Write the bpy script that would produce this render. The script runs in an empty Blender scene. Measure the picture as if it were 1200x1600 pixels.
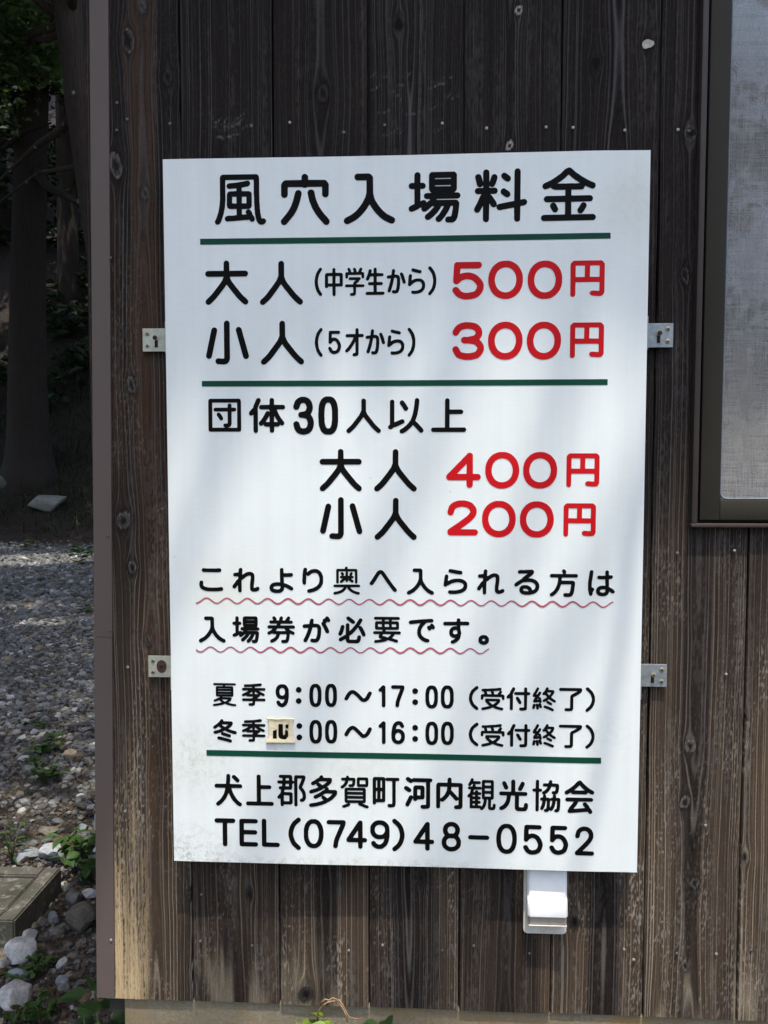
import bpy, bmesh, math, random
import numpy as np
from mathutils import Vector, Matrix
from mathutils.geometry import tessellate_polygon

# ------------------------------------------------------------------ camera, sky, sun, exposure
SC = bpy.context.scene
COL = SC.collection
CAM = np.array([0.03401, -1.30431, 1.49816])
ROT = (1.51366, 0.00002, 0.05007)
cam_data = bpy.data.cameras.new('camera')
cam_data.sensor_fit = 'VERTICAL'
cam_data.sensor_height = 24.0
cam_data.lens = 1213.0 / 1600.0 * 24.0
cam_data.clip_start = 0.02
cam_data.clip_end = 500.0
cam = bpy.data.objects.new('camera', cam_data)
cam.location = CAM
cam.rotation_euler = ROT
COL.objects.link(cam)
SC.camera = cam

SUN_ELEV = math.radians(74.0)
SUN_AZ = math.radians(10.0)          # to the right of straight-in-front-of-the-wall
sun_dir = Vector((math.sin(SUN_AZ) * math.cos(SUN_ELEV), -math.cos(SUN_AZ) * math.cos(SUN_ELEV), math.sin(SUN_ELEV)))
world = bpy.data.worlds.new('World')
SC.world = world
world.use_nodes = True
wn = world.node_tree.nodes
sky = wn.new('ShaderNodeTexSky')
sky.sky_type = 'NISHITA'
sky.sun_disc = False
sky.sun_elevation = SUN_ELEV
sky.dust_density = 2.6
sky.ozone_density = 0.6
sky.sun_rotation = math.pi - SUN_AZ
wn['Background'].inputs['Strength'].default_value = 0.15
world.node_tree.links.new(sky.outputs[0], wn['Background'].inputs['Color'])
sun_data = bpy.data.lights.new('sun', 'SUN')
sun_data.energy = 2.0
sun_data.angle = math.radians(0.53)
sun_data.color = (1.0, 0.94, 0.84)
sun = bpy.data.objects.new('sun', sun_data)
sun.rotation_euler = sun_dir.to_track_quat('Z', 'Y').to_euler()
sun.location = (2, -4, 12)
COL.objects.link(sun)
SC.view_settings.view_transform = 'Standard'
SC.view_settings.look = 'None'
SC.view_settings.gamma = 1.0
SC.view_settings.exposure = 1.5
SC.cycles.max_bounces = 8
SC.cycles.transparent_max_bounces = 12

rng = np.random.default_rng(7)
random.seed(7)

# ------------------------------------------------------------------ helpers
_cr = Matrix.Rotation(ROT[2], 3, 'Z') @ Matrix.Rotation(ROT[1], 3, 'Y') @ Matrix.Rotation(ROT[0], 3, 'X')
RM = np.array(_cr)


def ray(px, py):
    return RM @ np.array([(px - 600.0) / 1213.0, -(py - 800.0) / 1213.0, -1.0])


def at(px, py, y):
    """Point of the place on the vertical plane at depth y."""
    d = ray(px, py)
    return CAM + d * ((y - CAM[1]) / d[1])


def ground_h(x, y):
    t = np.clip(np.asarray(y, float) - 13.7, 0, 7.0)
    over = np.clip(np.asarray(y, float) - 20.7, 0, None)
    h = 0.12 * t + 0.085 * t * t + over * 1.05
    bump = 0.10 * np.sin(0.9 * np.asarray(x, float) + 1.0) * np.sin(0.7 * np.asarray(y, float)) * np.clip((np.asarray(y, float) - 13.5) / 3, 0, 1)
    small = 0.012 * np.sin(2.3 * np.asarray(x, float) + 0.6) * np.cos(1.9 * np.asarray(y, float))
    return h + bump + small


def on_ground(px, py, lift=0.0):
    d = ray(px, py)
    t = 0.5
    for _ in range(4000):
        p = CAM + d * t
        if p[2] <= ground_h(p[0], p[1]) + lift:
            break
        t += 0.01
    return p


def link(name, me, mat=None, parent=None):
    o = bpy.data.objects.new(name, me)
    COL.objects.link(o)
    if mat is not None:
        me.materials.append(mat)
    if parent is not None:
        o.parent = parent
    return o


def tag(o, label=None, cat=None, group=None, kind=None):
    if label: o['label'] = label
    if cat: o['category'] = cat
    if group: o['group'] = group
    if kind: o['kind'] = kind
    return o


def thing(name, label, cat, group=None):
    o = bpy.data.objects.new(name, None)
    o.empty_display_size = 0.1
    COL.objects.link(o)
    return tag(o, label, cat, group)


def np_mesh(name, V, F, smooth=True, colors=None):
    """V (n,3), F (m,k) all the same k."""
    V = np.asarray(V, np.float32); F = np.asarray(F, np.int32)
    me = bpy.data.meshes.new(name)
    me.vertices.add(len(V)); me.vertices.foreach_set('co', V.ravel())
    k = F.shape[1]
    me.loops.add(F.size); me.loops.foreach_set('vertex_index', F.ravel())
    me.polygons.add(len(F))
    me.polygons.foreach_set('loop_start', np.arange(0, F.size, k, dtype=np.int32))
    me.polygons.foreach_set('loop_total', np.full(len(F), k, np.int32))
    me.polygons.foreach_set('use_smooth', np.full(len(F), smooth, bool))
    if colors is not None:
        a = me.color_attributes.new('tint', 'FLOAT_COLOR', 'POINT')
        c = np.ones((len(V), 4), np.float32); c[:, :colors.shape[1]] = colors
        a.data.foreach_set('color', c.ravel())
    me.update(calc_edges=True)
    me.validate()
    return me


class MB:
    """Collects shapes and builds them as one mesh."""
    def __init__(self): self.bm = bmesh.new()

    def box(self, x0, x1, y0, y1, z0, z1, bevel=0.0, rot=None, seg=2):
        vs = [self.bm.verts.new(Vector((x, y, z))) for x in (x0, x1) for y in (y0, y1) for z in (z0, z1)]
        if rot is not None:
            c = Vector(((x0 + x1) / 2, (y0 + y1) / 2, (z0 + z1) / 2))
            for v in vs: v.co = c + rot @ (v.co - c)
        fs = [(0, 1, 3, 2), (4, 6, 7, 5), (0, 4, 5, 1), (2, 3, 7, 6), (0, 2, 6, 4), (1, 5, 7, 3)]
        faces = [self.bm.faces.new([vs[i] for i in f]) for f in fs]
        if bevel > 0:
            edges = list({e for f in faces for e in f.edges})
            bmesh.ops.bevel(self.bm, geom=edges, offset=bevel, segments=seg, affect='EDGES', profile=0.5)
        return self

    def prism(self, pts, d, y0=None, bevel=0.0):
        """Closed polygon pts (list of 3-D points), extruded by vector d."""
        a = [self.bm.verts.new(Vector(p)) for p in pts]
        b = [self.bm.verts.new(Vector(p) + Vector(d)) for p in pts]
        fs = [self.bm.faces.new(a), self.bm.faces.new(list(reversed(b)))]
        n = len(a)
        for i in range(n):
            fs.append(self.bm.faces.new([a[(i + 1) % n], a[i], b[i], b[(i + 1) % n]]))
        if bevel > 0:
            edges = list({e for f in fs for e in f.edges})
            bmesh.ops.bevel(self.bm, geom=edges, offset=bevel, segments=2, affect='EDGES')
        return self

    def tube(self, pts, radii, n=8, cap=True, wob=0.0):
        pts = [Vector(p) for p in pts]
        rings = []
        for i, p in enumerate(pts):
            t = (pts[min(i + 1, len(pts) - 1)] - pts[max(i - 1, 0)]).normalized()
            u = t.orthogonal().normalized() if i == 0 else (u - t * u.dot(t)).normalized()
            w = t.cross(u)
            ring = []
            for k in range(n):
                a = 2 * math.pi * k / n
                r = radii[i] * (1 + wob * (random.random() - 0.5))
                ring.append(self.bm.verts.new(p + (u * math.cos(a) + w * math.sin(a)) * r))
            rings.append(ring)
        for r0, r1 in zip(rings, rings[1:]):
            for k in range(n):
                self.bm.faces.new([r0[k], r0[(k + 1) % n], r1[(k + 1) % n], r1[k]])
        if cap:
            self.bm.faces.new(list(reversed(rings[0]))); self.bm.faces.new(rings[-1])
        return self

    def lathe(self, prof, origin, axis='y', n=20):
        """prof: (radius, distance along axis) pairs; closed at zero radius ends."""
        o = Vector(origin); rings = []
        for r, h in prof:
            if r < 1e-7:
                q = {'y': Vector((0, h, 0)), 'z': Vector((0, 0, h))}[axis]
                rings.append([self.bm.verts.new(o + q)])
            else:
                ring = []
                for k in range(n):
                    a = 2 * math.pi * k / n
                    q = {'y': Vector((r * math.cos(a), h, r * math.sin(a))), 'z': Vector((r * math.cos(a), r * math.sin(a), h))}[axis]
                    ring.append(self.bm.verts.new(o + q))
                rings.append(ring)
        for r0, r1 in zip(rings, rings[1:]):
            for k in range(n):
                a, b = r0[k % len(r0)], r0[(k + 1) % len(r0)]
                c, d = r1[(k + 1) % len(r1)], r1[k % len(r1)]
                vs = []
                for v in (a, b, c, d):
                    if v not in vs: vs.append(v)
                if len(vs) >= 3: self.bm.faces.new(vs)
        return self

    def build(self, name, mat, parent=None, smooth=False, angle=None):
        bmesh.ops.recalc_face_normals(self.bm, faces=self.bm.faces)
        me = bpy.data.meshes.new(name)
        self.bm.to_mesh(me); self.bm.free()
        if smooth:
            me.polygons.foreach_set('use_smooth', np.ones(len(me.polygons), bool))
            if angle is not None: me.set_sharp_from_angle(angle=math.radians(angle))
        return link(name, me, mat, parent)


# ------------------------------------------------------------------ materials
def new_mat(name):
    m = bpy.data.materials.new(name); m.use_nodes = True
    nt = m.node_tree
    return m, nt, nt.nodes['Principled BSDF'], nt.links


def N(nt, kind, **kw):
    n = nt.nodes.new(kind)
    for k, v in kw.items():
        if k.startswith('in_'):
            key = k[3:]
            n.inputs[int(key) if key.isdigit() else key.replace('_', ' ')].default_value = v
        else: setattr(n, k, v)
    return n


def mix_rgb(nt, fac, a, b, blend='MIX'):
    n = nt.nodes.new('ShaderNodeMix'); n.data_type = 'RGBA'; n.blend_type = blend
    for sock, v in ((n.inputs[0], fac), (n.inputs[6], a), (n.inputs[7], b)):
        if hasattr(v, 'is_linked') or hasattr(v, 'links'): nt.links.new(v, sock)
        elif isinstance(v, (int, float)): sock.default_value = v
        else: sock.default_value = (*v, 1) if len(v) == 3 else v
    return n.outputs[2]


def ramp(nt, src, stops):
    r = nt.nodes.new('ShaderNodeValToRGB')
    e = r.color_ramp.elements
    e[0].position, e[0].color = stops[0][0], (*stops[0][1], 1)
    e[1].position, e[1].color = stops[-1][0], (*stops[-1][1], 1)
    for p, c in stops[1:-1]:
        q = e.new(p); q.color = (*c, 1)
    nt.links.new(src, r.inputs[0])
    return r.outputs[0]


def noise(nt, scale, detail=4, rough=0.6, vec=None, stretch=None, coord='Object', dist=0.0):
    n = N(nt, 'ShaderNodeTexNoise', in_Scale=scale, in_Detail=detail, in_Roughness=rough, in_Distortion=dist)
    tc = N(nt, 'ShaderNodeTexCoord')
    v = tc.outputs[coord]
    if stretch:
        mp = N(nt, 'ShaderNodeMapping'); mp.inputs['Scale'].default_value = stretch
        nt.links.new(v, mp.inputs[0]); v = mp.outputs[0]
    nt.links.new(v, n.inputs['Vector'])
    return n.outputs['Fac']


def bump(nt, bsdf, src, strength, distance):
    b = N(nt, 'ShaderNodeBump', in_Strength=strength, in_Distance=distance)
    nt.links.new(src, b.inputs['Height'])
    nt.links.new(b.outputs[0], bsdf.inputs['Normal'])


def simple(name, c0, c1=None, scale=20, rough=0.6, metal=0.0, bmp=0.0, bscale=None, coat=0.0, stretch=None, spec=0.5):
    m, nt, b, L = new_mat(name)
    b.inputs['Roughness'].default_value = rough
    b.inputs['Metallic'].default_value = metal
    b.inputs['Specular IOR Level'].default_value = spec
    if c1 is None: c1 = tuple(v * 0.75 for v in c0)
    f = noise(nt, scale, 6, 0.65, stretch=stretch)
    L.new(ramp(nt, f, [(0.3, c1), (0.7, c0)]), b.inputs['Base Color'])
    if bmp: bump(nt, b, noise(nt, bscale or scale * 3, 5, 0.6), 0.6, bmp)
    return m


def tinted(name, rough=0.8, fine=60, amount=0.35, bmp=0.002, trans=0.0, spec=0.3):
    """Colour from the mesh's own tint attribute with fine procedural mottling."""
    m, nt, b, L = new_mat(name)
    at_ = N(nt, 'ShaderNodeAttribute', attribute_name='tint')
    f = noise(nt, fine, 6, 0.65)
    g = ramp(nt, f, [(0.25, (1 - amount,) * 3), (0.75, (1 + amount,) * 3)])
    L.new(mix_rgb(nt, 1.0, at_.outputs['Color'], g, 'MULTIPLY'), b.inputs['Base Color'])
    b.inputs['Roughness'].default_value = rough
    b.inputs['Specular IOR Level'].default_value = spec
    if bmp: bump(nt, b, f, 0.6, bmp)
    if trans:
        t = N(nt, 'ShaderNodeBsdfTranslucent'); L.new(at_.outputs['Color'], t.inputs[0])
        mx = N(nt, 'ShaderNodeMixShader'); mx.inputs[0].default_value = trans
        out = nt.nodes['Material Output']
        L.new(b.outputs[0], mx.inputs[1]); L.new(t.outputs[0], mx.inputs[2]); L.new(mx.outputs[0], out.inputs[0])
    return m


M = {}
M['trim'] = simple('brown_painted_metal', (0.116, 0.088, 0.075), (0.098, 0.075, 0.064), 9, 0.55, 0.0, 0.0022, 5, stretch=(1, 1, 0.2), spec=0.3)
M['bronze'] = simple('bronze_anodised_aluminium', (0.040, 0.036, 0.028), (0.034, 0.031, 0.024), 8, 0.5, spec=0.08)
M['casing'] = simple('brown_window_casing', (0.058, 0.044, 0.038), (0.042, 0.032, 0.028), 12, 0.5, spec=0.25)
M['gap_black'] = simple('black_gap', (0.008, 0.008, 0.008), None, 20, 0.7)
M['galv'] = simple('galvanised_steel', (0.33, 0.36, 0.37), (0.20, 0.22, 0.23), 90, 0.45, 0.5, 0.0003, 200)
M['galv_old'] = simple('yellowed_galvanised_steel', (0.52, 0.53, 0.44), (0.36, 0.36, 0.29), 70, 0.5, 0.3, 0.0003, 200)
M['screw'] = simple('yellow_zinc_screw', (0.48, 0.45, 0.28), (0.22, 0.2, 0.12), 300, 0.4, 0.6)
M['rust'] = simple('rusty_iron', (0.075, 0.032, 0.022), (0.035, 0.015, 0.012), 260, 0.85, 0.0, 0.0004, 400)
M['nail'] = simple('nail_head_steel', (0.42, 0.38, 0.33), (0.2, 0.16, 0.13), 400, 0.5, 0.3)
M['nail_dull'] = simple('dull_nail_head_steel', (0.15, 0.14, 0.14), (0.07, 0.06, 0.06), 400, 0.6, 0.3)
M['dark_hole'] = simple('dark_hole', (0.012, 0.009, 0.008), None, 100, 0.9)
M['black'] = simple('black_sign_vinyl', (0.0055, 0.0052, 0.005), (0.004, 0.0038, 0.0036), 14, 0.45, spec=0.06)
M['red'] = simple('red_sign_vinyl', (0.55, 0.008, 0.012), (0.48, 0.006, 0.010), 14, 0.42, spec=0.12)
M['green'] = simple('green_sign_vinyl', (0.006, 0.060, 0.034), (0.005, 0.048, 0.028), 16, 0.42, spec=0.12)
M['crimson'] = simple('faded_crimson_paint', (0.47, 0.09, 0.12), (0.36, 0.06, 0.085), 70, 0.5)
M['plastic'] = simple('ivory_plastic', (0.66, 0.63, 0.56), (0.50, 0.47, 0.40), 60, 0.4, 0.0, 0.0003, 300)
M['plastic_white'] = simple('white_plastic', (0.78, 0.78, 0.76), (0.70, 0.70, 0.68), 40, 0.35)
M['plastic_inner'] = simple('smoky_inner_plastic', (0.34, 0.29, 0.24), (0.26, 0.22, 0.18), 60, 0.4)
M['roofing'] = simple('dark_metal_roofing', (0.06, 0.055, 0.05), None, 10, 0.5)
M['dark_boards'] = simple('dark_stained_boards', (0.045, 0.034, 0.028), (0.022, 0.017, 0.014), 14, 0.75, 0, 0.001, 40, stretch=(6, 6, 0.3))
M['inside'] = simple('dim_plaster', (0.20, 0.19, 0.18), (0.15, 0.14, 0.13), 6, 0.9)

# outlines of the painted characters, row by row: for every closed outline its first point, then steps, in 0.2 mm
LETTERING = [
 ('black', [
  [[817,5455,14,0,15,6,9,7,4,5,3,6,1,8,-4,11,-8,7,-9,3,-14,-2,-2,1,-7,22,0,11,-4,14,-1,17,-3,17,0,19,-3,34,0,53,-1,11,0,129,-3,15,-4,8,-5,5,-6,3,-11,2,-272,0,-8,-1,-9,-5,-5,-5,-3,-5,-3,-16,0,-161,-5,-59,-10,-53,-16,-46,-14,-28,0,-11,5,-9,8,-7,11,-2,11,4,9,8,10,18,4,9,6,17,12,37,10,52,5,58,0,158,5,2,228,0,3,-1,1,-3,0,-120,2,-13,0,-53,3,-34,0,-19,3,-17,0,-18,4,-15,1,-11,4,-14,3,-13,8,-17,12,-13],[739,5480,12,0,9,4,7,9,2,11,-3,11,-6,12,-11,13,-3,14,-5,9,-5,8,-7,7,-9,5,-6,0,-8,-2,-8,-6,-4,-7,-2,-8,1,-8,5,-9,-2,-2,-23,0,-8,-2,-2,1,-2,3,0,39,2,3,52,0,8,1,8,4,4,4,4,4,4,9,1,8,0,89,-1,8,-4,7,-7,7,-12,5,-55,0,-2,1,-2,3,0,22,2,3,51,9,6,3,5,5,5,7,2,7,-1,8,-3,6,-4,5,-6,4,-6,1,-6,1,-28,-6,-41,-6,-8,-2,-12,0,-21,-3,-18,-1,-27,-3,-8,-3,-4,-5,-4,-5,-2,-11,4,-11,8,-7,6,-3,6,0,11,0,22,3,16,0,6,1,2,0,2,-2,0,-17,-1,-2,-1,-1,-52,-1,-13,-4,-8,-8,-3,-7,-3,-13,-1,-76,3,-14,3,-10,6,-7,8,-4,8,-2,50,0,3,-1,1,-45,-1,-3,-1,-1,-33,-3,-28,0,-14,-2,-10,-3,-8,-6,-4,-9,-1,-9,4,-10,4,-4,5,-4,11,-2,24,3,26,0,27,3,22,1,14,2,20,1,9,1,21,0,17,2,3,-2,7,-10],[582,5632,-1,1,-1,2,1,50,3,1,31,-1,1,-5,-1,-47,-3,-2],[664,5632,-2,1,-1,2,1,50,3,1,32,-1,2,-5,-1,-47,-3,-2]],
  [[1361,5447,7,0,8,3,6,4,5,5,3,6,2,8,-1,8,-2,8,-19,24,-20,21,-21,27,-24,36,-15,33,-8,20,-8,26,-8,41,-4,8,-6,7,-10,4,-11,1,-11,-2,-7,-5,-5,-8,-3,-8,0,-9,15,-65,14,-35,8,-19,22,-39,28,-38,48,-54,7,-5],[1011,5450,7,0,8,3,5,3,8,8,53,62,14,21,13,23,15,36,14,41,12,50,0,12,-2,8,-5,8,-8,6,-10,3,-11,-1,-9,-4,-6,-7,-5,-13,-11,-44,-5,-17,-16,-42,-10,-19,-15,-25,-19,-24,-36,-41,-4,-5,-2,-6,-1,-8,1,-6,3,-7,3,-6,6,-5,6,-3],[1014,5670,10,1,8,4,7,5,4,7,2,11,0,57,1,2,5,1,114,-1,13,-6,9,-1,9,1,13,6,119,0,1,-4,0,-56,2,-10,5,-7,9,-7,9,-3,11,1,8,4,5,5,5,6,2,8,1,76,-2,10,-3,7,-11,15,-8,7,-9,4,-136,2,-2,2,0,23,-2,7,-4,6,-5,5,-8,4,-7,2,-10,-1,-10,-5,-7,-10,-3,-9,0,-22,-2,-2,-133,-1,-6,-2,-6,-3,-9,-8,-11,-16,-3,-10,0,-80,2,-9,6,-8,7,-5]],
  [[1527,5452,11,-2,11,2,50,25,26,18,23,19,29,31,22,27,23,36,2,0,1,-2,14,-23,22,-30,20,-23,28,-27,21,-17,17,-11,41,-20,11,-4,9,-1,9,2,9,6,5,8,3,7,0,8,-2,8,-5,8,-8,6,-46,24,-9,5,-30,25,-21,23,-12,15,-9,13,-22,34,-9,22,-8,36,-1,127,-2,6,-4,6,-13,13,-6,4,-13,3,-92,0,-6,-1,-7,-4,-5,-4,-4,-6,-3,-11,2,-11,6,-10,9,-7,10,-2,68,0,5,-1,0,-97,-8,-33,-8,-17,-18,-34,-14,-19,-13,-17,-28,-30,-25,-20,-13,-8,-46,-23,-7,-5,-4,-6,-5,-12,2,-12,3,-6,4,-5]],
  [[2370,5450,31,0,8,1,16,8,7,7,6,9,8,17,6,30,5,33,4,47,-1,7,-4,8,-3,6,-7,6,-6,3,-9,2,-153,1,-3,1,-1,2,2,3,3,1,167,0,11,3,8,8,4,8,1,9,-3,8,-6,8,-5,4,-6,2,-27,0,-4,2,8,5,5,5,6,10,2,8,0,108,-1,8,-5,9,-10,9,-6,3,-6,0,-173,0,-10,-1,-8,-5,-3,-4,-5,-10,-2,-9,0,-105,1,-6,6,-14,5,-6,9,-5,-4,-2,-39,-1,-10,-4,-7,-9,-2,-8,1,-9,3,-8,5,-5,11,-5,25,-1,4,-1,-1,-7,-3,-3,-9,-4,-10,-9,-3,-1,-7,12,-6,4,-5,2,-13,1,-17,-7,-3,1,0,94,3,1,20,1,10,3,5,5,4,7,1,6,0,8,-5,11,-9,7,-7,2,-19,0,-3,2,0,61,-2,7,-4,7,-7,6,-9,3,-9,-1,-8,-3,-7,-7,-4,-11,-1,-62,-2,-2,-22,0,-8,-2,-9,-7,-5,-11,0,-8,2,-6,3,-7,5,-4,12,-5,23,0,2,-5,0,-114,-3,-2,-30,-13,-9,-7,-4,-7,-1,-8,1,-8,3,-8,6,-6,7,-3,6,-2,8,1,42,17,10,5,9,9,11,1,2,-1,0,-10,1,-6,5,-9,5,-4,6,-3,11,-1,8,2,12,8,17,13,20,19,4,1,12,0,2,-1,0,-2,-8,-10,-19,-19,-16,-16,-22,-17,-6,-6,-2,-5,-2,-6,0,-7,2,-6,3,-6,6,-5,6,-3,12,-1,11,4,21,15,11,9,32,32,26,35,6,14,3,1,15,0,2,-1,0,-2,-8,-15,-19,-30,-13,-17,-22,-22,-4,-8,-1,-6,0,-6,5,-11,5,-5,5,-3,13,-2,10,3,13,11,25,28,27,40,13,26,7,19,3,1,13,0,2,-3,-1,-15,-8,-47,-5,-16,-4,-3,-22,0,-9,-2,-9,-7,-4,-10,-1,-11,5,-11,9,-6],[2262,5744,-1,5,0,1,3,2,122,0,3,-1,1,-2,0,-4,-3,-1],[2262,5802,-1,4,0,2,3,1,122,0,3,0,1,-3,0,-3,-3,-1]],
  [[2928,5446,10,1,8,3,7,7,3,8,1,105,4,2,22,3,16,6,4,3,5,6,4,11,-1,8,-3,6,-5,6,-6,5,-11,2,-8,0,-9,-3,-9,-1,-3,2,0,222,-2,9,-5,8,-6,5,-6,3,-8,0,-6,-1,-7,-3,-4,-4,-4,-6,-2,-6,-1,-239,-3,-1,-12,-1,-25,-5,-81,-14,-10,-4,-9,-7,0,14,-3,10,-30,42,-5,9,-8,8,-8,6,5,2,32,0,11,3,7,6,4,8,1,10,-1,7,-7,10,-9,5,-8,1,-40,0,-3,2,0,4,1,9,11,-8,11,-3,6,1,6,3,9,8,10,22,11,35,0,15,-4,9,-8,8,-10,3,-11,-1,-8,-4,-4,-5,-3,-6,-7,-19,-5,-17,-4,-8,-1,8,0,66,-2,9,-5,8,-9,6,-11,2,-10,-2,-6,-4,-4,-5,-4,-11,0,-67,-1,-15,-1,7,-8,30,-5,15,-5,8,-8,6,-9,2,-11,-1,-9,-5,-7,-10,-1,-6,0,-6,8,-30,5,-23,4,-11,5,-6,6,-5,6,-3,6,-1,7,1,6,3,11,10,1,-4,0,-9,0,-3,-3,-2,-39,0,-8,-1,-6,-3,-4,-4,-6,-9,-1,-8,1,-8,4,-7,6,-6,11,-4,28,0,4,-2,-10,-12,-26,-59,-21,-39,-2,-8,1,-8,2,-6,4,-6,6,-5,9,-4,10,1,8,4,6,5,5,8,17,31,3,4,1,-7,1,-102,2,-7,7,-8,8,-4,9,-1,8,1,7,5,5,7,3,7,1,122,1,6,2,-1,12,-19,7,-6,6,-3,7,-2,8,1,6,2,10,7,0,-11,3,-10,8,-8,9,-4,9,-1,13,2,9,3,91,15,1,-4,1,-90,3,-8,4,-6,7,-4],[2845,5643,8,0,7,2,5,3,6,5,3,6,2,8,-1,8,-3,6,-12,13,-27,18,-6,3,-6,1,-7,-1,-6,-3,-8,-7,-4,-9,-1,-10,4,-10,6,-7,30,-22],[2850,5768,7,0,6,2,6,3,5,6,4,7,1,7,-1,8,-3,6,-6,8,-33,23,-6,2,-6,1,-7,-1,-6,-3,-8,-7,-4,-9,0,-9,3,-9,8,-10,15,-11,13,-9]],
  [[3146,5448,393,0,8,0,8,4,5,5,4,6,2,7,-1,7,-2,7,-4,6,-6,4,-6,3,-8,1,-167,0,-4,1,-1,94,2,4,150,1,9,3,7,5,4,8,2,9,-2,9,-4,7,-7,6,-9,3,-150,0,-2,4,0,38,1,3,2,1,79,0,7,2,7,3,6,7,3,6,2,9,1,2,6,-2,10,-5,28,-12,14,-5,9,1,6,2,5,4,4,4,3,6,1,13,-4,11,-4,5,-6,3,-19,8,-31,15,-48,28,-41,28,-17,14,-19,18,-14,10,-11,2,-8,-1,-15,-6,-10,-5,-36,-34,-31,-23,-27,-17,-25,-15,-12,-4,-38,-18,-6,-6,-4,-5,-2,-6,0,-8,2,-7,3,-6,6,-5,6,-3,8,-1,8,1,34,13,16,-14,20,-6,78,-1,3,-1,0,-3,0,-38,-1,-4,-149,0,-9,-3,-6,-6,-5,-7,-2,-9,2,-9,5,-8,6,-5,9,-3,149,-1,1,-4,0,-94,-4,-1,-163,0,-9,-1,-7,-4,-6,-6,-4,-8,0,-9,2,-8,5,-8,7,-4],[3438,5502,12,2,5,3,6,5,13,19,15,26,2,9,-2,11,-5,8,-9,6,-8,2,-6,0,-6,-2,-6,-5,-7,-7,-4,-9,-21,-32,-1,-12,3,-11,8,-8,6,-3],[3236,5515,11,2,9,6,6,11,0,12,-11,25,-9,14,-5,5,-6,3,-7,2,-5,0,-11,-5,-7,-6,-4,-10,0,-11,5,-12,16,-27,7,-6],[3258,5745,-1,1,1,2,23,15,27,20,11,9,19,19,4,3,7,-3,18,-17,22,-17,45,-31,-7,-1]]]),
 ('black', [
  [[362,4803,12,-1,9,4,22,18,33,33,64,79,23,31,3,-2,22,-29,61,-76,36,-36,14,-12,14,-9,7,-1,6,0,11,5,5,7,3,9,0,9,-4,7,-15,17,-24,20,-15,17,-66,82,-9,12,-11,17,-10,27,1,1,3,1,125,0,7,1,7,2,4,4,6,10,1,6,0,6,-5,11,-8,6,-9,3,-134,0,-1,3,-1,63,-3,6,-5,6,-8,5,-8,1,-8,-1,-7,-5,-6,-6,-2,-6,-1,-63,-1,-3,-131,0,-8,-2,-7,-4,-5,-5,-3,-6,-1,-6,0,-6,2,-7,5,-6,5,-4,6,-2,8,-1,125,0,3,-1,0,-1,-10,-27,-10,-15,-10,-14,-66,-82,-14,-15,-26,-24,-15,-15,-3,-11,2,-11,6,-10]],
  [[822,4798,10,-1,11,5,41,36,28,33,70,94,4,-2,23,-32,63,-77,29,-30,25,-21,10,-5,11,-1,10,5,7,9,2,5,0,8,-1,6,-4,7,-7,7,-20,18,-22,21,-11,13,-59,73,-10,13,-11,19,-11,29,0,108,-5,11,-4,5,-5,3,-10,2,-10,-2,-8,-5,-5,-9,-2,-8,0,-97,-9,-25,-10,-19,-33,-45,-48,-62,-19,-21,-30,-26,-6,-9,-2,-10,2,-10,7,-9]]]),
 ('black', [
  [[1309,4868,8,-1,6,4,3,6,1,6,-3,8,-17,24,-3,7,-8,27,-5,34,3,28,8,30,6,12,18,29,1,6,-3,6,-4,4,-6,2,-8,-3,-6,-6,-15,-22,-8,-16,-9,-32,-4,-32,0,-12,3,-28,5,-22,6,-16,6,-12,17,-25]],
  [[1421,4866,6,-1,5,2,5,4,2,4,1,67,3,1,47,1,4,2,4,3,2,4,0,5,0,81,-2,8,-5,6,-6,3,-47,1,-1,3,-1,28,-5,6,-7,2,-8,-2,-5,-6,-1,-28,-1,-3,-49,-2,-3,-2,-5,-5,-3,-6,-1,-6,0,-90,1,-7,5,-6,7,-2,8,2,3,4,3,6,2,0,30,0,3,-1,1,-65,2,-6],[1379,4970,-2,1,0,3,0,54,5,1,29,-1,1,-4,0,-53,-3,-1],[1441,4970,-1,1,-1,3,1,54,5,1,27,-1,1,-4,0,-53,-3,-1]],
  [[1568,4866,6,-1,18,2,9,3,5,5,4,13,0,45,1,3,59,1,5,2,4,5,1,5,-1,5,-3,4,-5,2,-58,1,-2,2,2,3,11,8,10,10,6,10,7,6,2,5,-1,5,-2,4,-4,4,-7,1,-72,0,-9,-1,-5,-5,-2,-6,2,-7,5,-4,6,-1,42,0,3,-1,0,-1,-9,-7,-7,-7,-3,-8,0,-8,-2,-2,-57,0,-5,-3,-4,-4,-1,-5,1,-5,3,-4,5,-3,56,0,3,-2,1,-38,-1,-4,-3,-2,-17,-2,-4,-3,-3,-4,0,-5,2,-5,2,-3],[1528,5008,7,0,7,4,2,6,0,17,2,2,3,0,103,0,2,-2,1,-17,2,-6,3,-3,5,-2,8,2,4,4,1,5,0,26,-2,10,-4,4,-5,3,-11,0,-1,2,7,19,1,4,-2,5,-3,3,-4,2,-6,1,-5,-2,-5,-6,-12,-27,-8,-1,-3,2,-1,9,-6,17,-7,7,-8,0,-6,-3,-3,-7,1,-6,4,-12,-1,-6,-3,-1,-12,0,-4,2,0,9,-9,19,-8,5,-4,1,-5,-2,-5,-6,-1,-6,8,-20,-2,-2,-16,-1,-4,-4,-3,-6,0,-32,3,-6]],
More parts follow.
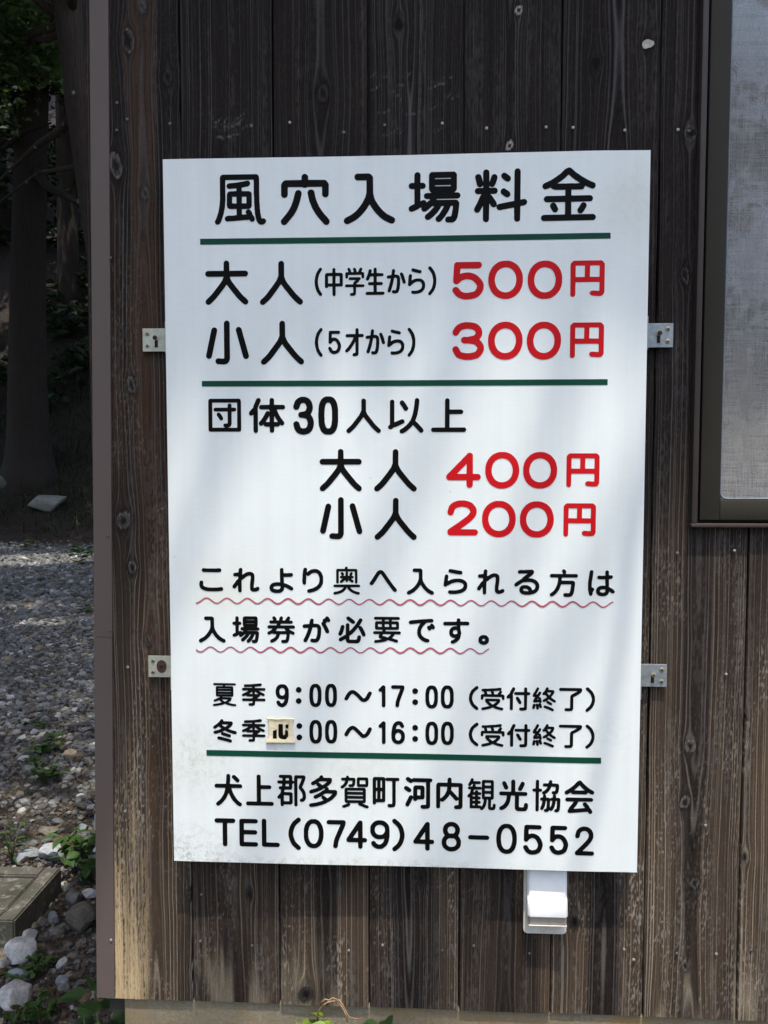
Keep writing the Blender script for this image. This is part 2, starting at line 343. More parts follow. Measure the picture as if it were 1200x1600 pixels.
  [[1697,4872,6,0,131,0,7,2,5,6,1,6,-1,5,-4,5,-5,2,-51,0,-3,1,-1,2,0,49,4,1,37,1,4,2,4,3,2,8,-2,7,-4,4,-4,1,-37,1,-4,1,0,42,1,1,3,1,43,1,5,2,3,3,2,7,-2,8,-3,3,-5,2,-46,2,-1,3,-1,31,-3,6,-5,3,-5,1,-4,-1,-5,-3,-2,-3,-2,-6,0,-30,-2,-2,-15,1,-1,1,4,19,-2,6,-5,4,-6,2,-6,-1,-5,-3,-3,-5,-5,-25,-17,-41,0,-9,2,-5,4,-4,5,-1,6,1,5,3,4,4,11,26,22,0,3,-1,1,-6,-1,-37,-3,-1,-33,-1,-4,-1,-3,-4,-3,-7,3,-8,3,-3,4,-2,33,-1,3,-1,1,-48,-1,-3,-1,-1,-52,0,-6,-1,-5,-6,-2,-8,3,-6]],
  [[1929,4881,10,0,8,2,8,3,5,5,6,10,5,17,5,36,0,50,-2,10,-3,6,-2,5,-6,5,-11,6,-20,1,0,16,2,7,-1,13,-2,4,-3,3,-8,3,-7,-2,-5,-6,-2,-13,-3,-28,-12,-2,-10,-1,-9,-2,-6,-5,-2,-7,2,-8,6,-5,9,-1,13,2,2,-1,1,-1,-3,-16,-9,-37,-14,-43,1,-6,2,-5,4,-3,5,-2,6,1,5,3,4,5,3,9,10,31,8,31,6,32,2,6,15,0,3,-1,2,-2,2,-10,0,-32,-3,-29,-6,-23,-2,-3,-3,-1,-13,2,-6,-1,-6,-5,-3,-6,2,-8,5,-6,5,-2],[2005,4960,8,0,6,4,3,6,0,9,-11,36,-6,19,-6,11,-7,7,-4,1,-5,0,-5,-2,-4,-5,-1,-4,0,-5,11,-27,12,-40,4,-6]],
  [[2090,4876,4,-1,8,1,17,1,14,3,19,8,11,8,13,16,6,15,2,19,-2,19,-7,15,-14,14,-5,3,-14,5,-32,0,-22,-6,-16,-9,-1,1,3,35,0,6,-2,4,-5,4,-4,2,-5,-1,-4,-1,-3,-4,-5,-9,-6,-72,1,-4,3,-5,8,-4,8,1,4,3,5,6,6,4,16,13,14,7,15,3,13,0,11,-3,8,-9,3,-9,1,-17,-4,-11,-5,-8,-9,-7,-13,-5,-14,-4,-23,0,-10,1,-4,-1,-5,-4,-2,-5,0,-4,1,-5,2,-4,7,-4],[2135,5044,6,0,4,1,5,3,3,4,1,5,-1,5,-3,4,-5,4,-35,8,-27,8,-8,-2,-5,-5,-2,-5,1,-6,2,-5,4,-4,25,-7]],
  [[2217,4864,7,-1,6,4,12,14,14,19,7,14,5,15,5,21,2,15,0,36,-5,27,-6,17,-7,16,-12,17,-13,17,-5,3,-5,1,-6,-1,-5,-3,-3,-6,0,-7,5,-8,20,-28,6,-12,7,-30,2,-12,0,-20,-3,-21,-8,-28,-11,-18,-16,-19,-2,-5,0,-6,1,-5,4,-4]]]),
 ('red', [
  [[2507,4825,30,0,19,2,25,4,27,10,14,8,11,9,9,11,9,13,6,12,7,23,0,27,-5,16,-6,12,-14,20,-22,23,-13,9,-12,7,-22,8,-16,4,-14,2,-31,-1,-38,-9,-1,11,2,9,1,20,3,1,145,0,10,2,8,5,4,5,4,8,1,7,-1,8,-4,8,-4,5,-8,5,-11,1,-175,0,-8,-1,-6,-4,-5,-4,-5,-8,-3,-22,0,-24,-2,-9,0,-22,-1,-9,-2,-49,2,-11,6,-10,7,-4,6,-2,8,-1,6,1,8,4,22,19,9,6,23,8,11,2,10,0,22,-4,12,-4,16,-10,12,-12,8,-9,8,-16,1,-5,-2,-6,-5,-14,-8,-12,-8,-6,-13,-5,-14,-3,-36,-5,-23,3,-19,8,-7,6,-19,24,-5,4,-6,3,-8,2,-9,-1,-8,-3,-6,-4,-4,-7,-3,-7,0,-8,2,-7,4,-7,22,-28,16,-13,14,-7,16,-6]],
  [[2824,4826,32,-1,14,2,16,4,9,4,19,9,17,12,15,15,8,9,12,21,10,23,3,13,4,21,0,44,-3,20,-8,25,-13,25,-7,11,-12,14,-20,16,-18,11,-19,7,-17,4,-44,0,-19,-4,-12,-4,-16,-7,-19,-13,-22,-22,-12,-19,-12,-25,-5,-19,-4,-21,0,-38,4,-25,9,-26,9,-19,8,-13,19,-21,23,-16,24,-11],[2833,4880,-17,4,-17,7,-12,10,-12,14,-8,12,-7,20,-5,25,0,16,2,14,7,25,9,18,12,13,15,12,16,7,17,4,20,0,19,-4,14,-7,14,-11,8,-10,12,-20,6,-17,3,-21,0,-20,-4,-24,-5,-15,-10,-17,-14,-16,-17,-11,-12,-5,-22,-4]],
  [[3144,4822,34,0,22,4,16,5,9,5,22,14,22,22,16,23,10,24,3,12,4,21,0,48,-4,22,-4,14,-8,20,-13,21,-19,21,-10,8,-16,10,-12,6,-16,5,-20,4,-34,0,-22,-4,-25,-10,-24,-15,-19,-19,-14,-20,-11,-25,-7,-25,-2,-15,0,-40,2,-17,8,-28,10,-22,8,-13,8,-9,16,-16,15,-12,24,-11,18,-6],[3152,4876,-11,2,-13,4,-11,7,-10,8,-13,15,-8,14,-6,16,-4,25,-1,17,4,21,4,14,6,14,12,17,9,9,18,12,19,5,19,2,20,-4,16,-6,17,-12,12,-15,5,-9,5,-12,5,-18,2,-13,0,-25,-5,-25,-6,-17,-6,-9,-12,-15,-16,-12,-12,-6,-24,-5]]]),
 ('red', [
  [[3386,4835,6,0,8,3,6,6,3,7,1,98,0,3,3,1,189,0,1,-4,-1,-66,-4,-1,-35,3,-22,-1,-8,-4,-4,-6,-3,-8,1,-8,5,-7,9,-6,54,-6,10,0,14,3,9,4,5,4,9,15,2,9,0,220,-1,7,-2,4,-15,17,-6,4,-7,1,-213,0,-6,-1,-5,-3,-16,-15,-3,-6,-2,-8,0,-239,2,-8,3,-5,5,-4],[3411,4995,-1,7,0,78,1,5,5,1,67,0,1,-4,-1,-86,-3,-1],[3527,4995,-2,4,1,86,5,1,66,0,5,-1,1,-5,-1,-84,-4,-1]]]),
 ('black', [
  [[483,4307,10,-1,17,2,13,5,9,8,7,9,8,22,0,297,-2,8,-5,7,-6,5,-8,3,-9,-1,-10,-5,-6,-8,-3,-9,0,-288,-2,-3,-3,-2,-17,0,-27,3,-9,-1,-6,-3,-5,-5,-4,-6,-1,-6,0,-8,3,-8,5,-6,6,-5,8,-2],[675,4352,13,-1,7,3,4,3,5,5,3,6,1,6,0,6,-61,222,-4,6,-8,7,-8,3,-9,0,-9,-4,-7,-7,-3,-10,0,-9,60,-220,6,-10],[361,4355,10,-1,10,3,7,6,5,9,48,214,0,10,-3,8,-6,6,-9,5,-11,0,-6,-2,-5,-3,-8,-10,-3,-11,-46,-207,0,-10,4,-7,6,-6]],
  [[826,4303,11,0,12,5,43,39,25,30,72,95,20,-28,61,-75,33,-34,20,-19,13,-10,6,-3,6,-1,6,1,7,3,6,5,3,5,2,6,0,8,-1,6,-3,6,-6,7,-20,17,-25,25,-19,22,-59,75,-7,11,-7,14,-10,25,-1,107,-4,11,-4,5,-5,3,-11,3,-9,-2,-8,-6,-6,-9,-1,-9,0,-99,-9,-23,-6,-13,-9,-13,-75,-99,-19,-20,-20,-18,-11,-11,-6,-8,-3,-10,2,-10,7,-9]]]),
 ('black', [
  [[1310,4366,7,-1,7,3,4,6,1,6,-3,8,-15,21,-8,15,-5,14,-4,20,-3,27,3,26,4,21,5,14,8,15,14,19,4,8,0,6,-2,5,-5,4,-6,1,-6,-1,-7,-6,-20,-28,-6,-11,-9,-29,-3,-19,0,-11,-2,-8,0,-12,4,-29,5,-21,5,-16,11,-20,15,-22]],
  [[1416,4388,11,-1,13,2,12,5,9,5,5,5,6,8,5,11,4,10,2,18,0,12,-2,8,-4,11,-6,12,-9,14,-11,9,-18,8,-15,0,-10,-3,-2,2,0,27,1,3,56,0,6,2,6,6,1,7,-3,8,-7,4,-75,0,-8,-4,-3,-6,-2,-84,0,-5,2,-5,7,-4,4,-1,5,1,8,6,8,11,3,2,8,5,6,0,6,-3,9,-10,8,-15,4,-14,-2,-14,-8,-17,-6,-5,-10,-3,-9,0,-8,4,-5,7,-6,13,-8,7,-4,1,-5,0,-5,-2,-4,-5,-1,-4,1,-7,12,-25,11,-10,11,-5]],
  [[1587,4369,8,-1,20,3,10,6,5,9,1,139,3,1,30,0,6,4,4,8,-2,8,-2,3,-5,3,-4,1,-27,0,-3,1,-1,37,-4,6,-8,4,-7,-2,-4,-2,-3,-5,0,-4,-1,-32,-1,-3,-69,0,-8,-4,-4,-8,0,-5,2,-4,4,-4,4,-2,53,0,3,-1,1,-1,-8,-18,-17,-29,-23,-33,-21,-23,-1,-5,0,-5,2,-4,3,-4,8,-2,8,2,17,16,17,22,21,33,6,10,1,2,2,1,0,-88,-2,-2,-14,-2,-4,-3,-3,-3,-1,-6,0,-6,4,-5]],
  [[1754,4382,9,-1,10,2,6,3,9,8,6,13,4,14,3,22,1,17,1,8,0,40,-3,16,-4,8,-6,6,-10,5,-11,2,-10,-1,-2,1,1,18,1,8,0,11,-2,4,-3,3,-8,3,-7,-2,-5,-7,-3,-12,-2,-29,-14,-3,-10,0,-9,-3,-6,-4,-3,-8,3,-7,6,-5,9,-1,14,1,3,0,1,-2,-11,-48,-17,-54,1,-6,2,-5,4,-3,5,-2,5,0,4,3,5,4,3,7,16,52,12,58,17,1,4,-1,1,-3,2,-12,0,-25,-1,-7,0,-17,-2,-14,-5,-20,-2,-6,-3,-2,-8,-1,-7,2,-7,-2,-4,-4,-3,-6,1,-6,3,-6,6,-4],[1834,4466,7,0,7,3,3,7,0,9,-12,41,-12,28,-3,4,-3,3,-5,1,-4,0,-5,-2,-4,-5,-1,-4,0,-8,9,-22,13,-44,5,-8]],
  [[1919,4379,4,-1,8,2,15,0,16,3,20,9,10,7,6,7,7,10,3,7,3,14,0,28,-3,8,-9,15,-7,7,-11,7,-8,2,-17,2,-21,-2,-12,-3,-22,-10,-1,10,3,22,0,7,-2,5,-5,4,-4,1,-5,0,-4,-2,-4,-3,-4,-9,-6,-71,1,-4,3,-5,6,-3,10,0,4,3,4,5,9,5,11,10,6,4,16,6,15,3,11,-2,11,-5,5,-7,3,-10,0,-12,-3,-12,-7,-9,-8,-7,-13,-5,-13,-3,-23,-1,-10,2,-8,-4,-3,-5,0,-4,0,-5,2,-5,3,-3,5,-2],[1964,4546,6,-1,4,1,5,3,3,5,1,5,-1,4,-3,5,-5,4,-35,8,-27,7,-8,-1,-5,-6,-2,-4,1,-6,2,-5,4,-4,25,-7]],
  [[2047,4362,7,0,8,5,17,22,9,14,9,25,5,23,1,14,0,33,-1,13,-5,23,-7,20,-5,9,-20,29,-8,7,-6,1,-6,-1,-5,-4,-2,-5,0,-6,4,-7,22,-34,9,-31,4,-22,0,-17,-4,-23,-9,-32,-11,-18,-13,-17,-2,-4,0,-6,1,-5,4,-4]]]),
 ('red', [
  [[2517,4332,34,0,20,1,28,6,22,8,16,12,15,17,13,22,5,19,-1,21,-2,11,-5,11,-11,17,-19,21,18,26,3,10,2,11,0,17,-4,15,-4,11,-11,16,-14,14,-9,6,-11,6,-15,5,-30,5,-41,1,-15,-2,-24,-6,-22,-10,-10,-6,-14,-15,-19,-31,-2,-9,1,-13,5,-9,8,-7,6,-2,7,-1,10,2,10,7,5,6,10,17,8,11,8,4,19,6,19,3,15,0,24,-3,20,-7,7,-6,5,-8,3,-8,-1,-6,-7,-11,-7,-5,-17,-5,-39,-7,-21,2,-11,-2,-6,-3,-6,-7,-4,-8,-1,-7,1,-8,4,-8,6,-6,6,-4,13,-3,30,0,34,-5,16,-3,7,-5,12,-13,4,-6,2,-7,-2,-7,-5,-10,-9,-11,-5,-3,-11,-3,-25,-5,-21,-2,-19,2,-24,5,-11,3,-4,3,-5,7,-9,18,-5,8,-6,7,-8,5,-11,1,-9,-2,-9,-6,-6,-10,-2,-10,3,-11,17,-33,13,-16,10,-7,20,-9,32,-7]],
  [[2827,4331,30,0,25,4,15,5,16,8,22,16,11,11,8,10,14,21,11,30,6,31,0,35,-5,33,-9,23,-8,16,-8,12,-9,11,-11,11,-22,16,-13,6,-18,7,-24,4,-26,0,-27,-5,-14,-4,-16,-8,-12,-8,-12,-10,-10,-10,-8,-10,-8,-12,-8,-16,-9,-23,-3,-16,-2,-16,0,-34,2,-16,3,-15,7,-21,10,-18,8,-13,9,-11,11,-11,21,-15,16,-8,15,-5],[2838,4386,-19,3,-17,8,-13,9,-12,14,-8,13,-7,19,-3,15,-2,24,3,22,5,17,9,19,10,12,13,11,14,8,17,5,16,2,20,-3,13,-4,14,-8,13,-11,14,-20,6,-14,5,-22,2,-24,-3,-21,-6,-19,-7,-16,-12,-15,-15,-12,-13,-7,-17,-4,-12,-2]],
  [[3142,4329,32,0,23,4,25,10,24,15,19,19,15,24,11,26,6,27,2,14,0,28,-3,27,-6,22,-14,28,-17,23,-18,16,-24,14,-23,8,-12,3,-43,0,-20,-4,-27,-11,-21,-16,-13,-13,-8,-9,-8,-13,-8,-15,-8,-22,-6,-30,0,-39,4,-23,4,-15,5,-14,14,-26,7,-10,20,-19,15,-11,19,-9,16,-5],[3150,4384,-18,4,-13,6,-16,12,-11,14,-8,14,-5,15,-5,27,0,16,4,20,5,17,8,17,12,15,11,9,11,6,8,3,17,4,19,0,11,-2,16,-6,20,-14,8,-10,6,-9,9,-19,5,-22,1,-22,-3,-23,-5,-18,-6,-12,-12,-17,-15,-13,-12,-6,-18,-6,-13,-1]]]),
 ('red', [
  [[3388,4340,8,0,7,3,7,6,3,7,0,95,1,4,3,0,186,0,1,-4,0,-62,-2,-1,-13,0,-26,3,-21,-1,-7,-4,-5,-7,-2,-7,1,-8,4,-8,9,-6,55,-5,9,0,15,2,9,4,5,4,9,16,2,8,0,216,-1,6,-3,6,-16,16,-5,4,-8,1,-210,0,-6,-1,-5,-3,-15,-15,-4,-6,-1,-8,0,-234,1,-8,4,-6,4,-4],[3414,4498,-1,6,0,77,1,4,5,2,66,-1,1,-5,-1,-83,-5,-1],[3528,4498,-1,5,1,83,7,1,64,0,4,-1,1,-5,0,-83,-5,-1]]]),
 ('black', [
  [[368,3745,8,-1,242,0,8,1,6,4,3,7,1,6,0,231,-2,14,-5,8,-6,5,-7,1,-237,0,-8,-1,-9,-6,-4,-7,-1,-6,0,-240,3,-10,3,-3],[393,3778,-2,1,0,3,0,204,2,1,3,1,205,-1,1,-1,1,-4,-1,-203,-3,-2,-61,0,-11,1,-2,1,12,4,7,4,4,5,5,11,2,12,0,96,4,1,20,1,6,1,8,6,2,8,-1,9,-7,7,-7,2,-23,0,-2,2,0,19,-2,6,-6,6,-9,3,-9,-3,-5,-6,-2,-6,-1,-19,-2,-2,-101,0,-8,-2,-6,-5,-3,-8,1,-8,5,-6,8,-4,101,0,3,-1,2,-1,0,-91,-1,-5,-2,-1,-24,-2,-6,-3,-3,-4,-2,-7,1,-7,4,-7,9,-5,-2,-1],[461,3839,5,-1,5,0,8,5,4,8,-1,11,-11,20,-14,18,-8,5,-9,0,-6,-4,-4,-5,-2,-6,0,-8,25,-37,2,-3]],
  [[754,3733,9,0,8,3,6,6,2,8,0,169,-2,13,4,18,15,32,7,17,1,6,-1,8,-3,6,-6,5,-8,2,-6,-1,-5,-1,-8,-8,-24,-52,-6,-23,-9,-6,-7,-7,-15,-18,-3,-10,0,-6,2,-6,4,-5,5,-4,5,-1,6,0,6,2,7,5,2,-2,0,-133,2,-6,3,-5,4,-3],[892,3735,7,-1,6,1,6,4,3,5,3,8,0,30,1,3,32,1,5,2,5,3,6,11,9,-6,10,-1,9,3,6,7,3,9,-1,7,-2,4,-25,33,-14,22,-22,47,0,1,3,1,54,1,6,3,5,4,2,5,1,7,-1,6,-2,5,-5,5,-6,3,-78,1,-1,3,0,35,-1,6,-3,5,-5,5,-5,2,-6,1,-5,-1,-6,-2,-4,-5,-3,-5,-1,-6,0,-35,-2,-3,-71,-1,-8,-3,-6,-7,-2,-8,1,-8,4,-7,6,-4,8,-2,63,0,6,-5,1,-8,-1,-3,-2,0,-9,3,-8,0,-6,-3,-4,-3,-29,-49,-17,-23,-13,-14,-3,-5,-1,-6,1,-6,3,-7,4,-4,6,-3,6,-1,6,1,14,9,6,-10,4,-3,4,-3,7,-1,30,0,2,-3,0,-34,5,-8],[846,3825,-2,2,1,1,15,22,14,23,1,3,2,0,0,-50,-3,-1],[919,3825,-2,1,0,2,0,45,2,0,12,-21,16,-25,0,-2,-3,0]]]),
 ('black', [
  [[1540,3731,10,-1,7,3,19,17,26,26,57,73,8,12,3,2,62,-78,23,-25,21,-19,11,-9,10,-2,6,1,4,2,7,9,2,10,-4,10,-22,20,-18,17,-57,71,-14,20,-9,20,-1,7,0,85,-4,9,-8,6,-7,2,-8,-2,-7,-4,-4,-7,-1,-8,0,-77,-13,-29,-9,-15,-58,-75,-10,-10,-30,-28,-5,-7,-1,-8,1,-7,5,-7]],
  [[1987,3726,7,0,7,2,14,7,18,11,18,15,20,19,12,16,4,-2,11,-11,45,-49,8,-3,7,0,8,4,5,7,2,6,0,6,-2,5,-5,8,-35,39,-16,16,-8,7,-3,4,17,48,9,47,5,41,2,18,0,17,-4,8,-7,7,-8,2,-8,-2,-6,-5,-4,-6,-3,-19,0,-13,-8,-54,-8,-36,-9,-27,-5,-11,-3,-12,-8,-8,-14,-20,-16,-16,-25,-19,-19,-11,-5,-4,-3,-5,-2,-8,2,-8,5,-7],[1890,3761,7,-1,7,2,6,3,14,12,19,4,61,28,8,6,3,10,-2,9,-4,6,-7,4,-9,1,-19,-6,-41,-18,-3,-1,-1,5,0,165,-1,7,-5,6,-5,3,-6,2,-8,-1,-7,-4,-4,-6,-2,-7,0,-187,-2,-3,-10,-10,-3,-4,-1,-7,1,-6,4,-6,5,-4],[2020,3915,6,0,6,1,8,6,5,9,0,6,-2,5,-22,36,-14,18,-5,3,-6,3,-6,0,-5,-2,-6,-4,-4,-7,-1,-8,1,-8,21,-29,13,-22,6,-5]],
  [[2251,3737,256,0,7,1,6,3,6,7,2,5,0,6,-2,5,-3,5,-5,4,-4,2,-121,0,-3,1,-1,2,1,106,3,1,96,1,8,5,5,7,1,10,-4,8,-6,5,-8,3,-95,0,-1,4,0,69,-1,8,-5,7,-7,4,-9,1,-8,-3,-6,-7,-2,-9,-1,-221,-4,-2,-92,0,-8,-1,-5,-4,-3,-4,-2,-5,-1,-6,2,-7,3,-5,5,-3]]]),
 ('black', [
  [[1153,3718,13,-1,19,3,20,6,13,8,14,13,8,13,8,22,4,19,0,27,-3,14,-5,15,-7,14,-11,16,11,23,5,14,2,13,0,19,-6,23,-3,10,-6,12,-6,8,-10,10,-15,9,-24,7,-25,0,-11,-3,-15,-6,-11,-7,-14,-13,-4,-7,-7,-15,-9,-31,2,-11,6,-10,8,-5,13,-2,11,3,8,7,4,7,11,31,3,3,7,4,9,3,5,0,12,-4,5,-5,6,-14,3,-12,-1,-8,-4,-14,-4,-7,-5,-3,-9,-3,-13,-3,-14,-1,-8,-2,-6,-5,-4,-6,-2,-6,-1,-6,1,-6,2,-7,4,-5,6,-5,8,-3,19,0,20,-5,5,-2,4,-3,7,-16,4,-17,-4,-19,-3,-11,-4,-6,-7,-5,-13,-3,-12,0,-13,5,-5,6,-6,22,-6,14,-8,8,-9,5,-11,0,-11,-5,-7,-8,-3,-9,1,-10,8,-29,3,-8,8,-15,12,-12,11,-8,16,-6]],
  [[1361,3718,20,-1,14,2,8,2,15,9,12,11,6,9,6,11,6,16,4,14,5,38,0,98,-4,28,-5,24,-9,21,-12,18,-7,6,-10,6,-9,4,-11,3,-31,0,-8,-1,-20,-9,-13,-12,-8,-11,-10,-22,-6,-24,-3,-26,0,-22,-2,-16,0,-37,2,-11,0,-22,3,-27,5,-18,9,-24,7,-11,11,-11,10,-8,7,-3,8,-3],[1365,3771,-5,3,-6,9,-5,14,-5,24,-1,15,0,22,-2,10,2,51,3,27,4,15,5,13,3,6,4,3,6,2,10,0,6,-1,6,-6,5,-9,5,-17,5,-37,0,-74,-5,-37,-5,-18,-5,-9,-3,-4,-5,-2,-7,-1]]]),
 ('black', [
  [[1316,3242,11,0,11,4,39,35,28,31,49,60,20,28,3,2,19,-25,63,-77,29,-30,27,-23,6,-4,6,-2,6,0,7,2,6,4,5,6,3,9,0,10,-3,8,-7,7,-34,30,-70,85,-25,34,-11,28,0,1,3,1,122,0,8,1,6,3,5,3,5,10,2,6,-1,6,-5,11,-8,6,-9,3,-129,0,-1,4,-1,61,-3,6,-5,6,-8,4,-8,2,-8,-2,-7,-4,-6,-6,-2,-6,-1,-61,-1,-4,-129,0,-8,-2,-8,-4,-5,-5,-2,-6,-2,-6,1,-6,2,-6,3,-5,5,-5,6,-3,9,-1,122,0,3,-1,1,-1,-7,-17,-8,-16,-27,-36,-62,-75,-30,-26,-14,-16,-4,-11,2,-11,7,-9]],
  [[1777,3241,6,-1,6,1,11,6,28,23,15,16,21,24,72,94,3,-2,8,-13,20,-24,64,-77,43,-39,12,-8,11,-1,11,5,4,4,3,5,2,5,1,7,-2,6,-3,6,-15,16,-22,19,-22,23,-61,75,-12,17,-7,13,-11,26,0,108,-5,11,-4,5,-5,3,-10,2,-10,-2,-7,-5,-6,-9,-1,-8,-1,-95,-10,-27,-6,-11,-25,-36,-55,-70,-23,-25,-17,-15,-11,-10,-6,-9,-3,-10,3,-10,6,-9]]]),
 ('red', [
  [[2558,3272,7,0,8,4,6,5,4,6,3,10,0,36,1,2,39,1,10,2,6,4,5,6,3,6,1,8,-1,8,-3,6,-5,7,-6,3,-10,3,-37,0,-3,1,-1,153,-2,8,-7,8,-8,5,-9,1,-11,-1,-9,-6,-7,-8,-40,-41,-6,-8,-44,-43,-6,-8,-66,-67,-5,-8,-3,-11,1,-10,6,-9,7,-6,8,-3,147,-1,1,-2,1,-36,2,-10,4,-6,5,-5,7,-3],[2454,3390,2,3,21,21,6,8,40,40,6,8,2,0,2,-5,-1,-75,-4,-1,-69,0]],
  [[2801,3268,10,-2,33,0,15,3,28,9,21,12,9,8,17,17,15,22,5,9,7,20,6,24,2,19,0,18,-4,30,-11,34,-10,18,-10,13,-12,13,-7,6,-13,10,-25,13,-11,3,-18,4,-36,0,-15,-2,-25,-8,-16,-8,-11,-7,-20,-19,-16,-22,-12,-25,-7,-26,-2,-20,0,-35,2,-15,7,-27,12,-25,16,-22,12,-12,9,-7,12,-7,14,-7,11,-5],[2822,3320,-20,3,-18,8,-14,10,-9,12,-11,18,-6,17,-3,19,0,22,3,17,6,20,9,16,11,14,10,7,17,9,23,6,13,0,17,-3,16,-6,15,-10,11,-11,10,-15,7,-16,5,-22,1,-17,-1,-16,-6,-23,-6,-16,-11,-15,-10,-10,-19,-11,-18,-6,-11,-1]],
  [[3115,3268,9,-1,34,0,14,2,14,4,11,4,16,8,11,7,18,17,17,22,11,23,6,16,3,17,2,22,0,25,-2,15,-7,30,-7,16,-8,14,-14,18,-13,13,-9,7,-22,12,-21,8,-10,2,-16,2,-20,0,-27,-4,-19,-6,-17,-9,-11,-7,-23,-22,-12,-16,-6,-11,-7,-15,-7,-27,-2,-19,0,-37,2,-14,5,-22,4,-9,14,-29,10,-12,14,-14,16,-12,23,-11,13,-4],[3132,3320,-16,3,-16,6,-15,11,-13,14,-9,17,-5,13,-5,22,0,23,4,20,7,21,7,11,11,14,12,9,14,7,17,5,18,2,18,-3,14,-4,14,-9,14,-12,12,-16,6,-15,6,-24,2,-20,-4,-22,-5,-19,-9,-17,-11,-14,-11,-9,-20,-10,-20,-4]]]),
 ('red', [
  [[3375,3279,8,1,7,3,4,5,3,7,1,92,0,3,3,1,184,0,1,-6,0,-56,-1,-3,-17,0,-27,3,-15,-1,-7,-4,-5,-6,-2,-8,0,-8,4,-6,5,-5,6,-2,13,-2,34,-3,17,0,16,2,5,2,4,4,9,15,2,9,0,213,-1,6,-2,5,-13,14,-6,3,-8,2,-210,0,-10,-3,-9,-8,-9,-11,-2,-10,0,-228,1,-8,4,-6,6,-4],[3399,3433,-1,4,0,79,4,2,66,-1,1,-4,0,-79,-4,-2],[3512,3433,-2,4,1,79,4,2,70,-1,1,-4,0,-79,-4,-2]]]),
 ('black', [
  [[1436,2836,14,-1,14,2,9,3,9,5,5,5,5,7,8,18,2,6,0,289,-2,8,-5,8,-7,4,-7,3,-10,-1,-9,-5,-6,-8,-3,-9,0,-278,-2,-5,-3,-2,-17,0,-13,2,-17,-1,-6,-1,-6,-3,-5,-4,-4,-6,-2,-7,1,-8,2,-6,4,-6,7,-5,8,-2],[1629,2879,6,-1,7,1,6,3,5,3,3,5,3,7,0,12,-59,214,-5,9,-6,6,-8,3,-10,0,-9,-4,-7,-8,-3,-9,0,-11,59,-212,3,-6,4,-6],[1318,2882,7,-1,6,1,6,3,5,4,7,9,4,16,43,192,-1,12,-3,8,-5,6,-9,5,-7,1,-6,-1,-6,-2,-5,-4,-5,-8,-6,-22,-43,-192,1,-9,3,-8,6,-6]],
  [[1780,2832,11,0,11,5,42,37,31,38,63,83,3,-1,11,-16,66,-82,32,-34,28,-25,10,-5,11,0,10,5,7,8,2,6,0,8,-1,6,-3,6,-9,9,-22,19,-26,28,-61,75,-15,21,-6,12,-10,25,0,106,-4,11,-5,5,-5,3,-10,2,-10,-1,-7,-6,-6,-9,-1,-8,-1,-97,-9,-23,-8,-16,-18,-25,-56,-73,-17,-20,-28,-26,-12,-12,-4,-5,-2,-11,2,-9,7,-9]]]),
 ('red', [
  [[2399,2872,207,0,6,1,7,3,8,8,4,11,0,6,-1,7,-7,9,-4,4,-7,3,-9,1,-111,0,-5,1,3,4,61,45,21,17,22,22,11,16,9,15,4,13,1,11,0,18,-5,16,-5,11,-11,14,-15,16,-8,5,-20,9,-27,7,-16,2,-36,0,-20,-4,-20,-7,-13,-6,-17,-11,-13,-14,-9,-19,-8,-30,-1,-7,1,-10,4,-7,6,-7,8,-3,12,-1,6,2,7,4,4,5,4,7,8,28,4,7,8,6,8,5,23,7,13,2,12,0,20,-4,18,-5,8,-5,7,-6,7,-11,2,-8,-1,-8,-4,-6,-10,-14,-14,-14,-62,-47,-85,-58,-8,-8,-4,-6,-2,-8,0,-9,1,-8,4,-6,4,-5,7,-4]],
  [[2786,2859,34,0,27,5,26,12,14,9,18,16,17,24,11,23,5,16,4,17,2,15,0,29,-2,18,-4,17,-5,16,-7,14,-5,10,-16,21,-11,11,-11,9,-21,12,-23,8,-13,2,-43,1,-19,-4,-17,-7,-11,-5,-19,-13,-19,-18,-14,-21,-7,-14,-7,-20,-6,-28,0,-44,4,-22,9,-28,12,-21,11,-15,11,-11,22,-16,22,-11],[2789,2914,-16,4,-15,8,-14,11,-12,16,-8,17,-5,19,-2,14,0,18,3,18,6,20,10,17,12,14,16,11,12,5,18,4,20,0,17,-4,14,-6,16,-11,11,-14,8,-15,7,-21,3,-22,-1,-24,-6,-23,-7,-16,-14,-18,-9,-8,-16,-9,-11,-4,-18,-3]],
  [[3092,2859,10,-1,32,0,16,2,28,10,25,15,24,23,13,22,12,28,5,23,2,28,-2,29,-9,33,-5,13,-8,15,-13,17,-14,14,-10,8,-28,14,-23,7,-19,2,-26,0,-13,-2,-16,-4,-11,-4,-14,-7,-11,-7,-9,-7,-12,-13,-17,-22,-10,-20,-9,-31,-2,-14,1,-46,3,-18,7,-21,10,-21,14,-19,20,-19,14,-10,19,-9,12,-5],[3112,2911,-17,3,-15,6,-16,10,-9,9,-9,13,-10,22,-5,25,0,20,4,20,6,17,8,16,12,14,16,11,14,6,11,3,20,2,20,-4,14,-5,16,-10,11,-11,12,-20,6,-17,4,-17,0,-27,-4,-19,-6,-19,-12,-18,-11,-11,-13,-9,-15,-6,-17,-4]]]),
 ('red', [
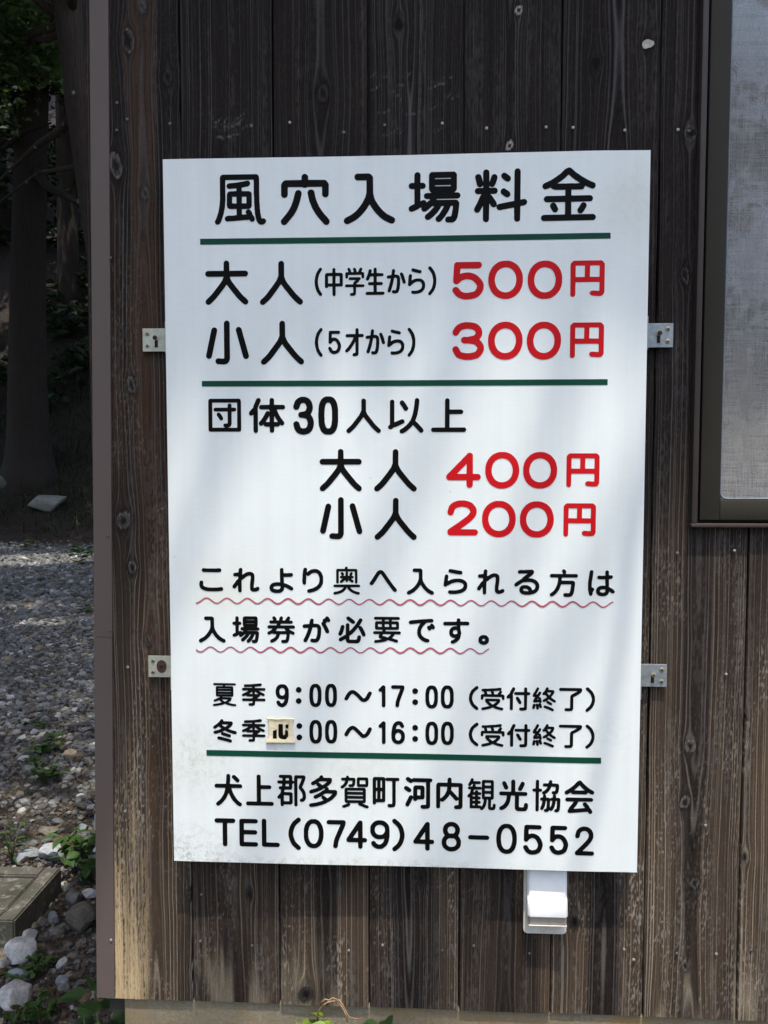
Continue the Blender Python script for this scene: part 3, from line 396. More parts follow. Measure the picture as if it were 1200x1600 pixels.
  [[3356,2867,7,0,7,3,6,6,2,6,1,92,1,4,2,1,180,-1,1,-2,0,-5,0,-53,-1,-4,-16,0,-27,3,-15,-1,-7,-4,-5,-6,-2,-8,1,-8,3,-6,5,-5,6,-3,13,-2,34,-3,16,0,15,3,5,2,5,4,9,15,2,9,0,210,-1,6,-4,8,-12,12,-5,3,-8,2,-205,0,-9,-2,-9,-7,-10,-12,-2,-4,-1,-6,0,-227,2,-8,3,-5,6,-5],[3380,3021,-1,3,1,79,3,1,65,-1,1,-4,-1,-78,-4,-1],[3491,3021,-1,3,0,79,4,1,68,-1,1,-4,-1,-78,-4,-1]]]),
 ('black', [
  [[352,2384,31,-1,11,1,25,0,31,4,10,4,5,7,1,10,-4,7,-6,5,-7,1,-36,-5,-28,0,-8,-1,-11,0,-10,1,-18,0,-27,6,-12,7,-5,7,-1,6,2,19,-2,4,-3,5,-5,4,-7,2,-6,-1,-6,-4,-4,-4,-1,-5,-2,-15,0,-11,3,-13,9,-15,15,-12,19,-7,12,-4,13,-1],[305,2549,112,-1,21,2,6,2,5,4,3,6,0,6,-1,5,-3,4,-4,4,-6,2,-19,0,-13,-2,-87,0,-9,2,-14,0,-7,-2,-5,-5,-3,-6,1,-8,3,-6,4,-4,5,-2]],
  [[606,2376,6,0,6,2,5,5,3,6,0,91,1,3,13,7,9,9,20,14,10,5,9,3,13,-1,2,-1,2,-7,-2,-25,-3,-14,-3,-28,0,-36,2,-6,5,-9,9,-7,6,-3,27,0,14,4,11,6,6,7,2,8,0,6,-3,5,-5,5,-5,2,-8,-1,-14,-7,-7,-2,-5,-1,-2,3,0,20,6,39,0,12,1,8,0,21,-3,14,-6,9,-7,6,-11,5,-12,2,-16,-1,-17,-5,-17,-10,-11,-8,-4,-1,0,26,1,11,0,8,-2,5,-3,4,-5,3,-5,1,-9,-2,-6,-6,-4,-11,-1,-19,-6,-2,-28,-3,-7,-4,-4,-5,-1,-10,2,-4,4,-5,9,-4,23,1,5,-5,1,-9,-4,-10,-7,-4,-7,-7,-12,-18,-14,-17,-6,-10,-2,-6,2,-8,4,-6,7,-4,8,0,5,2,4,3,15,20,3,3,1,-49,4,-8]],
  [[922,2373,19,0,13,1,9,3,9,5,11,11,5,8,5,22,4,0,13,-6,14,-7,17,-10,8,-4,6,0,7,2,5,5,3,6,0,6,-4,7,-17,13,-23,12,-21,9,-14,3,-2,22,0,20,-2,6,1,4,2,0,34,1,8,1,17,0,9,3,6,4,4,6,0,6,-2,7,-4,5,-8,3,-32,-2,-7,-1,-27,1,-1,3,-1,30,-4,7,-8,4,-6,0,-6,-3,-5,-5,-2,-6,0,-74,1,-11,0,-23,-2,-1,-8,1,-13,0,-18,-1,-22,-6,-10,-5,-11,-12,-3,-4,-3,-8,-2,-13,2,-14,2,-4,6,-9,6,-6,8,-5,20,-6],[929,2406,-11,1,-13,3,-4,2,-3,3,0,3,1,5,2,2,6,4,15,4,19,1,18,-2,0,-4,-1,-11,-4,-6,-8,-4,-11,-2]],
  [[1199,2377,10,0,17,3,33,11,16,8,12,9,17,16,8,11,7,14,5,14,1,19,0,20,-1,16,-8,23,-8,14,-13,13,-15,9,-10,4,-15,1,-24,-3,-12,-4,-8,-4,-24,-17,0,9,2,13,-1,6,-3,5,-4,3,-5,2,-6,0,-8,-3,-5,-7,-3,-9,-6,-41,0,-27,-2,-17,0,-12,3,-19,2,-5,4,-3,6,-3,8,0,7,5,3,6,1,36,2,9,-2,17,1,7,2,0,9,-5,8,0,5,3,9,8,11,8,9,5,13,3,12,0,11,-3,10,-8,5,-8,6,-19,2,-17,-2,-19,-4,-14,-7,-12,-13,-13,-20,-12,-17,-7,-32,-8,-5,-3,-5,-6,-1,-9,4,-8]],
  [[1419,2363,8,0,30,6,11,4,19,8,14,9,13,14,8,11,4,10,1,0,4,-9,7,-9,13,-13,12,-9,13,-7,22,-9,20,-5,11,0,5,4,3,4,0,7,-3,5,-5,3,-19,4,-23,8,-22,15,-8,8,-1,3,4,1,71,1,4,1,4,4,1,4,0,5,-4,6,-7,3,-97,0,-11,1,-9,-1,-92,-1,-7,-4,-2,-7,2,-7,7,-4,75,-1,3,0,1,-2,-2,-3,-10,-10,-17,-11,-21,-8,-26,-5,-7,-4,-4,-4,-1,-7,3,-6],[1443,2458,5,0,4,2,4,3,2,5,0,89,1,3,4,1,52,0,4,-1,-4,-10,-1,-23,-2,-2,-14,0,5,8,0,8,-3,5,-8,8,-5,2,-5,-1,-5,-2,-2,-4,-1,-5,1,-6,10,-13,-11,-1,-4,-3,-4,-5,0,-6,3,-5,4,-2,16,-3,-3,-4,-13,-10,-6,-7,-1,-8,5,-7,6,-2,8,2,14,11,13,12,2,-1,1,-7,3,-6,6,-3,7,1,3,2,2,4,2,13,8,-9,21,-14,7,-1,7,3,3,6,0,5,-2,5,-16,12,-2,3,15,3,4,2,2,5,0,6,-3,5,-5,3,-9,1,8,16,0,5,-1,4,-4,4,-4,2,-5,0,-5,-2,-6,-8,-3,-6,-1,-7,3,-8,-10,0,-2,2,-1,23,-4,10,5,1,52,0,3,-1,1,-3,1,-91,2,-5,4,-2,6,-1,5,2,4,5,1,6,0,98,-3,10,-4,3,-6,2,-69,0,-1,1,0,9,-2,5,-3,3,-6,2,-6,-2,-4,-3,-3,-5,-1,-8,-3,-2,-58,0,-6,-2,-5,-5,-2,-9,0,-97,2,-8],[1538,2496,0,3,2,2,1,-2]],
  [[1933,2389,9,1,7,5,3,8,-2,9,-29,36,-34,47,-43,63,-11,11,-14,6,-14,0,-15,-7,-9,-9,-49,-77,-10,-12,-2,-5,0,-6,4,-8,6,-5,8,-1,7,3,7,6,19,27,30,48,8,11,4,1,4,-2,6,-8,30,-45,48,-66,21,-26]],
  [[2048,2368,11,1,23,11,15,9,10,9,18,18,14,17,12,18,3,-2,12,-19,13,-16,17,-17,20,-16,25,-12,5,-2,6,1,5,1,4,3,3,5,1,9,-4,8,-5,5,-21,10,-17,12,-13,14,-8,9,-17,25,-7,14,-5,24,0,67,-4,8,-10,8,-6,1,-50,0,-8,-3,-5,-6,-2,-7,2,-6,3,-5,5,-3,6,-1,35,-1,2,-1,0,-50,-5,-20,-4,-11,-13,-22,-13,-16,-16,-16,-8,-6,-11,-7,-21,-11,-7,-6,-3,-8,1,-8,5,-6]],
  [[2402,2375,35,0,32,4,28,7,17,8,16,12,9,13,4,9,2,11,0,16,-1,11,-6,12,-13,13,-17,10,-22,6,-39,0,-14,-2,-21,-5,-29,-13,-1,4,4,28,-1,12,-2,5,-5,4,-5,2,-6,0,-8,-4,-4,-7,-8,-53,-2,-28,3,-6,5,-4,6,-2,7,0,4,3,6,5,11,4,13,8,11,6,23,7,19,4,23,0,16,-4,13,-6,5,-5,2,-5,1,-8,-1,-8,-3,-5,-9,-10,-11,-6,-28,-8,-13,-2,-22,-1,-28,1,-4,-1,-5,-2,-3,-3,-3,-5,0,-6,1,-5,3,-5,4,-2],[2476,2542,16,1,6,2,4,4,2,6,0,8,-4,6,-5,4,-40,6,-49,9,-11,-1,-5,-4,-3,-5,-1,-6,1,-6,3,-5,5,-3,16,-4]],
  [[2687,2374,7,0,4,3,4,3,2,6,1,95,3,3,9,5,16,14,15,11,11,5,10,3,6,1,3,-1,3,-3,1,-6,-1,-27,-6,-41,0,-34,1,-9,7,-11,9,-8,9,-3,11,0,14,2,16,7,8,5,5,6,1,6,0,7,-3,4,-3,4,-6,2,-10,-1,-9,-5,-8,-4,-8,0,-2,1,-1,24,3,14,3,26,2,19,0,20,-1,10,-3,9,-3,5,-7,6,-14,7,-19,1,-11,-2,-15,-6,-29,-17,-1,3,0,25,2,11,-1,8,-3,4,-3,4,-5,2,-4,1,-5,-1,-5,-2,-5,-7,-2,-9,-1,-17,-1,-3,-34,-4,-7,-4,-3,-5,-1,-5,0,-6,6,-8,8,-3,23,1,6,-5,0,-10,-3,-11,-8,-4,-6,-7,-26,-37,-5,-10,-2,-6,2,-8,3,-5,6,-3,8,-1,5,2,5,4,14,20,3,2,1,-5,1,-45,4,-8,5,-3]],
  [[3031,2374,28,0,15,2,11,4,13,2,6,3,9,5,16,12,8,11,7,16,2,19,-2,17,-6,14,-14,16,-11,8,-18,8,-17,4,-19,0,-4,1,4,4,29,23,7,8,6,14,0,9,-5,8,-9,6,-6,0,-10,-1,-39,0,-9,-2,-39,0,-6,-1,-7,-4,-5,-6,-1,-9,4,-8,7,-4,6,-1,11,2,39,0,10,1,5,-1,-12,-10,-6,-4,-23,-19,-8,-11,-19,-11,-26,-18,-11,-10,-4,-6,-1,-8,3,-8,6,-5,7,-1,7,2,38,27,15,8,19,1,16,2,22,0,17,-4,16,-8,5,-6,4,-6,1,-8,0,-11,-4,-10,-3,-4,-7,-6,-9,-5,-3,1,-4,11,-9,13,-15,11,-17,6,-27,0,-6,-1,-13,-5,-12,-13,-5,-11,0,-17,1,-6,5,-9,8,-8,11,-7,13,-4],[3034,2407,-8,1,-11,3,-3,4,-1,5,4,3,8,3,9,0,10,-3,10,-8,3,-5,-1,-3,-6,-1]],
  [[3363,2360,30,0,12,3,6,2,5,3,9,11,4,9,6,24,6,51,0,19,-3,6,-5,5,-12,5,-89,0,-2,3,2,20,4,2,114,0,7,2,4,4,3,5,0,6,-1,5,-3,4,-5,4,-5,1,-86,0,-2,2,4,6,1,6,0,6,-2,5,-4,6,-5,5,-4,2,-6,1,-5,-1,-5,-3,-4,-8,0,-7,2,-6,7,-12,-2,-2,-93,0,-8,-3,-5,-6,-1,-7,1,-6,3,-5,5,-3,6,-1,50,0,3,-2,0,-3,-1,-20,-6,-30,-4,-12,-9,-21,-14,-22,-9,-8,-22,-17,-3,-6,0,-6,2,-6,4,-5,5,-2,6,-1,12,5,16,12,15,16,16,22,8,18,9,28,2,3,78,0,3,-1,0,-2,-2,-21,-3,-24,-6,-22,-3,-2,-8,-2,-29,1,-7,-3,-5,-6,-1,-8,3,-8,8,-6]],
  [[3650,2370,7,-2,30,0,17,8,7,5,5,7,5,10,2,10,2,0,4,-2,16,-12,6,-2,6,0,5,2,5,4,2,4,1,7,-1,4,-11,13,-19,13,-16,7,-1,2,-1,33,-1,9,0,20,3,2,17,2,5,2,6,8,2,8,-3,8,-7,5,-7,1,-15,-1,-1,3,-1,28,-4,6,-6,4,-6,1,-5,-2,-5,-3,-3,-5,-1,-6,0,-26,-2,-3,-36,-1,-14,2,-8,-3,-5,-8,-1,-6,2,-6,4,-5,7,-3,6,-2,44,0,1,0,2,-3,1,-48,-3,-2,-15,2,-18,-2,-14,-4,-14,-10,-8,-12,-4,-15,0,-7,2,-11,4,-8,3,-5,8,-8,9,-4],[3565,2373,5,-2,6,1,5,2,3,4,3,7,0,16,9,11,4,12,-1,7,-4,6,-6,4,-8,1,-2,3,0,32,2,19,3,14,8,61,-1,6,-2,5,-5,4,-6,2,-6,-1,-7,-3,-3,-5,-2,-6,-12,-86,0,-60,2,-14,4,-11,3,-20,4,-6],[3667,2399,-13,3,-5,4,-3,6,4,8,4,3,10,3,26,-1,1,-1,1,-4,-2,-11,-3,-5,-8,-4]]]),
 ('black', [
  [[259,1940,6,-1,7,1,38,22,10,8,23,23,12,16,10,15,3,-1,12,-19,12,-16,20,-20,16,-12,34,-17,7,0,4,2,7,7,2,4,0,7,-1,4,-3,5,-5,3,-26,14,-14,11,-21,22,-17,27,-7,15,-4,20,-1,69,-3,8,-10,8,-8,2,-51,0,-8,-3,-5,-5,-2,-7,1,-6,3,-6,5,-4,7,-2,35,0,3,-1,0,-51,-3,-17,-6,-14,-8,-14,-16,-22,-20,-21,-13,-8,-23,-12,-6,-5,-5,-5,-2,-7,1,-8,4,-6]],
  [[719,1939,16,0,11,2,8,5,6,9,3,9,5,23,1,11,3,21,0,9,-2,5,-5,6,-11,6,-80,0,-3,0,0,2,91,1,6,1,5,4,2,5,1,4,-1,5,-2,5,-7,4,-12,2,4,8,3,11,0,55,-4,12,-6,5,-8,2,-94,0,-6,-2,-5,-3,-4,-5,-3,-11,0,-50,3,-11,5,-11,-15,-1,-5,-1,-5,-4,-3,-8,1,-8,4,-5,7,-3,12,-1,0,-3,-1,-2,-10,-6,-5,5,-4,3,-8,0,-8,-2,-1,1,-1,2,0,47,2,3,9,0,7,3,5,8,-1,8,-3,5,-4,4,-15,2,0,33,-4,8,-5,3,-5,2,-4,0,-5,-2,-4,-5,-2,-5,-2,-34,-17,-2,-5,-4,-3,-7,1,-7,4,-7,6,-3,13,0,1,-1,1,-3,0,-61,-2,-3,-16,-7,-5,-4,-3,-8,0,-5,2,-5,3,-3,5,-3,11,0,25,10,9,7,2,-1,2,-10,3,-4,5,-3,7,-1,11,5,22,18,3,2,2,-1,-1,-4,-11,-13,-8,-7,-12,-10,-6,-8,-1,-8,4,-7,6,-4,8,0,5,1,6,4,14,12,21,22,9,13,4,9,7,1,1,-3,-7,-14,-13,-18,-13,-14,-3,-7,0,-6,3,-7,7,-4,7,0,9,3,15,17,14,19,12,24,2,7,3,3,3,0,2,-3,-1,-15,-6,-25,-1,-2,-3,-2,-8,1,-6,-1,-5,-4,-3,-6,0,-6,2,-5,4,-5],[663,2106,-1,0,0,2,3,0,65,0,0,-2,-3,0],[663,2139,-1,0,0,2,3,0,65,0,0,-2,-3,-1]],
  [[974,1942,32,0,9,4,8,7,5,11,4,13,3,22,1,15,2,10,24,-10,8,1,6,4,2,5,1,6,-1,4,-4,5,-8,5,-26,12,-8,10,3,1,33,0,6,2,7,6,1,5,-1,6,-4,6,-7,4,-110,0,-4,1,3,9,3,3,87,0,5,1,5,3,3,4,1,5,0,6,-3,5,-8,4,-17,1,-2,1,7,13,2,6,-2,8,-6,6,-8,2,-8,-4,-9,-11,-13,-21,-17,0,-3,0,-1,3,4,14,0,6,-1,5,-7,6,-5,2,-6,-1,-6,-4,-4,-6,-5,-16,-1,-8,-3,-1,-12,0,-6,1,1,8,0,5,-11,17,-7,4,-10,0,-7,-6,-2,-8,1,-6,8,-14,-3,-1,-20,0,-6,-2,-4,-3,-2,-5,-1,-4,1,-5,4,-6,8,-4,50,0,2,-1,-3,-9,-1,-3,-3,0,-61,0,-8,-4,-4,-6,-1,-6,3,-6,4,-5,6,-2,27,0,3,-1,-8,-10,-30,-15,-5,-7,-1,-7,3,-8,5,-4,5,-1,9,1,19,10,7,-4,10,-2,17,-1,2,-2,-4,-11,-6,-10,-6,-6,-16,-10,-14,-7,-4,-3,-4,-8,1,-8,3,-4,4,-4,5,-1,5,0,20,9,15,10,14,14,8,11,5,9,6,21,52,0,2,0,1,-2,0,-10,-4,-20,-3,-12,-5,-3,-24,-1,-6,-4,-3,-5,0,-6,1,-5,5,-6],[916,2048,1,2,7,8,4,8,4,1,58,0,4,-8,9,-10,-7,-2,-75,0]],
  [[1238,1949,16,0,18,4,8,6,10,12,8,19,5,23,2,14,2,38,-2,16,-3,7,-5,9,-10,9,-17,6,-26,0,-4,1,2,22,-1,11,-3,5,-4,3,-9,2,-8,-3,-6,-7,-2,-8,-5,-28,-18,-2,-17,0,-10,-2,-7,-4,-5,-6,-1,-4,1,-7,3,-5,4,-4,10,-2,14,1,14,0,2,-1,1,-1,-3,-10,-9,-26,-13,-31,-16,-32,-2,-7,4,-9,8,-5,9,-1,5,2,4,3,7,11,14,28,12,28,14,44,2,9,5,3,26,0,7,-2,1,-2,2,-5,2,-12,-3,-36,-5,-22,-4,-11,-3,-5,-5,-2,-7,-1,-19,2,-6,-1,-7,-5,-3,-7,1,-9,6,-8,7,-3],[1355,2029,7,0,8,4,5,7,0,8,-6,19,-18,34,-7,12,0,2,7,5,5,8,11,-3,6,1,5,2,5,6,2,8,-2,7,-11,18,-8,7,-8,2,-6,-1,-6,-4,-3,-4,-2,-9,-11,-2,-7,-5,-3,-8,1,-12,-9,-8,-3,-10,2,-9,15,-23,19,-43,6,-6]],
  [[1544,1945,71,0,14,6,4,5,5,7,5,12,3,17,0,10,-1,4,-3,5,-4,3,-5,2,-9,-1,-7,-6,-3,-6,-4,-22,-5,-3,-48,-1,-6,1,-3,3,0,28,12,8,13,11,17,17,32,37,4,-12,10,-17,22,-44,5,-3,8,-2,8,3,4,6,2,6,0,9,-9,21,-13,25,-9,14,-5,5,-6,3,-10,-1,0,2,25,42,1,6,-1,7,-4,4,-3,3,-7,2,-6,0,-5,-3,-5,-5,-18,-29,-12,-18,-29,-35,-18,-18,-2,0,-1,3,0,47,-2,8,-6,6,-8,2,-8,-2,-6,-6,-2,-8,-1,-81,-1,-2,-7,-3,-30,-18,-15,-8,-6,-8,-1,-9,3,-7,3,-3,7,-3,6,0,6,2,31,17,4,1,1,-14,6,-11,4,-3,7,-5],[1464,2009,5,0,5,1,9,8,7,13,7,19,9,38,-3,9,-4,4,-5,2,-6,1,-5,-2,-4,-3,-5,-5,-9,-33,-13,-31,0,-6,2,-7,4,-5],[1575,2113,10,0,5,2,3,4,3,5,0,4,0,5,-3,5,-8,8,-39,29,-10,2,-9,-3,-4,-4,-2,-6,0,-6,2,-6,9,-9,37,-28]],
  [[1768,1950,25,2,46,8,22,6,4,3,3,5,4,1,9,0,8,-4,28,-7,30,-9,7,1,5,3,3,4,0,6,-1,5,-5,5,-5,2,-37,11,-3,2,14,15,9,17,39,0,8,3,3,4,2,6,-1,5,-3,5,-4,2,-5,1,-114,0,-3,1,0,8,1,2,4,1,95,0,5,1,4,3,4,4,1,6,0,46,-2,7,-6,5,-5,2,-45,0,-2,1,-1,2,0,6,2,2,1,1,52,0,6,1,5,4,3,6,-1,6,-3,5,-4,3,-6,1,-192,0,-8,-1,-5,-4,-3,-5,0,-6,3,-6,5,-3,6,-1,50,0,2,-1,1,-2,0,-6,-1,-2,-2,-1,-42,0,-5,-2,-5,-5,-3,-7,0,-43,0,-4,3,-6,5,-5,5,-2,47,0,3,-1,0,-2,-1,-6,-2,-3,-64,0,-5,-2,-5,-4,-2,-5,1,-6,3,-4,4,-4,44,-1,1,-2,-6,-14,0,-8,2,-5,8,-8,17,-4,-9,-3,-28,-5,-14,0,-8,-3,-5,-5,-2,-8,4,-7],[1865,2001,-4,3,-11,4,-21,4,0,2,5,12,63,0,5,-1,-2,-4,-16,-14,-5,-5,-4,-1],[1792,2090,-1,7,0,13,1,2,26,0,4,-1,1,-17,-1,-4],[1850,2090,-2,7,1,13,1,2,29,0,4,-1,1,-17,-2,-4],[1911,2090,-2,7,0,13,2,2,29,0,4,-1,1,-17,-2,-4],[1850,2139,-1,2,0,6,1,2,1,1,30,0,1,-1,2,-2,0,-6,-2,-2,-1,-1]],
  [[2206,1959,10,0,8,4,5,8,-1,10,-3,4,-4,3,-33,12,-17,12,-10,14,-3,9,-2,14,3,19,4,11,12,20,19,18,5,8,3,2,13,2,33,1,6,2,5,5,3,6,0,6,-3,7,-7,5,-6,1,-17,0,-38,-3,-10,0,-8,-1,-35,-2,-15,-3,-53,-5,-12,-5,-5,-6,-1,-9,4,-8,9,-5,8,0,29,3,46,6,2,-1,-19,-33,-5,-19,-2,-14,0,-17,2,-14,3,-11,9,-16,16,-17,20,-13,17,-7],[2226,2062,6,0,6,3,4,3,4,8,8,-4,8,-1,6,3,5,7,2,6,-2,8,-11,19,-8,6,-8,2,-6,-2,-6,-6,-3,-10,-10,0,-5,-1,-4,-3,-4,-5,-1,-10,5,-10,6,-9]],
  [[2421,1951,8,0,11,4,21,13,14,13,13,18,9,43,-4,25,-4,18,1,24,3,1,44,0,13,-1,6,1,6,5,3,8,-1,9,-6,7,-10,3,-58,0,-1,3,0,12,-3,6,-6,5,-7,2,-7,-2,-6,-5,-2,-6,-1,-12,0,-2,-3,-1,-9,-2,-58,0,-11,-1,-18,0,-7,-2,-5,-5,-3,-8,2,-7,4,-7,7,-3,95,1,6,-1,0,-3,-1,-3,-16,0,-9,-2,-14,-6,-8,-6,-6,-8,-5,-9,-3,-8,0,-25,3,-8,5,-10,9,-9,11,-6,8,-3,12,0,3,-2,-2,-3,-11,-8,-19,-9,-5,-5,-2,-7,2,-8,5,-5],[2439,2033,-7,4,-5,8,0,6,2,8,6,6,4,2,8,1,11,0,2,-3,2,-6,1,-11,0,-10,-4,-2,-16,-3]],
  [[2676,1945,19,0,14,5,7,5,6,6,5,8,3,7,0,22,-6,13,-11,11,-10,5,-8,2,-20,0,-16,-6,-12,-12,-6,-14,0,-21,4,-9,5,-8,13,-10],[2681,1977,-4,3,-4,4,0,3,1,5,4,3,6,2,10,-3,4,-5,-2,-6,-3,-3,-4,-3]]]),
 ('black', [
  [[370,1386,5,-1,15,2,36,6,21,5,11,4,7,5,4,0,4,-1,7,-5,14,-4,29,-7,24,-3,9,0,5,0,4,3,3,5,-1,5,-2,3,-4,3,-21,2,-25,5,-14,4,-2,2,21,15,3,4,6,15,-2,5,-4,4,-8,3,-64,0,-2,0,0,2,2,2,4,0,76,0,5,2,3,2,4,6,1,7,0,61,-4,9,-3,3,-4,2,-57,0,-2,1,-1,2,2,3,3,1,80,0,4,2,4,5,0,6,-4,5,-7,2,-175,0,-5,-1,-5,-3,-2,-5,1,-4,3,-5,4,-2,72,0,4,-1,0,-3,-1,-2,-3,-1,-48,0,-5,-2,-4,-6,-1,-6,0,-68,4,-6,4,-3,24,-1,2,0,1,-2,-10,-7,-10,-3,-13,-7,-17,-7,-5,-6,0,-6,5,-6,9,-1,33,14,11,-10,9,-6,1,-3,-19,-6,-35,-6,-9,-1,-5,-1,-5,-4,-2,-6,2,-6],[465,1427,-17,13,-2,4,12,0,36,0,-4,-5,-17,-11],[412,1490,-1,2,3,0,109,0,0,-2,-3,0,-72,0,-6,-1],[411,1514,0,3,3,1,106,0,3,-1,1,-2,-1,-1,-3,-1,-105,0],[412,1538,-1,2,4,1,105,0,3,-1,0,-1]],
  [[681,1394,5,-1,26,0,13,5,5,7,2,10,1,15,1,3,77,1,6,2,4,4,2,4,-1,7,-3,4,-5,3,-58,0,-4,2,6,5,3,5,8,2,4,4,3,4,1,7,1,1,20,-8,7,-1,7,3,4,6,0,6,-4,7,-35,16,-10,7,3,2,39,0,7,1,4,3,3,7,-1,6,-3,5,-8,2,-69,0,-8,-1,-3,2,0,7,2,2,45,5,9,4,4,5,1,6,-2,5,-4,4,-9,2,-30,-4,-28,-2,-21,-3,-54,-2,-7,-4,-2,-8,2,-8,7,-5,4,-1,8,2,47,1,3,-2,0,-4,-1,-2,-8,1,-67,0,-7,-1,-4,-5,-1,-4,0,-5,2,-5,5,-3,6,-1,38,0,3,-2,-27,-16,-22,-9,-4,-5,-1,-4,0,-7,4,-4,5,-3,6,0,19,6,1,0,5,-6,6,-3,45,0,4,-2,-7,-12,-76,-1,-7,-2,-5,-5,0,-7,1,-4,4,-4,5,-2,78,-1,2,-1,0,-5,0,-6,-2,-3,-23,-1,-5,-2,-2,-3,-2,-5,0,-5,3,-4],[686,1497,-2,2,1,2,18,13,3,1,1,-10,2,-6,-1,-1],[731,1497,-2,2,2,6,0,10,2,2,26,-19,-3,-2]]]),
 ('black', [
  [[2627,1384,8,0,7,3,3,7,-1,9,-7,10,-23,18,-9,13,-6,12,-3,9,-4,15,0,14,2,11,5,14,3,7,8,13,7,8,24,20,3,5,1,8,-2,6,-5,4,-6,1,-5,0,-8,-5,-18,-16,-13,-12,-5,-7,-6,-11,-9,-25,-4,-26,1,-19,4,-14,5,-14,7,-14,9,-13,6,-6]],
  [[2677,1384,6,0,25,4,25,7,16,5,17,9,16,-9,15,-5,41,-10,8,0,5,3,4,4,1,6,-3,6,-4,4,-28,6,-22,7,-3,2,26,26,5,7,2,10,0,7,-1,5,-6,5,-8,2,-101,0,-7,-2,-5,-6,0,-13,2,-7,6,-9,27,-25,-3,-2,-9,-3,-49,-11,-4,-5,-1,-7,2,-6],[2763,1436,-28,22,-2,1,1,2,63,0,0,-2,-2,-3,-12,-9,-17,-13],[2671,1473,7,0,6,4,3,6,0,14,2,2,4,0,146,0,2,-2,1,-13,2,-4,5,-5,6,-1,6,3,4,6,0,26,-3,7,-7,5,-5,2,-14,0,0,4,7,11,0,6,-3,8,-7,4,5,7,2,6,-2,7,-6,4,-11,0,-41,-6,-12,0,-47,-4,-24,0,-17,-2,-5,-2,-3,-3,-2,-5,0,-5,3,-5,4,-3,13,-1,1,-11,3,-8,-1,-2,-13,0,-8,-3,-4,-3,-3,-4,-1,-7,0,-23,2,-6],[2722,1523,-2,2,0,6,-7,13,0,1,23,2,13,0,1,-9,4,-11,0,-4],[2778,1523,-1,2,0,11,-5,12,1,2,29,2,17,3,5,0,-20,-32]],
  [[2998,1386,14,-1,26,3,6,2,5,4,3,3,2,8,1,112,2,2,12,1,5,1,6,6,1,6,-1,6,-6,6,-5,1,-12,1,-2,1,-1,29,-3,6,-7,3,-4,1,-5,-2,-3,-2,-3,-5,-1,-28,-1,-3,-72,-1,-7,-4,-4,-6,0,-5,1,-4,4,-5,5,-2,70,-1,3,0,1,-2,0,-101,-1,-2,-3,0,-25,-1,-8,-3,-3,-7,0,-6,3,-6],[2918,1389,6,-1,5,2,5,4,2,6,0,116,-1,9,3,11,14,28,1,6,0,7,-2,4,-5,4,-5,2,-6,-1,-6,-5,-17,-33,-5,-16,-6,-4,-7,-6,-10,-13,-3,-6,2,-9,5,-6,8,-1,11,4,2,0,0,-91,3,-6],[2990,1442,8,0,6,3,4,7,-1,9,-10,19,-13,20,-8,5,-8,0,-5,-3,-3,-5,-1,-5,1,-6,22,-37]],
  [[3265,1385,9,1,5,6,1,7,-3,5,-3,3,-31,15,-33,12,-11,0,-6,-5,-2,-8,2,-4,3,-4,37,-13],[3140,1396,7,1,6,6,1,4,-1,11,1,9,4,-13,6,-5,7,0,4,1,4,5,1,5,-6,25,-5,8,6,6,2,6,0,8,-4,9,-2,13,-3,6,-4,3,-4,2,-8,0,6,8,13,21,2,7,-1,4,-6,6,-5,1,-4,-1,-7,-6,-11,-17,-4,-1,-4,1,2,5,8,14,13,26,0,5,-2,5,-5,4,-4,1,-7,-2,-4,-5,-12,-23,-18,-30,-2,-11,0,-4,2,-5,6,-5,11,0,2,-1,-11,-16,-6,-14,-1,-5,3,-6,7,-5,14,0,16,3,11,0,2,-1,2,-3,-5,-5,-4,-7,-6,5,-5,1,-6,-2,-7,-6,-7,6,-7,0,-4,-2,-5,-6,-5,-26,1,-7,4,-4,6,-2,6,2,6,6,5,22,3,-3,3,-22,3,-7],[3249,1437,8,0,6,5,2,6,-2,6,-8,7,-25,13,-9,2,14,10,3,1,12,-9,27,-17,5,-1,5,0,4,2,3,3,2,8,-3,6,-22,14,-15,11,2,5,14,19,7,11,3,10,0,8,-3,7,-7,4,-40,1,2,10,-1,5,-4,5,-8,1,-5,-1,-5,-5,-7,-17,-5,-7,-4,-7,-9,-8,-4,-6,-1,-5,2,-8,5,-4,7,-1,9,4,15,-19,-2,-3,-29,-19,-4,-5,-1,-6,3,-7,3,-2,5,-1,6,1,15,7,0,-1,-1,-5,1,-5,4,-6,20,-12],[3139,1483,-1,1,1,1,7,8,2,-6,-1,-3,-3,-1],[3236,1524,-11,15,-3,6,5,1,27,-1,-1,-3,-9,-13,-6,-5]],
  [[3376,1389,23,-1,8,1,14,1,9,3,7,7,4,14,0,93,2,3,23,12,19,12,20,16,7,11,2,9,-2,9,-5,7,-5,2,-4,0,-163,0,-8,-2,-4,-4,-3,-7,2,-7,4,-4,6,-3,138,0,-1,-4,-18,-11,-27,-14,-5,-6,-4,-8,-1,-4,0,-94,-2,-3,-2,-1,-20,-1,-11,1,-6,-3,-5,-6,-1,-7,3,-7]],
  [[3551,1386,8,-1,9,5,14,13,17,17,5,8,11,23,6,24,0,31,-2,11,-7,20,-8,16,-6,9,-17,17,-16,15,-8,2,-6,-1,-6,-5,-2,-6,0,-6,5,-6,28,-27,7,-11,5,-11,4,-15,2,-10,0,-14,-5,-22,-10,-21,-5,-7,-26,-25,-5,-6,0,-6,1,-5,2,-3]]]),
 ('black', [
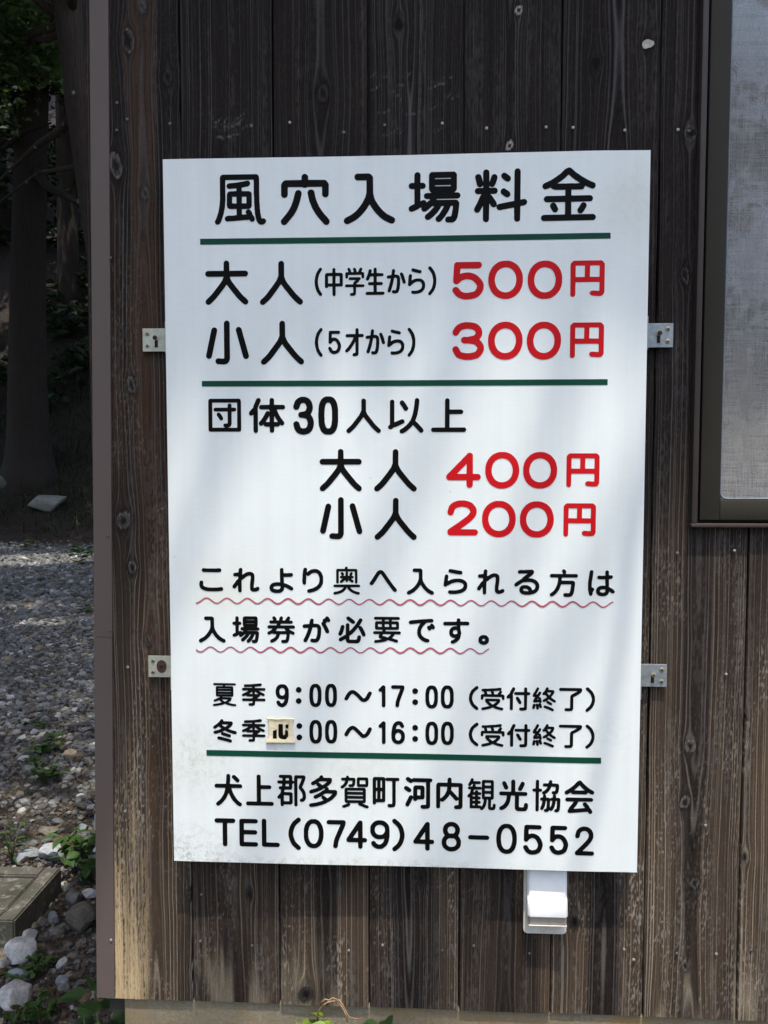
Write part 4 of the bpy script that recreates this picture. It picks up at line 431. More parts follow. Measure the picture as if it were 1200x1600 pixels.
  [[956,1385,12,-1,11,3,14,9,12,12,9,16,4,12,7,41,0,37,-1,8,0,14,-5,16,-8,14,-8,9,-11,7,-11,3,-28,0,-10,-3,-9,-6,-13,-13,-7,-16,-4,-17,0,-20,4,-19,6,-13,9,-12,6,-5,19,-8,32,0,0,-6,-5,-13,-8,-11,-8,-4,-3,0,-8,4,-8,13,-4,4,-5,2,-6,1,-7,-2,-4,-3,-3,-5,-1,-6,1,-6,9,-19,5,-5,8,-5],[964,1486,-10,4,-5,6,-3,7,-3,18,3,15,5,10,8,5,5,2,7,0,5,-2,6,-4,5,-8,4,-12,0,-16,-3,-11,-7,-9,-8,-5]],
  [[1105,1513,10,0,9,3,7,8,4,9,0,9,-4,10,-7,7,-9,4,-10,0,-9,-4,-7,-7,-4,-10,0,-9,4,-9,7,-8]],
  [[1105,1416,9,0,9,4,7,7,4,9,0,10,-4,9,-7,7,-9,4,-9,0,-10,-4,-7,-7,-4,-9,0,-10,4,-9,7,-7]],
  [[1243,1390,21,-1,11,4,9,6,8,8,6,12,4,13,4,19,1,48,-1,9,0,22,-6,27,-4,11,-7,9,-12,11,-11,4,-25,-1,-9,-3,-8,-5,-6,-6,-8,-14,-4,-12,-3,-18,0,-12,-2,-8,0,-45,2,-8,0,-13,4,-18,6,-16,5,-8,12,-11],[1252,1422,-5,2,-4,5,-6,17,-3,31,0,28,3,30,5,16,5,7,8,1,7,-2,4,-6,2,-5,5,-25,0,-22,2,-9,-2,-8,0,-22,-5,-24,-4,-8,-3,-4,-6,-2]],
  [[1376,1392,22,-1,9,3,9,6,7,7,5,8,5,14,4,17,2,17,0,60,-2,17,-3,14,-5,14,-7,11,-10,10,-13,5,-23,-1,-10,-3,-7,-5,-7,-8,-8,-15,-6,-27,-2,-18,0,-49,2,-19,3,-18,5,-13,9,-14,7,-6],[1385,1424,-5,3,-3,4,-5,17,-3,29,0,30,1,8,0,12,5,21,5,11,8,2,5,-1,4,-4,6,-18,3,-25,0,-42,-2,-17,-4,-19,-5,-9,-7,-2]],
  [[1661,1438,15,-1,9,3,14,8,12,12,7,11,20,40,0,6,-2,7,-4,3,-6,3,-10,0,-7,-5,-9,-14,-11,-22,-7,-11,-8,-6,-5,-1,-8,4,-30,32,-20,18,-14,10,-9,5,-5,1,-21,0,-13,-6,-8,-6,-12,-12,-13,-20,-14,-28,1,-9,5,-7,8,-3,10,2,8,8,23,38,11,9,8,2,14,-10,20,-18,32,-34,10,-6]],
  [[1835,1395,7,0,7,3,4,6,2,8,0,158,-2,6,-5,5,-5,4,-6,1,-8,-1,-5,-4,-10,-12,-16,-14,-2,-4,-2,-6,2,-8,7,-6,6,-2,11,1,2,-1,1,-120,1,-5,3,-5]],
  [[1952,1397,5,-1,7,2,4,3,3,5,2,13,2,20,4,14,36,100,2,14,-1,9,-4,7,-6,4,-89,1,-9,-4,-5,-8,-1,-6,2,-6,4,-5,6,-3,62,0,3,-1,0,-4,-25,-67,-11,-36,-3,-26,0,-13,4,-8]],
  [[2107,1514,9,1,8,5,6,8,3,9,-1,10,-5,8,-8,6,-10,3,-9,-1,-9,-5,-6,-8,-2,-9,1,-10,5,-9,8,-6]],
  [[2107,1418,9,1,9,5,6,8,2,10,-1,9,-5,9,-8,6,-9,2,-10,-1,-8,-5,-6,-8,-3,-9,1,-10,5,-8,8,-6]],
  [[2237,1390,21,0,8,1,9,5,11,10,5,9,6,12,5,30,0,64,-2,16,-4,17,-7,15,-8,11,-11,7,-11,3,-21,0,-8,-2,-8,-4,-12,-11,-6,-11,-4,-11,-3,-16,-2,-15,0,-57,2,-18,4,-18,5,-12,7,-10,10,-10],[2244,1422,-5,3,-4,6,-6,23,-2,17,0,38,4,26,4,14,6,7,7,2,8,-2,3,-3,4,-7,3,-11,4,-23,0,-44,-4,-23,-5,-16,-6,-6,-7,-1]],
  [[2368,1392,25,0,10,2,7,5,12,12,6,12,4,13,4,18,0,74,-5,23,-3,11,-8,13,-13,12,-6,3,-9,2,-24,0,-9,-3,-10,-6,-6,-7,-9,-16,-7,-24,-1,-16,0,-56,1,-17,4,-16,7,-16,7,-10,8,-7],[2376,1424,-5,2,-3,3,-4,10,-3,9,-3,25,0,38,2,17,5,20,5,8,4,3,7,1,7,-1,5,-4,4,-7,3,-9,4,-21,0,-53,-4,-22,-6,-14,-6,-4,-6,-1]]]),
 ('black', [
  [[504,1068,5,-1,7,0,6,2,4,5,1,5,-1,6,-2,5,-6,4,-36,11,-67,16,-9,-2,-4,-3,-3,-4,-1,-7,1,-4,5,-6,5,-3,70,-16],[497,1113,5,-1,5,0,5,2,4,4,2,5,0,6,-2,5,-3,4,-4,2,-63,19,-1,1,1,2,19,9,26,-13,35,-11,25,-6,9,1,6,4,3,6,0,8,-3,5,-6,4,-34,8,-25,9,-3,2,4,5,14,11,12,12,3,5,4,9,0,10,-1,6,-4,5,-4,2,-5,1,-65,0,-2,1,-1,8,-4,6,-6,3,-8,0,-8,-7,-6,-11,-10,-8,-7,-9,-36,-26,-3,-4,-2,-6,1,-7,4,-5,5,-3,6,-1,6,3,25,18,3,1,18,-16,2,-3,-4,-2,-20,-8,-36,-10,-4,-3,-3,-5,-1,-5,1,-4,3,-5,4,-3,11,-2,12,3,38,12,1,-1,-4,-6,0,-8,2,-6,4,-4],[463,1205,-14,9,-9,8,-1,2,1,1,48,1,5,-2,-3,-3,-8,-7,-14,-9,-2,-1]],
  [[677,1078,6,-1,26,0,13,4,4,5,3,7,0,22,2,3,77,1,6,2,4,4,2,4,-1,7,-3,4,-5,3,-58,0,-4,2,10,10,7,2,4,4,3,4,0,7,2,1,22,-9,8,1,6,4,2,4,1,5,-2,5,-3,3,-28,13,-16,10,4,2,37,0,6,1,5,3,2,5,0,6,-2,5,-5,3,-4,1,-74,0,-4,1,-2,1,0,6,2,4,36,3,10,2,8,3,4,4,2,6,-2,7,-4,4,-4,1,-7,1,-37,-6,-14,-1,-13,-3,-23,0,-8,-1,-19,0,-18,-2,-7,-4,-2,-7,1,-7,6,-5,5,-1,15,0,8,1,19,0,14,2,3,-2,-1,-6,-76,-1,-6,-1,-4,-5,-2,-4,1,-5,2,-5,5,-3,6,-1,36,0,4,-2,-7,-6,-19,-10,-23,-10,-4,-5,-1,-5,1,-5,4,-4,4,-3,8,0,17,6,2,0,5,-6,6,-3,45,0,4,-2,-5,-11,-2,-2,-77,0,-6,-2,-5,-5,-1,-7,2,-4,4,-4,5,-2,78,-1,1,-1,1,-5,0,-9,-2,-2,-23,0,-5,-3,-3,-3,-1,-5,0,-4,2,-5],[683,1182,-3,2,1,2,19,13,2,1,3,-16,0,-1],[728,1182,-2,2,2,6,0,10,2,2,26,-19,-3,-2,-6,1]]]),
 ('black', [
  [[2629,1070,8,-1,7,4,3,6,0,10,-8,9,-22,17,-7,8,-5,6,-4,10,-6,17,-2,9,0,13,2,11,3,9,6,14,5,9,10,10,20,15,8,10,0,8,-2,6,-5,4,-6,2,-8,-3,-22,-17,-19,-19,-9,-17,-6,-16,-4,-14,-2,-17,2,-17,4,-16,6,-15,9,-18,18,-17]],
  [[2680,1069,5,-1,18,3,32,8,27,10,6,4,13,-7,19,-6,17,-5,23,-5,10,0,4,1,5,6,1,6,-3,5,-4,4,-35,8,-17,6,-3,2,27,25,3,6,4,9,0,10,-2,6,-4,4,-8,2,-103,0,-7,-3,-4,-6,-1,-9,3,-10,3,-5,9,-12,20,-17,-3,-2,-9,-3,-48,-12,-5,-5,-1,-6,2,-7],[2765,1120,-5,5,-14,9,-8,8,-1,2,0,1,62,0,1,-1,-2,-2,-8,-8,-22,-15],[2673,1158,8,-1,5,4,3,6,1,14,2,2,3,0,147,0,2,-2,0,-12,3,-6,7,-4,8,1,4,4,2,5,0,25,-1,4,-4,5,-4,3,-19,1,-2,1,0,1,7,13,1,8,-4,7,-9,4,1,1,6,4,3,4,1,6,-2,5,-5,5,-9,1,-41,-7,-12,0,-66,-6,-25,0,-6,-2,-3,-3,-2,-4,0,-7,3,-5,4,-2,15,-2,-1,-10,4,-10,-2,-2,-20,-1,-5,-3,-3,-6,-2,-6,0,-24,2,-5],[2725,1207,-3,2,0,8,-5,13,6,2,16,0,7,1,5,0,1,-11,5,-11,-1,-3],[2781,1208,-1,1,0,11,-5,11,0,3,6,2,14,1,30,4,4,0,-16,-22,-6,-11]],
  [[3003,1069,14,-1,26,3,10,6,5,9,2,13,0,102,2,1,11,1,6,2,4,5,2,6,-2,6,-5,6,-5,1,-11,1,-1,1,-1,30,-4,7,-6,3,-5,1,-5,-2,-3,-2,-3,-5,-1,-30,-1,-3,-70,-1,-8,-3,-3,-7,0,-6,2,-5,3,-3,5,-2,68,0,3,-1,1,-1,0,-97,-2,-5,-2,-2,-25,0,-8,-4,-3,-7,0,-6,3,-6],[2923,1072,6,0,5,1,5,4,2,6,0,125,3,11,13,27,3,11,-1,4,-3,5,-3,3,-5,1,-8,-1,-6,-6,-16,-31,-4,-16,-15,-12,-9,-11,-2,-7,1,-9,6,-6,8,-1,9,5,2,-1,0,-91,3,-6],[2995,1126,8,-1,6,4,4,6,-1,9,-21,38,-9,6,-4,1,-5,-1,-5,-3,-3,-5,-1,-4,1,-7,22,-37]],
  [[3270,1073,7,1,6,5,1,5,0,5,-5,6,-38,16,-29,10,-10,0,-6,-4,-2,-8,2,-5,3,-3,6,-3,19,-6],[3143,1084,5,0,4,1,5,7,0,4,-2,22,7,-15,3,-4,5,-2,4,-1,5,2,4,5,1,4,-5,21,-5,11,7,6,1,6,-8,30,-3,6,-3,3,-5,2,-8,0,1,1,7,8,11,19,2,6,-1,6,-5,6,-5,1,-5,-1,-6,-6,-10,-17,-4,-1,-5,1,1,3,10,18,11,23,0,5,-2,4,-4,4,-5,1,-6,-1,-5,-5,-10,-21,-15,-23,-4,-9,-3,-11,2,-8,7,-5,11,-1,-1,-5,-11,-14,-4,-11,0,-5,3,-6,6,-5,14,0,27,4,3,-2,0,-3,-5,-5,-3,-5,-6,4,-5,1,-6,-1,-6,-6,-8,5,-6,1,-5,-2,-4,-6,-6,-28,1,-7,4,-4,7,-2,6,2,3,3,3,4,5,22,2,-4,3,-21,4,-6],[3254,1123,8,1,4,4,2,6,-2,8,-7,6,-10,5,-14,7,-8,2,5,6,7,5,2,0,27,-19,14,-7,5,-1,4,1,7,4,1,8,-3,7,-29,18,-7,6,0,2,13,15,9,16,3,13,0,7,-3,7,-6,3,-39,1,-2,2,2,9,-2,5,-5,4,-6,1,-4,-2,-5,-5,-4,-7,-2,-8,-7,-7,-4,-9,-11,-11,-2,-6,2,-8,4,-4,7,-1,7,3,4,0,14,-18,-2,-3,-7,-5,-23,-14,-4,-5,-1,-6,4,-7,3,-2,5,-1,9,3,11,5,1,-1,-1,-8,3,-7],[3143,1169,-1,2,4,6,3,2,2,-8,-3,-2],[3240,1210,-5,5,-7,11,-1,3,5,1,25,0,-1,-4,-9,-12,-4,-4]],
  [[3379,1071,22,0,8,1,14,0,9,4,7,7,4,12,0,92,0,5,3,3,14,7,27,16,22,17,6,11,3,10,-2,8,-6,6,-4,2,-5,0,-164,0,-8,-1,-4,-5,-3,-6,1,-6,5,-6,6,-2,138,-1,0,-2,-8,-7,-27,-15,-12,-6,-5,-6,-4,-13,0,-95,-2,-2,-22,-2,-11,2,-6,-3,-5,-6,-1,-8,4,-6]],
  [[3554,1069,5,-1,5,1,9,6,19,17,10,13,5,7,8,18,5,17,2,12,0,25,-2,13,-5,17,-8,17,-9,14,-12,13,-18,15,-8,3,-6,-1,-6,-5,-2,-6,0,-6,5,-6,24,-22,6,-10,11,-26,3,-16,1,-11,-4,-19,-9,-21,-8,-13,-24,-22,-5,-6,0,-6,1,-5,3,-3]]]),
 ('black', [
  [[1109,1198,9,0,10,4,7,7,4,9,0,10,-4,9,-7,7,-10,4,-9,0,-10,-4,-7,-7,-4,-9,0,-10,4,-9,7,-7]],
  [[1108,1098,10,0,9,4,7,7,4,10,0,9,-4,10,-7,7,-9,4,-10,0,-9,-4,-7,-7,-4,-10,0,-9,4,-10,7,-7]],
  [[1243,1070,18,0,11,2,11,5,8,8,5,7,7,17,6,30,0,67,-2,16,-4,16,-4,12,-8,12,-11,10,-14,5,-24,0,-10,-3,-9,-7,-6,-6,-8,-14,-4,-13,-4,-18,-1,-19,0,-45,2,-22,5,-24,8,-17,9,-9,9,-7],[1252,1103,-5,2,-6,6,-5,19,-4,31,0,27,4,29,4,17,6,8,4,2,5,1,6,-2,4,-2,4,-7,4,-12,3,-25,0,-47,-3,-23,-3,-10,-4,-8,-2,-3,-3,-2]],
  [[1376,1073,23,0,15,6,5,5,8,9,5,9,5,21,2,12,0,17,2,10,0,29,-2,10,0,17,-4,20,-4,13,-7,12,-12,11,-14,5,-22,0,-9,-3,-8,-5,-9,-9,-7,-14,-7,-28,0,-13,-1,-8,0,-47,1,-7,0,-13,4,-18,5,-13,7,-13,12,-11],[1385,1105,-4,2,-3,3,-4,8,-3,13,-4,31,0,28,2,8,0,12,5,24,7,11,8,2,4,-1,4,-3,6,-16,4,-18,1,-39,-1,-10,0,-17,-4,-19,-2,-8,-6,-9,-6,-2]],
  [[1661,1125,14,0,11,3,11,7,15,15,9,14,17,35,0,6,-2,6,-5,6,-6,2,-10,-1,-7,-5,-16,-31,-9,-15,-5,-5,-8,-4,-5,1,-6,5,-8,9,-28,28,-20,18,-9,6,-7,3,-11,3,-12,-1,-11,-5,-9,-5,-16,-15,-13,-20,-14,-27,0,-9,6,-8,8,-4,10,2,8,8,21,36,13,11,5,3,3,0,11,-7,14,-13,40,-41,11,-8]],
  [[1836,1075,7,-1,7,4,5,6,1,8,0,165,-2,7,-5,5,-4,3,-6,2,-8,-2,-6,-4,-11,-13,-16,-14,-2,-4,-2,-6,2,-8,7,-6,9,-2,11,2,1,-2,0,-126,4,-9,4,-4]],
  [[1953,1075,21,0,9,3,14,7,11,12,6,8,5,14,2,14,0,17,-1,13,-4,11,-7,12,-10,11,-5,3,-14,7,-11,2,-14,0,-9,-2,-1,1,2,14,5,11,6,7,9,4,7,-2,9,-15,5,-6,5,-3,6,-1,6,1,5,3,4,6,1,5,-1,6,-11,23,-10,10,-8,4,-9,2,-14,0,-11,-3,-12,-6,-14,-14,-9,-19,-5,-19,-6,-42,0,-24,1,-7,0,-18,6,-17,7,-12,10,-10,14,-8],[1962,1108,-7,1,-6,3,-6,9,-4,14,0,12,3,14,5,8,8,5,10,2,9,-3,7,-5,4,-7,2,-6,2,-14,-3,-14,-5,-11,-4,-4,-6,-3]],
  [[2107,1196,9,1,9,5,6,8,3,9,-2,10,-5,9,-7,5,-10,3,-9,-1,-9,-5,-6,-8,-2,-10,1,-9,5,-9,8,-6]],
  [[2107,1099,10,1,9,5,5,8,3,9,-1,10,-5,9,-8,6,-10,2,-9,-1,-9,-5,-6,-8,-2,-10,1,-9,5,-9,8,-6]],
  [[2238,1073,24,0,11,3,8,6,8,8,7,11,3,10,4,14,2,14,0,70,-6,30,-7,15,-12,14,-5,4,-15,5,-20,-1,-9,-2,-11,-6,-7,-7,-8,-14,-4,-13,-3,-16,-2,-17,0,-53,2,-19,3,-15,5,-13,8,-14,9,-8],[2246,1106,-4,2,-4,4,-4,8,-2,9,-4,29,0,34,4,28,3,12,7,10,9,2,8,-2,4,-3,3,-8,5,-16,1,-15,0,-50,-1,-16,-4,-14,-3,-8,-7,-6,-6,-1]],
  [[2372,1075,20,0,11,2,8,4,8,9,6,7,4,8,5,16,4,22,0,67,-2,15,-5,18,-9,18,-8,9,-11,6,-11,3,-16,0,-11,-2,-6,-3,-8,-6,-8,-10,-5,-9,-4,-13,-3,-15,-2,-17,0,-55,2,-17,4,-16,3,-11,8,-14,10,-9],[2380,1108,-5,2,-3,3,-5,9,-2,10,-4,26,0,38,4,25,4,15,6,8,9,2,6,-1,4,-2,4,-7,4,-12,4,-24,0,-46,-4,-24,-5,-15,-7,-6,-6,-2]]]),
 ('black', [
  [[586,503,6,0,4,1,8,6,4,9,-1,6,-1,5,-5,6,-11,7,-11,9,-14,14,-10,14,-12,19,-10,18,-10,25,-6,21,1,2,3,0,78,1,7,3,5,6,1,7,-1,7,-6,8,-9,4,-90,1,-1,8,3,32,-1,35,-3,6,-6,5,-6,2,-8,-1,-8,-6,-3,-8,-1,-25,-4,-48,-84,-1,-9,-4,-6,-8,-1,-7,2,-7,4,-6,7,-3,78,-1,3,0,1,-2,-10,-38,-6,-15,-13,-24,-10,-14,-10,-12,-22,-18,-8,-8,-4,-7,1,-10,4,-6,5,-3,6,-2,7,0,7,4,24,18,18,21,14,18,15,29,9,23,2,1,20,-42,12,-20,12,-14,24,-25,14,-10],[567,716,6,-1,5,2,4,2,4,5,3,9,-1,6,-2,5,-22,23,-15,12,-4,2,-6,1,-10,-3,-5,-5,-3,-7,0,-6,3,-6,35,-34]],
  [[655,515,8,-1,206,0,6,1,5,3,3,3,3,5,1,8,-2,6,-5,6,-6,4,-96,0,-3,2,0,107,3,2,75,1,7,3,3,3,3,6,1,7,-2,6,-3,5,-4,3,-6,2,-74,0,-3,2,-1,75,-3,9,-8,5,-8,1,-8,-2,-6,-6,-3,-8,0,-220,-3,-3,-74,0,-8,-1,-4,-4,-3,-4,-2,-4,-1,-6,4,-10,3,-3]],
  [[956,513,8,0,6,3,3,3,3,8,2,2,58,1,8,3,5,7,3,9,0,70,-1,7,-3,6,-4,5,-11,3,-52,0,-2,1,-1,2,4,15,2,2,49,1,4,0,6,4,4,6,2,6,0,33,1,1,6,3,8,5,1,-192,4,-8,7,-5,5,0,5,1,6,6,2,9,0,227,1,3,2,0,31,1,2,-1,1,-2,-9,-23,-16,-38,-2,-9,0,-6,4,-14,15,-18,9,-15,3,-8,3,-14,0,-12,-5,-13,-13,-6,-5,-5,-2,-6,1,-6,3,-5,3,-3,5,-2,6,0,11,2,6,3,12,11,4,8,4,12,-1,31,-3,16,-6,14,-11,19,-10,10,-2,4,26,66,4,17,0,6,-3,6,-6,7,-5,3,-6,0,-64,0,-8,-2,-5,-5,-3,-6,-1,-41,-8,5,-6,2,-1,34,-5,9,-7,5,-6,1,-86,0,-6,-1,-5,-5,-4,-7,1,-5,2,-5,4,-4,5,-2,20,-2,1,-3,0,-14,-2,-2,-28,0,-7,-1,-3,-3,-4,-5,-1,-4,1,-6,4,-7,7,-3,30,-2,0,-17,-1,-3,-1,0,-14,-1,-5,-1,-5,-4,-2,-3,-2,-8,4,-8,5,-4,9,-2,2,-2,-6,-31,-13,-11,-12,-17,-1,-8,2,-6,6,-6,8,-1,10,3,1,-1,1,-56,4,-7],[978,559,-2,1,0,3,0,47,5,1,40,-1,1,-5,0,-45,-3,-1],[992,691,-2,0,0,3,2,17,22,1,5,-1,0,-17,-1,-3],[995,742,-1,1,-1,3,0,12,1,3,20,1,5,-1,0,-15,-1,-3]],
  [[1205,512,8,-1,14,1,27,5,28,7,20,6,36,14,8,4,8,7,16,7,23,15,15,14,14,16,11,14,3,6,3,20,-2,8,-5,7,-5,2,-5,2,-53,0,-2,2,-1,9,-3,6,-5,4,-8,3,0,1,15,13,18,18,6,8,4,14,1,11,-2,8,-5,6,-10,3,-56,0,-2,2,-2,9,-4,7,-6,3,-8,0,-6,-2,-6,-6,-7,-13,-13,-6,-24,-18,-24,-13,-5,-6,-3,-7,0,-6,3,-6,4,-4,6,-3,8,0,8,3,12,7,5,2,1,-8,2,-5,6,-6,9,-6,0,-2,-12,-6,-16,-6,-35,-11,-11,-5,-5,-8,-1,-9,4,-8,6,-4,10,-1,43,13,46,20,11,9,15,5,2,-1,-3,-8,-2,-3,-12,-4,-15,-12,-20,-13,-40,-21,-5,-5,-2,-6,0,-8,4,-6,7,-5,8,-1,11,4,41,21,-3,-10,1,-8,3,-6,11,-9,1,-2,-1,-2,-17,-7,-28,-8,-27,-7,-32,-5,-10,-3,-7,-7,-2,-9,2,-5,2,-5],[1351,592,-22,19,-7,2,-9,2,2,3,17,12,8,3,55,-1,1,-2,-2,-3,-14,-15,-17,-14,-9,-6],[1310,707,-21,15,-11,7,0,1,7,6,8,3,55,-1,0,-1,-1,-2,-9,-9,-20,-15]],
  [[1689,508,12,0,6,4,3,4,1,4,-3,8,-4,4,-31,11,-14,7,-2,2,14,1,6,2,6,6,3,9,0,100,-3,10,-3,4,-4,3,-6,1,-150,0,-8,-1,-5,-3,-4,-7,-2,-11,0,-91,3,-11,6,-9,7,-2,14,-1,-8,-5,-38,-15,-3,-4,-2,-6,1,-5,3,-4,8,-4,9,0,23,9,19,8,6,5,2,7,0,6,-6,8,1,0,69,1,3,-1,1,-11,5,-7],[1529,579,-2,2,0,3,0,5,2,1,127,0,3,0,1,-2,0,-7,-3,-2],[1528,617,-1,6,1,2,3,1,125,0,3,-1,1,-3,-1,-5,-3,-1],[1528,653,-1,6,1,2,3,1,125,0,3,-1,1,-3,-1,-5,-3,-1],[1476,680,8,0,6,2,12,9,15,14,9,14,6,15,2,13,3,2,30,0,2,-1,0,-3,-1,-17,-3,-7,-3,-2,-16,0,-6,-3,-3,-3,-2,-5,0,-5,3,-5,4,-3,6,-2,23,0,8,3,10,10,5,14,3,38,-4,12,-4,4,-5,1,-42,1,-2,8,-2,5,-4,4,-6,1,-7,-1,-4,-4,-2,-5,-1,-8,-32,-1,-6,-2,-3,-4,-2,-6,2,-7,3,-4,6,-2,22,-1,3,-1,0,-1,-3,-9,-9,-16,-10,-10,-14,-10,-3,-4,-2,-4,1,-6,3,-5],[1618,695,74,0,4,1,5,3,4,6,3,11,0,48,-3,8,-2,4,-5,3,-6,1,-71,0,-4,-1,-4,-2,-4,-5,-2,-9,0,-47,3,-14,4,-4],[1634,721,-1,7,0,22,1,4,44,0,3,-1,1,-28,-1,-4]],
  [[1885,519,10,-1,25,3,13,5,3,4,3,5,4,20,0,194,2,2,19,1,6,3,4,3,1,5,1,5,-2,4,-5,7,-8,2,-92,0,-7,-2,-8,-7,-2,5,-4,5,-4,2,-5,2,-77,0,-8,-2,-6,-5,-4,-13,0,-208,1,-6,3,-5,3,-3,5,-2,8,1,6,4,3,5,1,10,2,1,60,1,9,3,6,5,2,5,1,6,0,176,2,1,5,-5,6,-3,42,-1,3,-1,1,-188,-2,-10,-2,-2,-26,1,-5,-2,-5,-5,-2,-7,1,-8,6,-7],[1776,594,-1,1,-1,2,0,61,2,4,3,0,3,0,1,-4,0,-61,-1,-3],[1815,594,-1,1,-1,2,0,61,2,4,5,0,2,0,2,-4,0,-61,-1,-2,-1,-1],[1776,692,-1,2,-1,2,0,56,2,3,3,1,3,-1,1,-3,0,-56,-1,-3],[1815,692,-1,2,-1,2,0,56,2,3,5,1,3,-2,1,-2,0,-56,-1,-2,-1,-2]],
  [[2170,512,23,0,28,3,5,3,5,3,4,5,2,5,2,11,0,202,1,1,11,5,4,5,3,7,-2,10,-3,4,-4,4,-10,2,-141,0,-8,-2,-9,-7,-27,17,-8,1,-7,-2,-5,-3,-4,-6,-1,-8,1,-7,10,-10,14,-9,8,-7,5,-2,6,0,6,1,5,3,6,6,10,-1,98,0,5,-1,0,-194,-2,-2,-16,-1,-15,1,-6,-3,-5,-4,-4,-8,1,-9,6,-8],[2039,531,6,0,5,1,7,5,15,27,16,36,4,4,1,-12,3,-6,7,-5,7,-2,7,1,4,3,4,3,4,8,44,1,6,1,6,5,5,8,1,6,0,83,-2,8,-7,8,-4,2,-7,2,-57,0,-8,-2,-8,-7,-3,-4,-2,-11,-1,-71,0,-1,-2,1,-8,7,-9,2,-9,-4,-7,-7,-31,-66,0,-8,1,-7,5,-6],[2129,631,-1,5,1,45,5,1,20,-1,1,-5,-1,-45,-4,-1],[2054,658,11,0,5,2,5,4,3,9,0,6,-2,5,-6,6,-22,16,-8,4,-9,1,-10,-2,-4,-5,-3,-6,-1,-8,3,-6,5,-6,25,-17]],
  [[2456,516,24,0,19,3,6,3,5,4,6,12,1,193,-2,4,-3,5,-5,3,-8,3,-76,1,-1,4,-1,25,-1,6,-4,5,-4,3,-5,2,-6,0,-8,-4,-6,-7,-1,-5,0,-25,-1,-4,-75,0,-11,-5,-6,-7,-4,-17,1,-184,1,-5,3,-5,8,-4,10,0,7,4,4,5,2,6,0,46,1,4,8,-5,6,-2,8,1,6,3,15,13,11,11,17,21,7,14,1,1,2,0,26,-27,13,-16,8,-7,6,-2,8,0,6,3,6,6,1,-8,0,-37,-8,-2,-19,-2,-6,-4,-5,-8,0,-7,2,-7,4,-4],[2326,607,-1,6,0,97,5,1,54,-1,0,-4,-3,-27,-14,-30,-18,-23],[2479,618,-38,42,-22,22,0,6,2,22,55,1,5,-1,0,-87,-1,-6]],
  [[2674,513,7,0,9,5,8,7,10,16,4,8,7,22,4,32,1,4,2,0,4,0,2,-2,0,-62,2,-13,3,-6,5,-5,5,-2,11,-2,12,0,11,2,6,3,5,4,2,4,3,11,2,21,-2,6,-5,5,-8,2,-8,-4,-3,-6,-2,-16,-2,-3,-5,-2,-3,1,-3,7,1,55,2,2,9,1,5,2,4,4,3,8,-1,144,-5,9,-7,4,-74,0,-8,-1,-6,-6,-2,-6,-1,-56,-6,6,-5,2,-37,0,-2,1,-1,2,0,9,-3,9,34,1,6,2,5,4,2,6,-1,6,-3,5,-5,3,-4,1,-49,0,-1,2,2,6,0,5,-2,6,-7,5,-7,0,-5,-2,-5,-6,-5,-17,-6,-8,-11,-22,1,-6,2,-5,7,-3,4,-1,5,1,5,3,9,14,3,1,6,-1,-6,-18,-1,-2,-27,-1,-6,-4,-4,-7,2,-8,4,-5,6,-2,11,0,2,-1,0,-2,-5,-14,-2,-9,-4,-8,-8,-5,-3,-3,-6,-9,-2,-6,2,-7,4,-4,4,-2,8,0,2,-1,1,-2,0,-83,4,-6,7,-4,11,2,64,0,2,-1,3,-9],[2676,546,-4,6,-5,2,-19,1,-1,5,1,8,13,1,4,2,4,4,2,7,-2,6,-4,5,-6,2,-9,0,-2,2,0,8,13,1,4,2,4,5,2,6,-2,6,-4,5,-4,2,-13,1,0,10,2,2,14,0,6,2,3,3,2,5,0,6,-3,6,-5,3,-17,2,-6,13,-8,4,-5,-1,-6,-3,-3,-5,-2,-8,-5,-1,-6,1,0,3,6,16,50,1,6,2,7,6,1,-79,4,-8,4,-4,8,-2,1,-4,-2,-15,-6,-25,-7,-14,-3,-3],[2605,554,-3,3,1,11,12,0,5,-1,1,-7,-1,-5],[2605,595,-3,2,1,8,12,1,5,-1,1,-6,-1,-3],[2605,633,-3,2,1,9,12,1,5,-1,1,-6,-1,-5],[2708,634,-2,1,-1,3,1,19,44,0,5,-1,0,-17,-1,-4],[2708,684,-3,2,0,5,0,11,3,2,43,0,3,-1,1,-1,0,-16,-2,-2],[2708,731,-3,2,0,5,0,12,3,3,43,0,3,-1,1,-2,0,-17,-2,-2]],
  [[2990,513,44,0,14,2,5,1,4,3,5,6,3,5,5,13,2,15,0,13,-4,9,-7,6,-5,1,-6,-1,-5,-2,-4,-4,-4,-7,-2,-21,-4,-3,-6,-1,-25,0,-3,3,-2,7,1,88,4,1,53,1,6,3,4,4,2,7,0,6,-1,5,-3,4,-5,3,-5,2,-87,1,-1,4,-1,87,-2,6,-6,6,-6,2,-6,0,-5,-1,-4,-4,-4,-4,-1,-5,-1,-91,-4,-1,-81,0,-8,-2,-6,-7,-2,-7,1,-8,4,-6,5,-3,7,-2,44,0,3,-1,0,-2,0,-11,-5,-25,-5,-14,-6,-12,-9,-11,-8,-8,-25,-16,-4,-7,0,-8,2,-6,6,-6,6,-2,8,0,9,3,13,7,18,15,15,20,10,19,5,17,5,25,2,22,4,1,26,0,3,-1,0,-3,0,-97,2,-13,5,-8,7,-7,5,-3],[2999,690,7,-1,5,2,7,5,10,19,13,29,1,8,-1,8,-4,6,-6,4,-5,1,-6,0,-5,-2,-4,-4,-23,-47,-3,-10,1,-7,6,-8],[2882,699,10,1,7,5,4,8,0,10,-8,18,-11,23,-5,5,-4,3,-5,1,-6,-1,-7,-3,-4,-6,-2,-6,1,-8,17,-41,6,-6]],
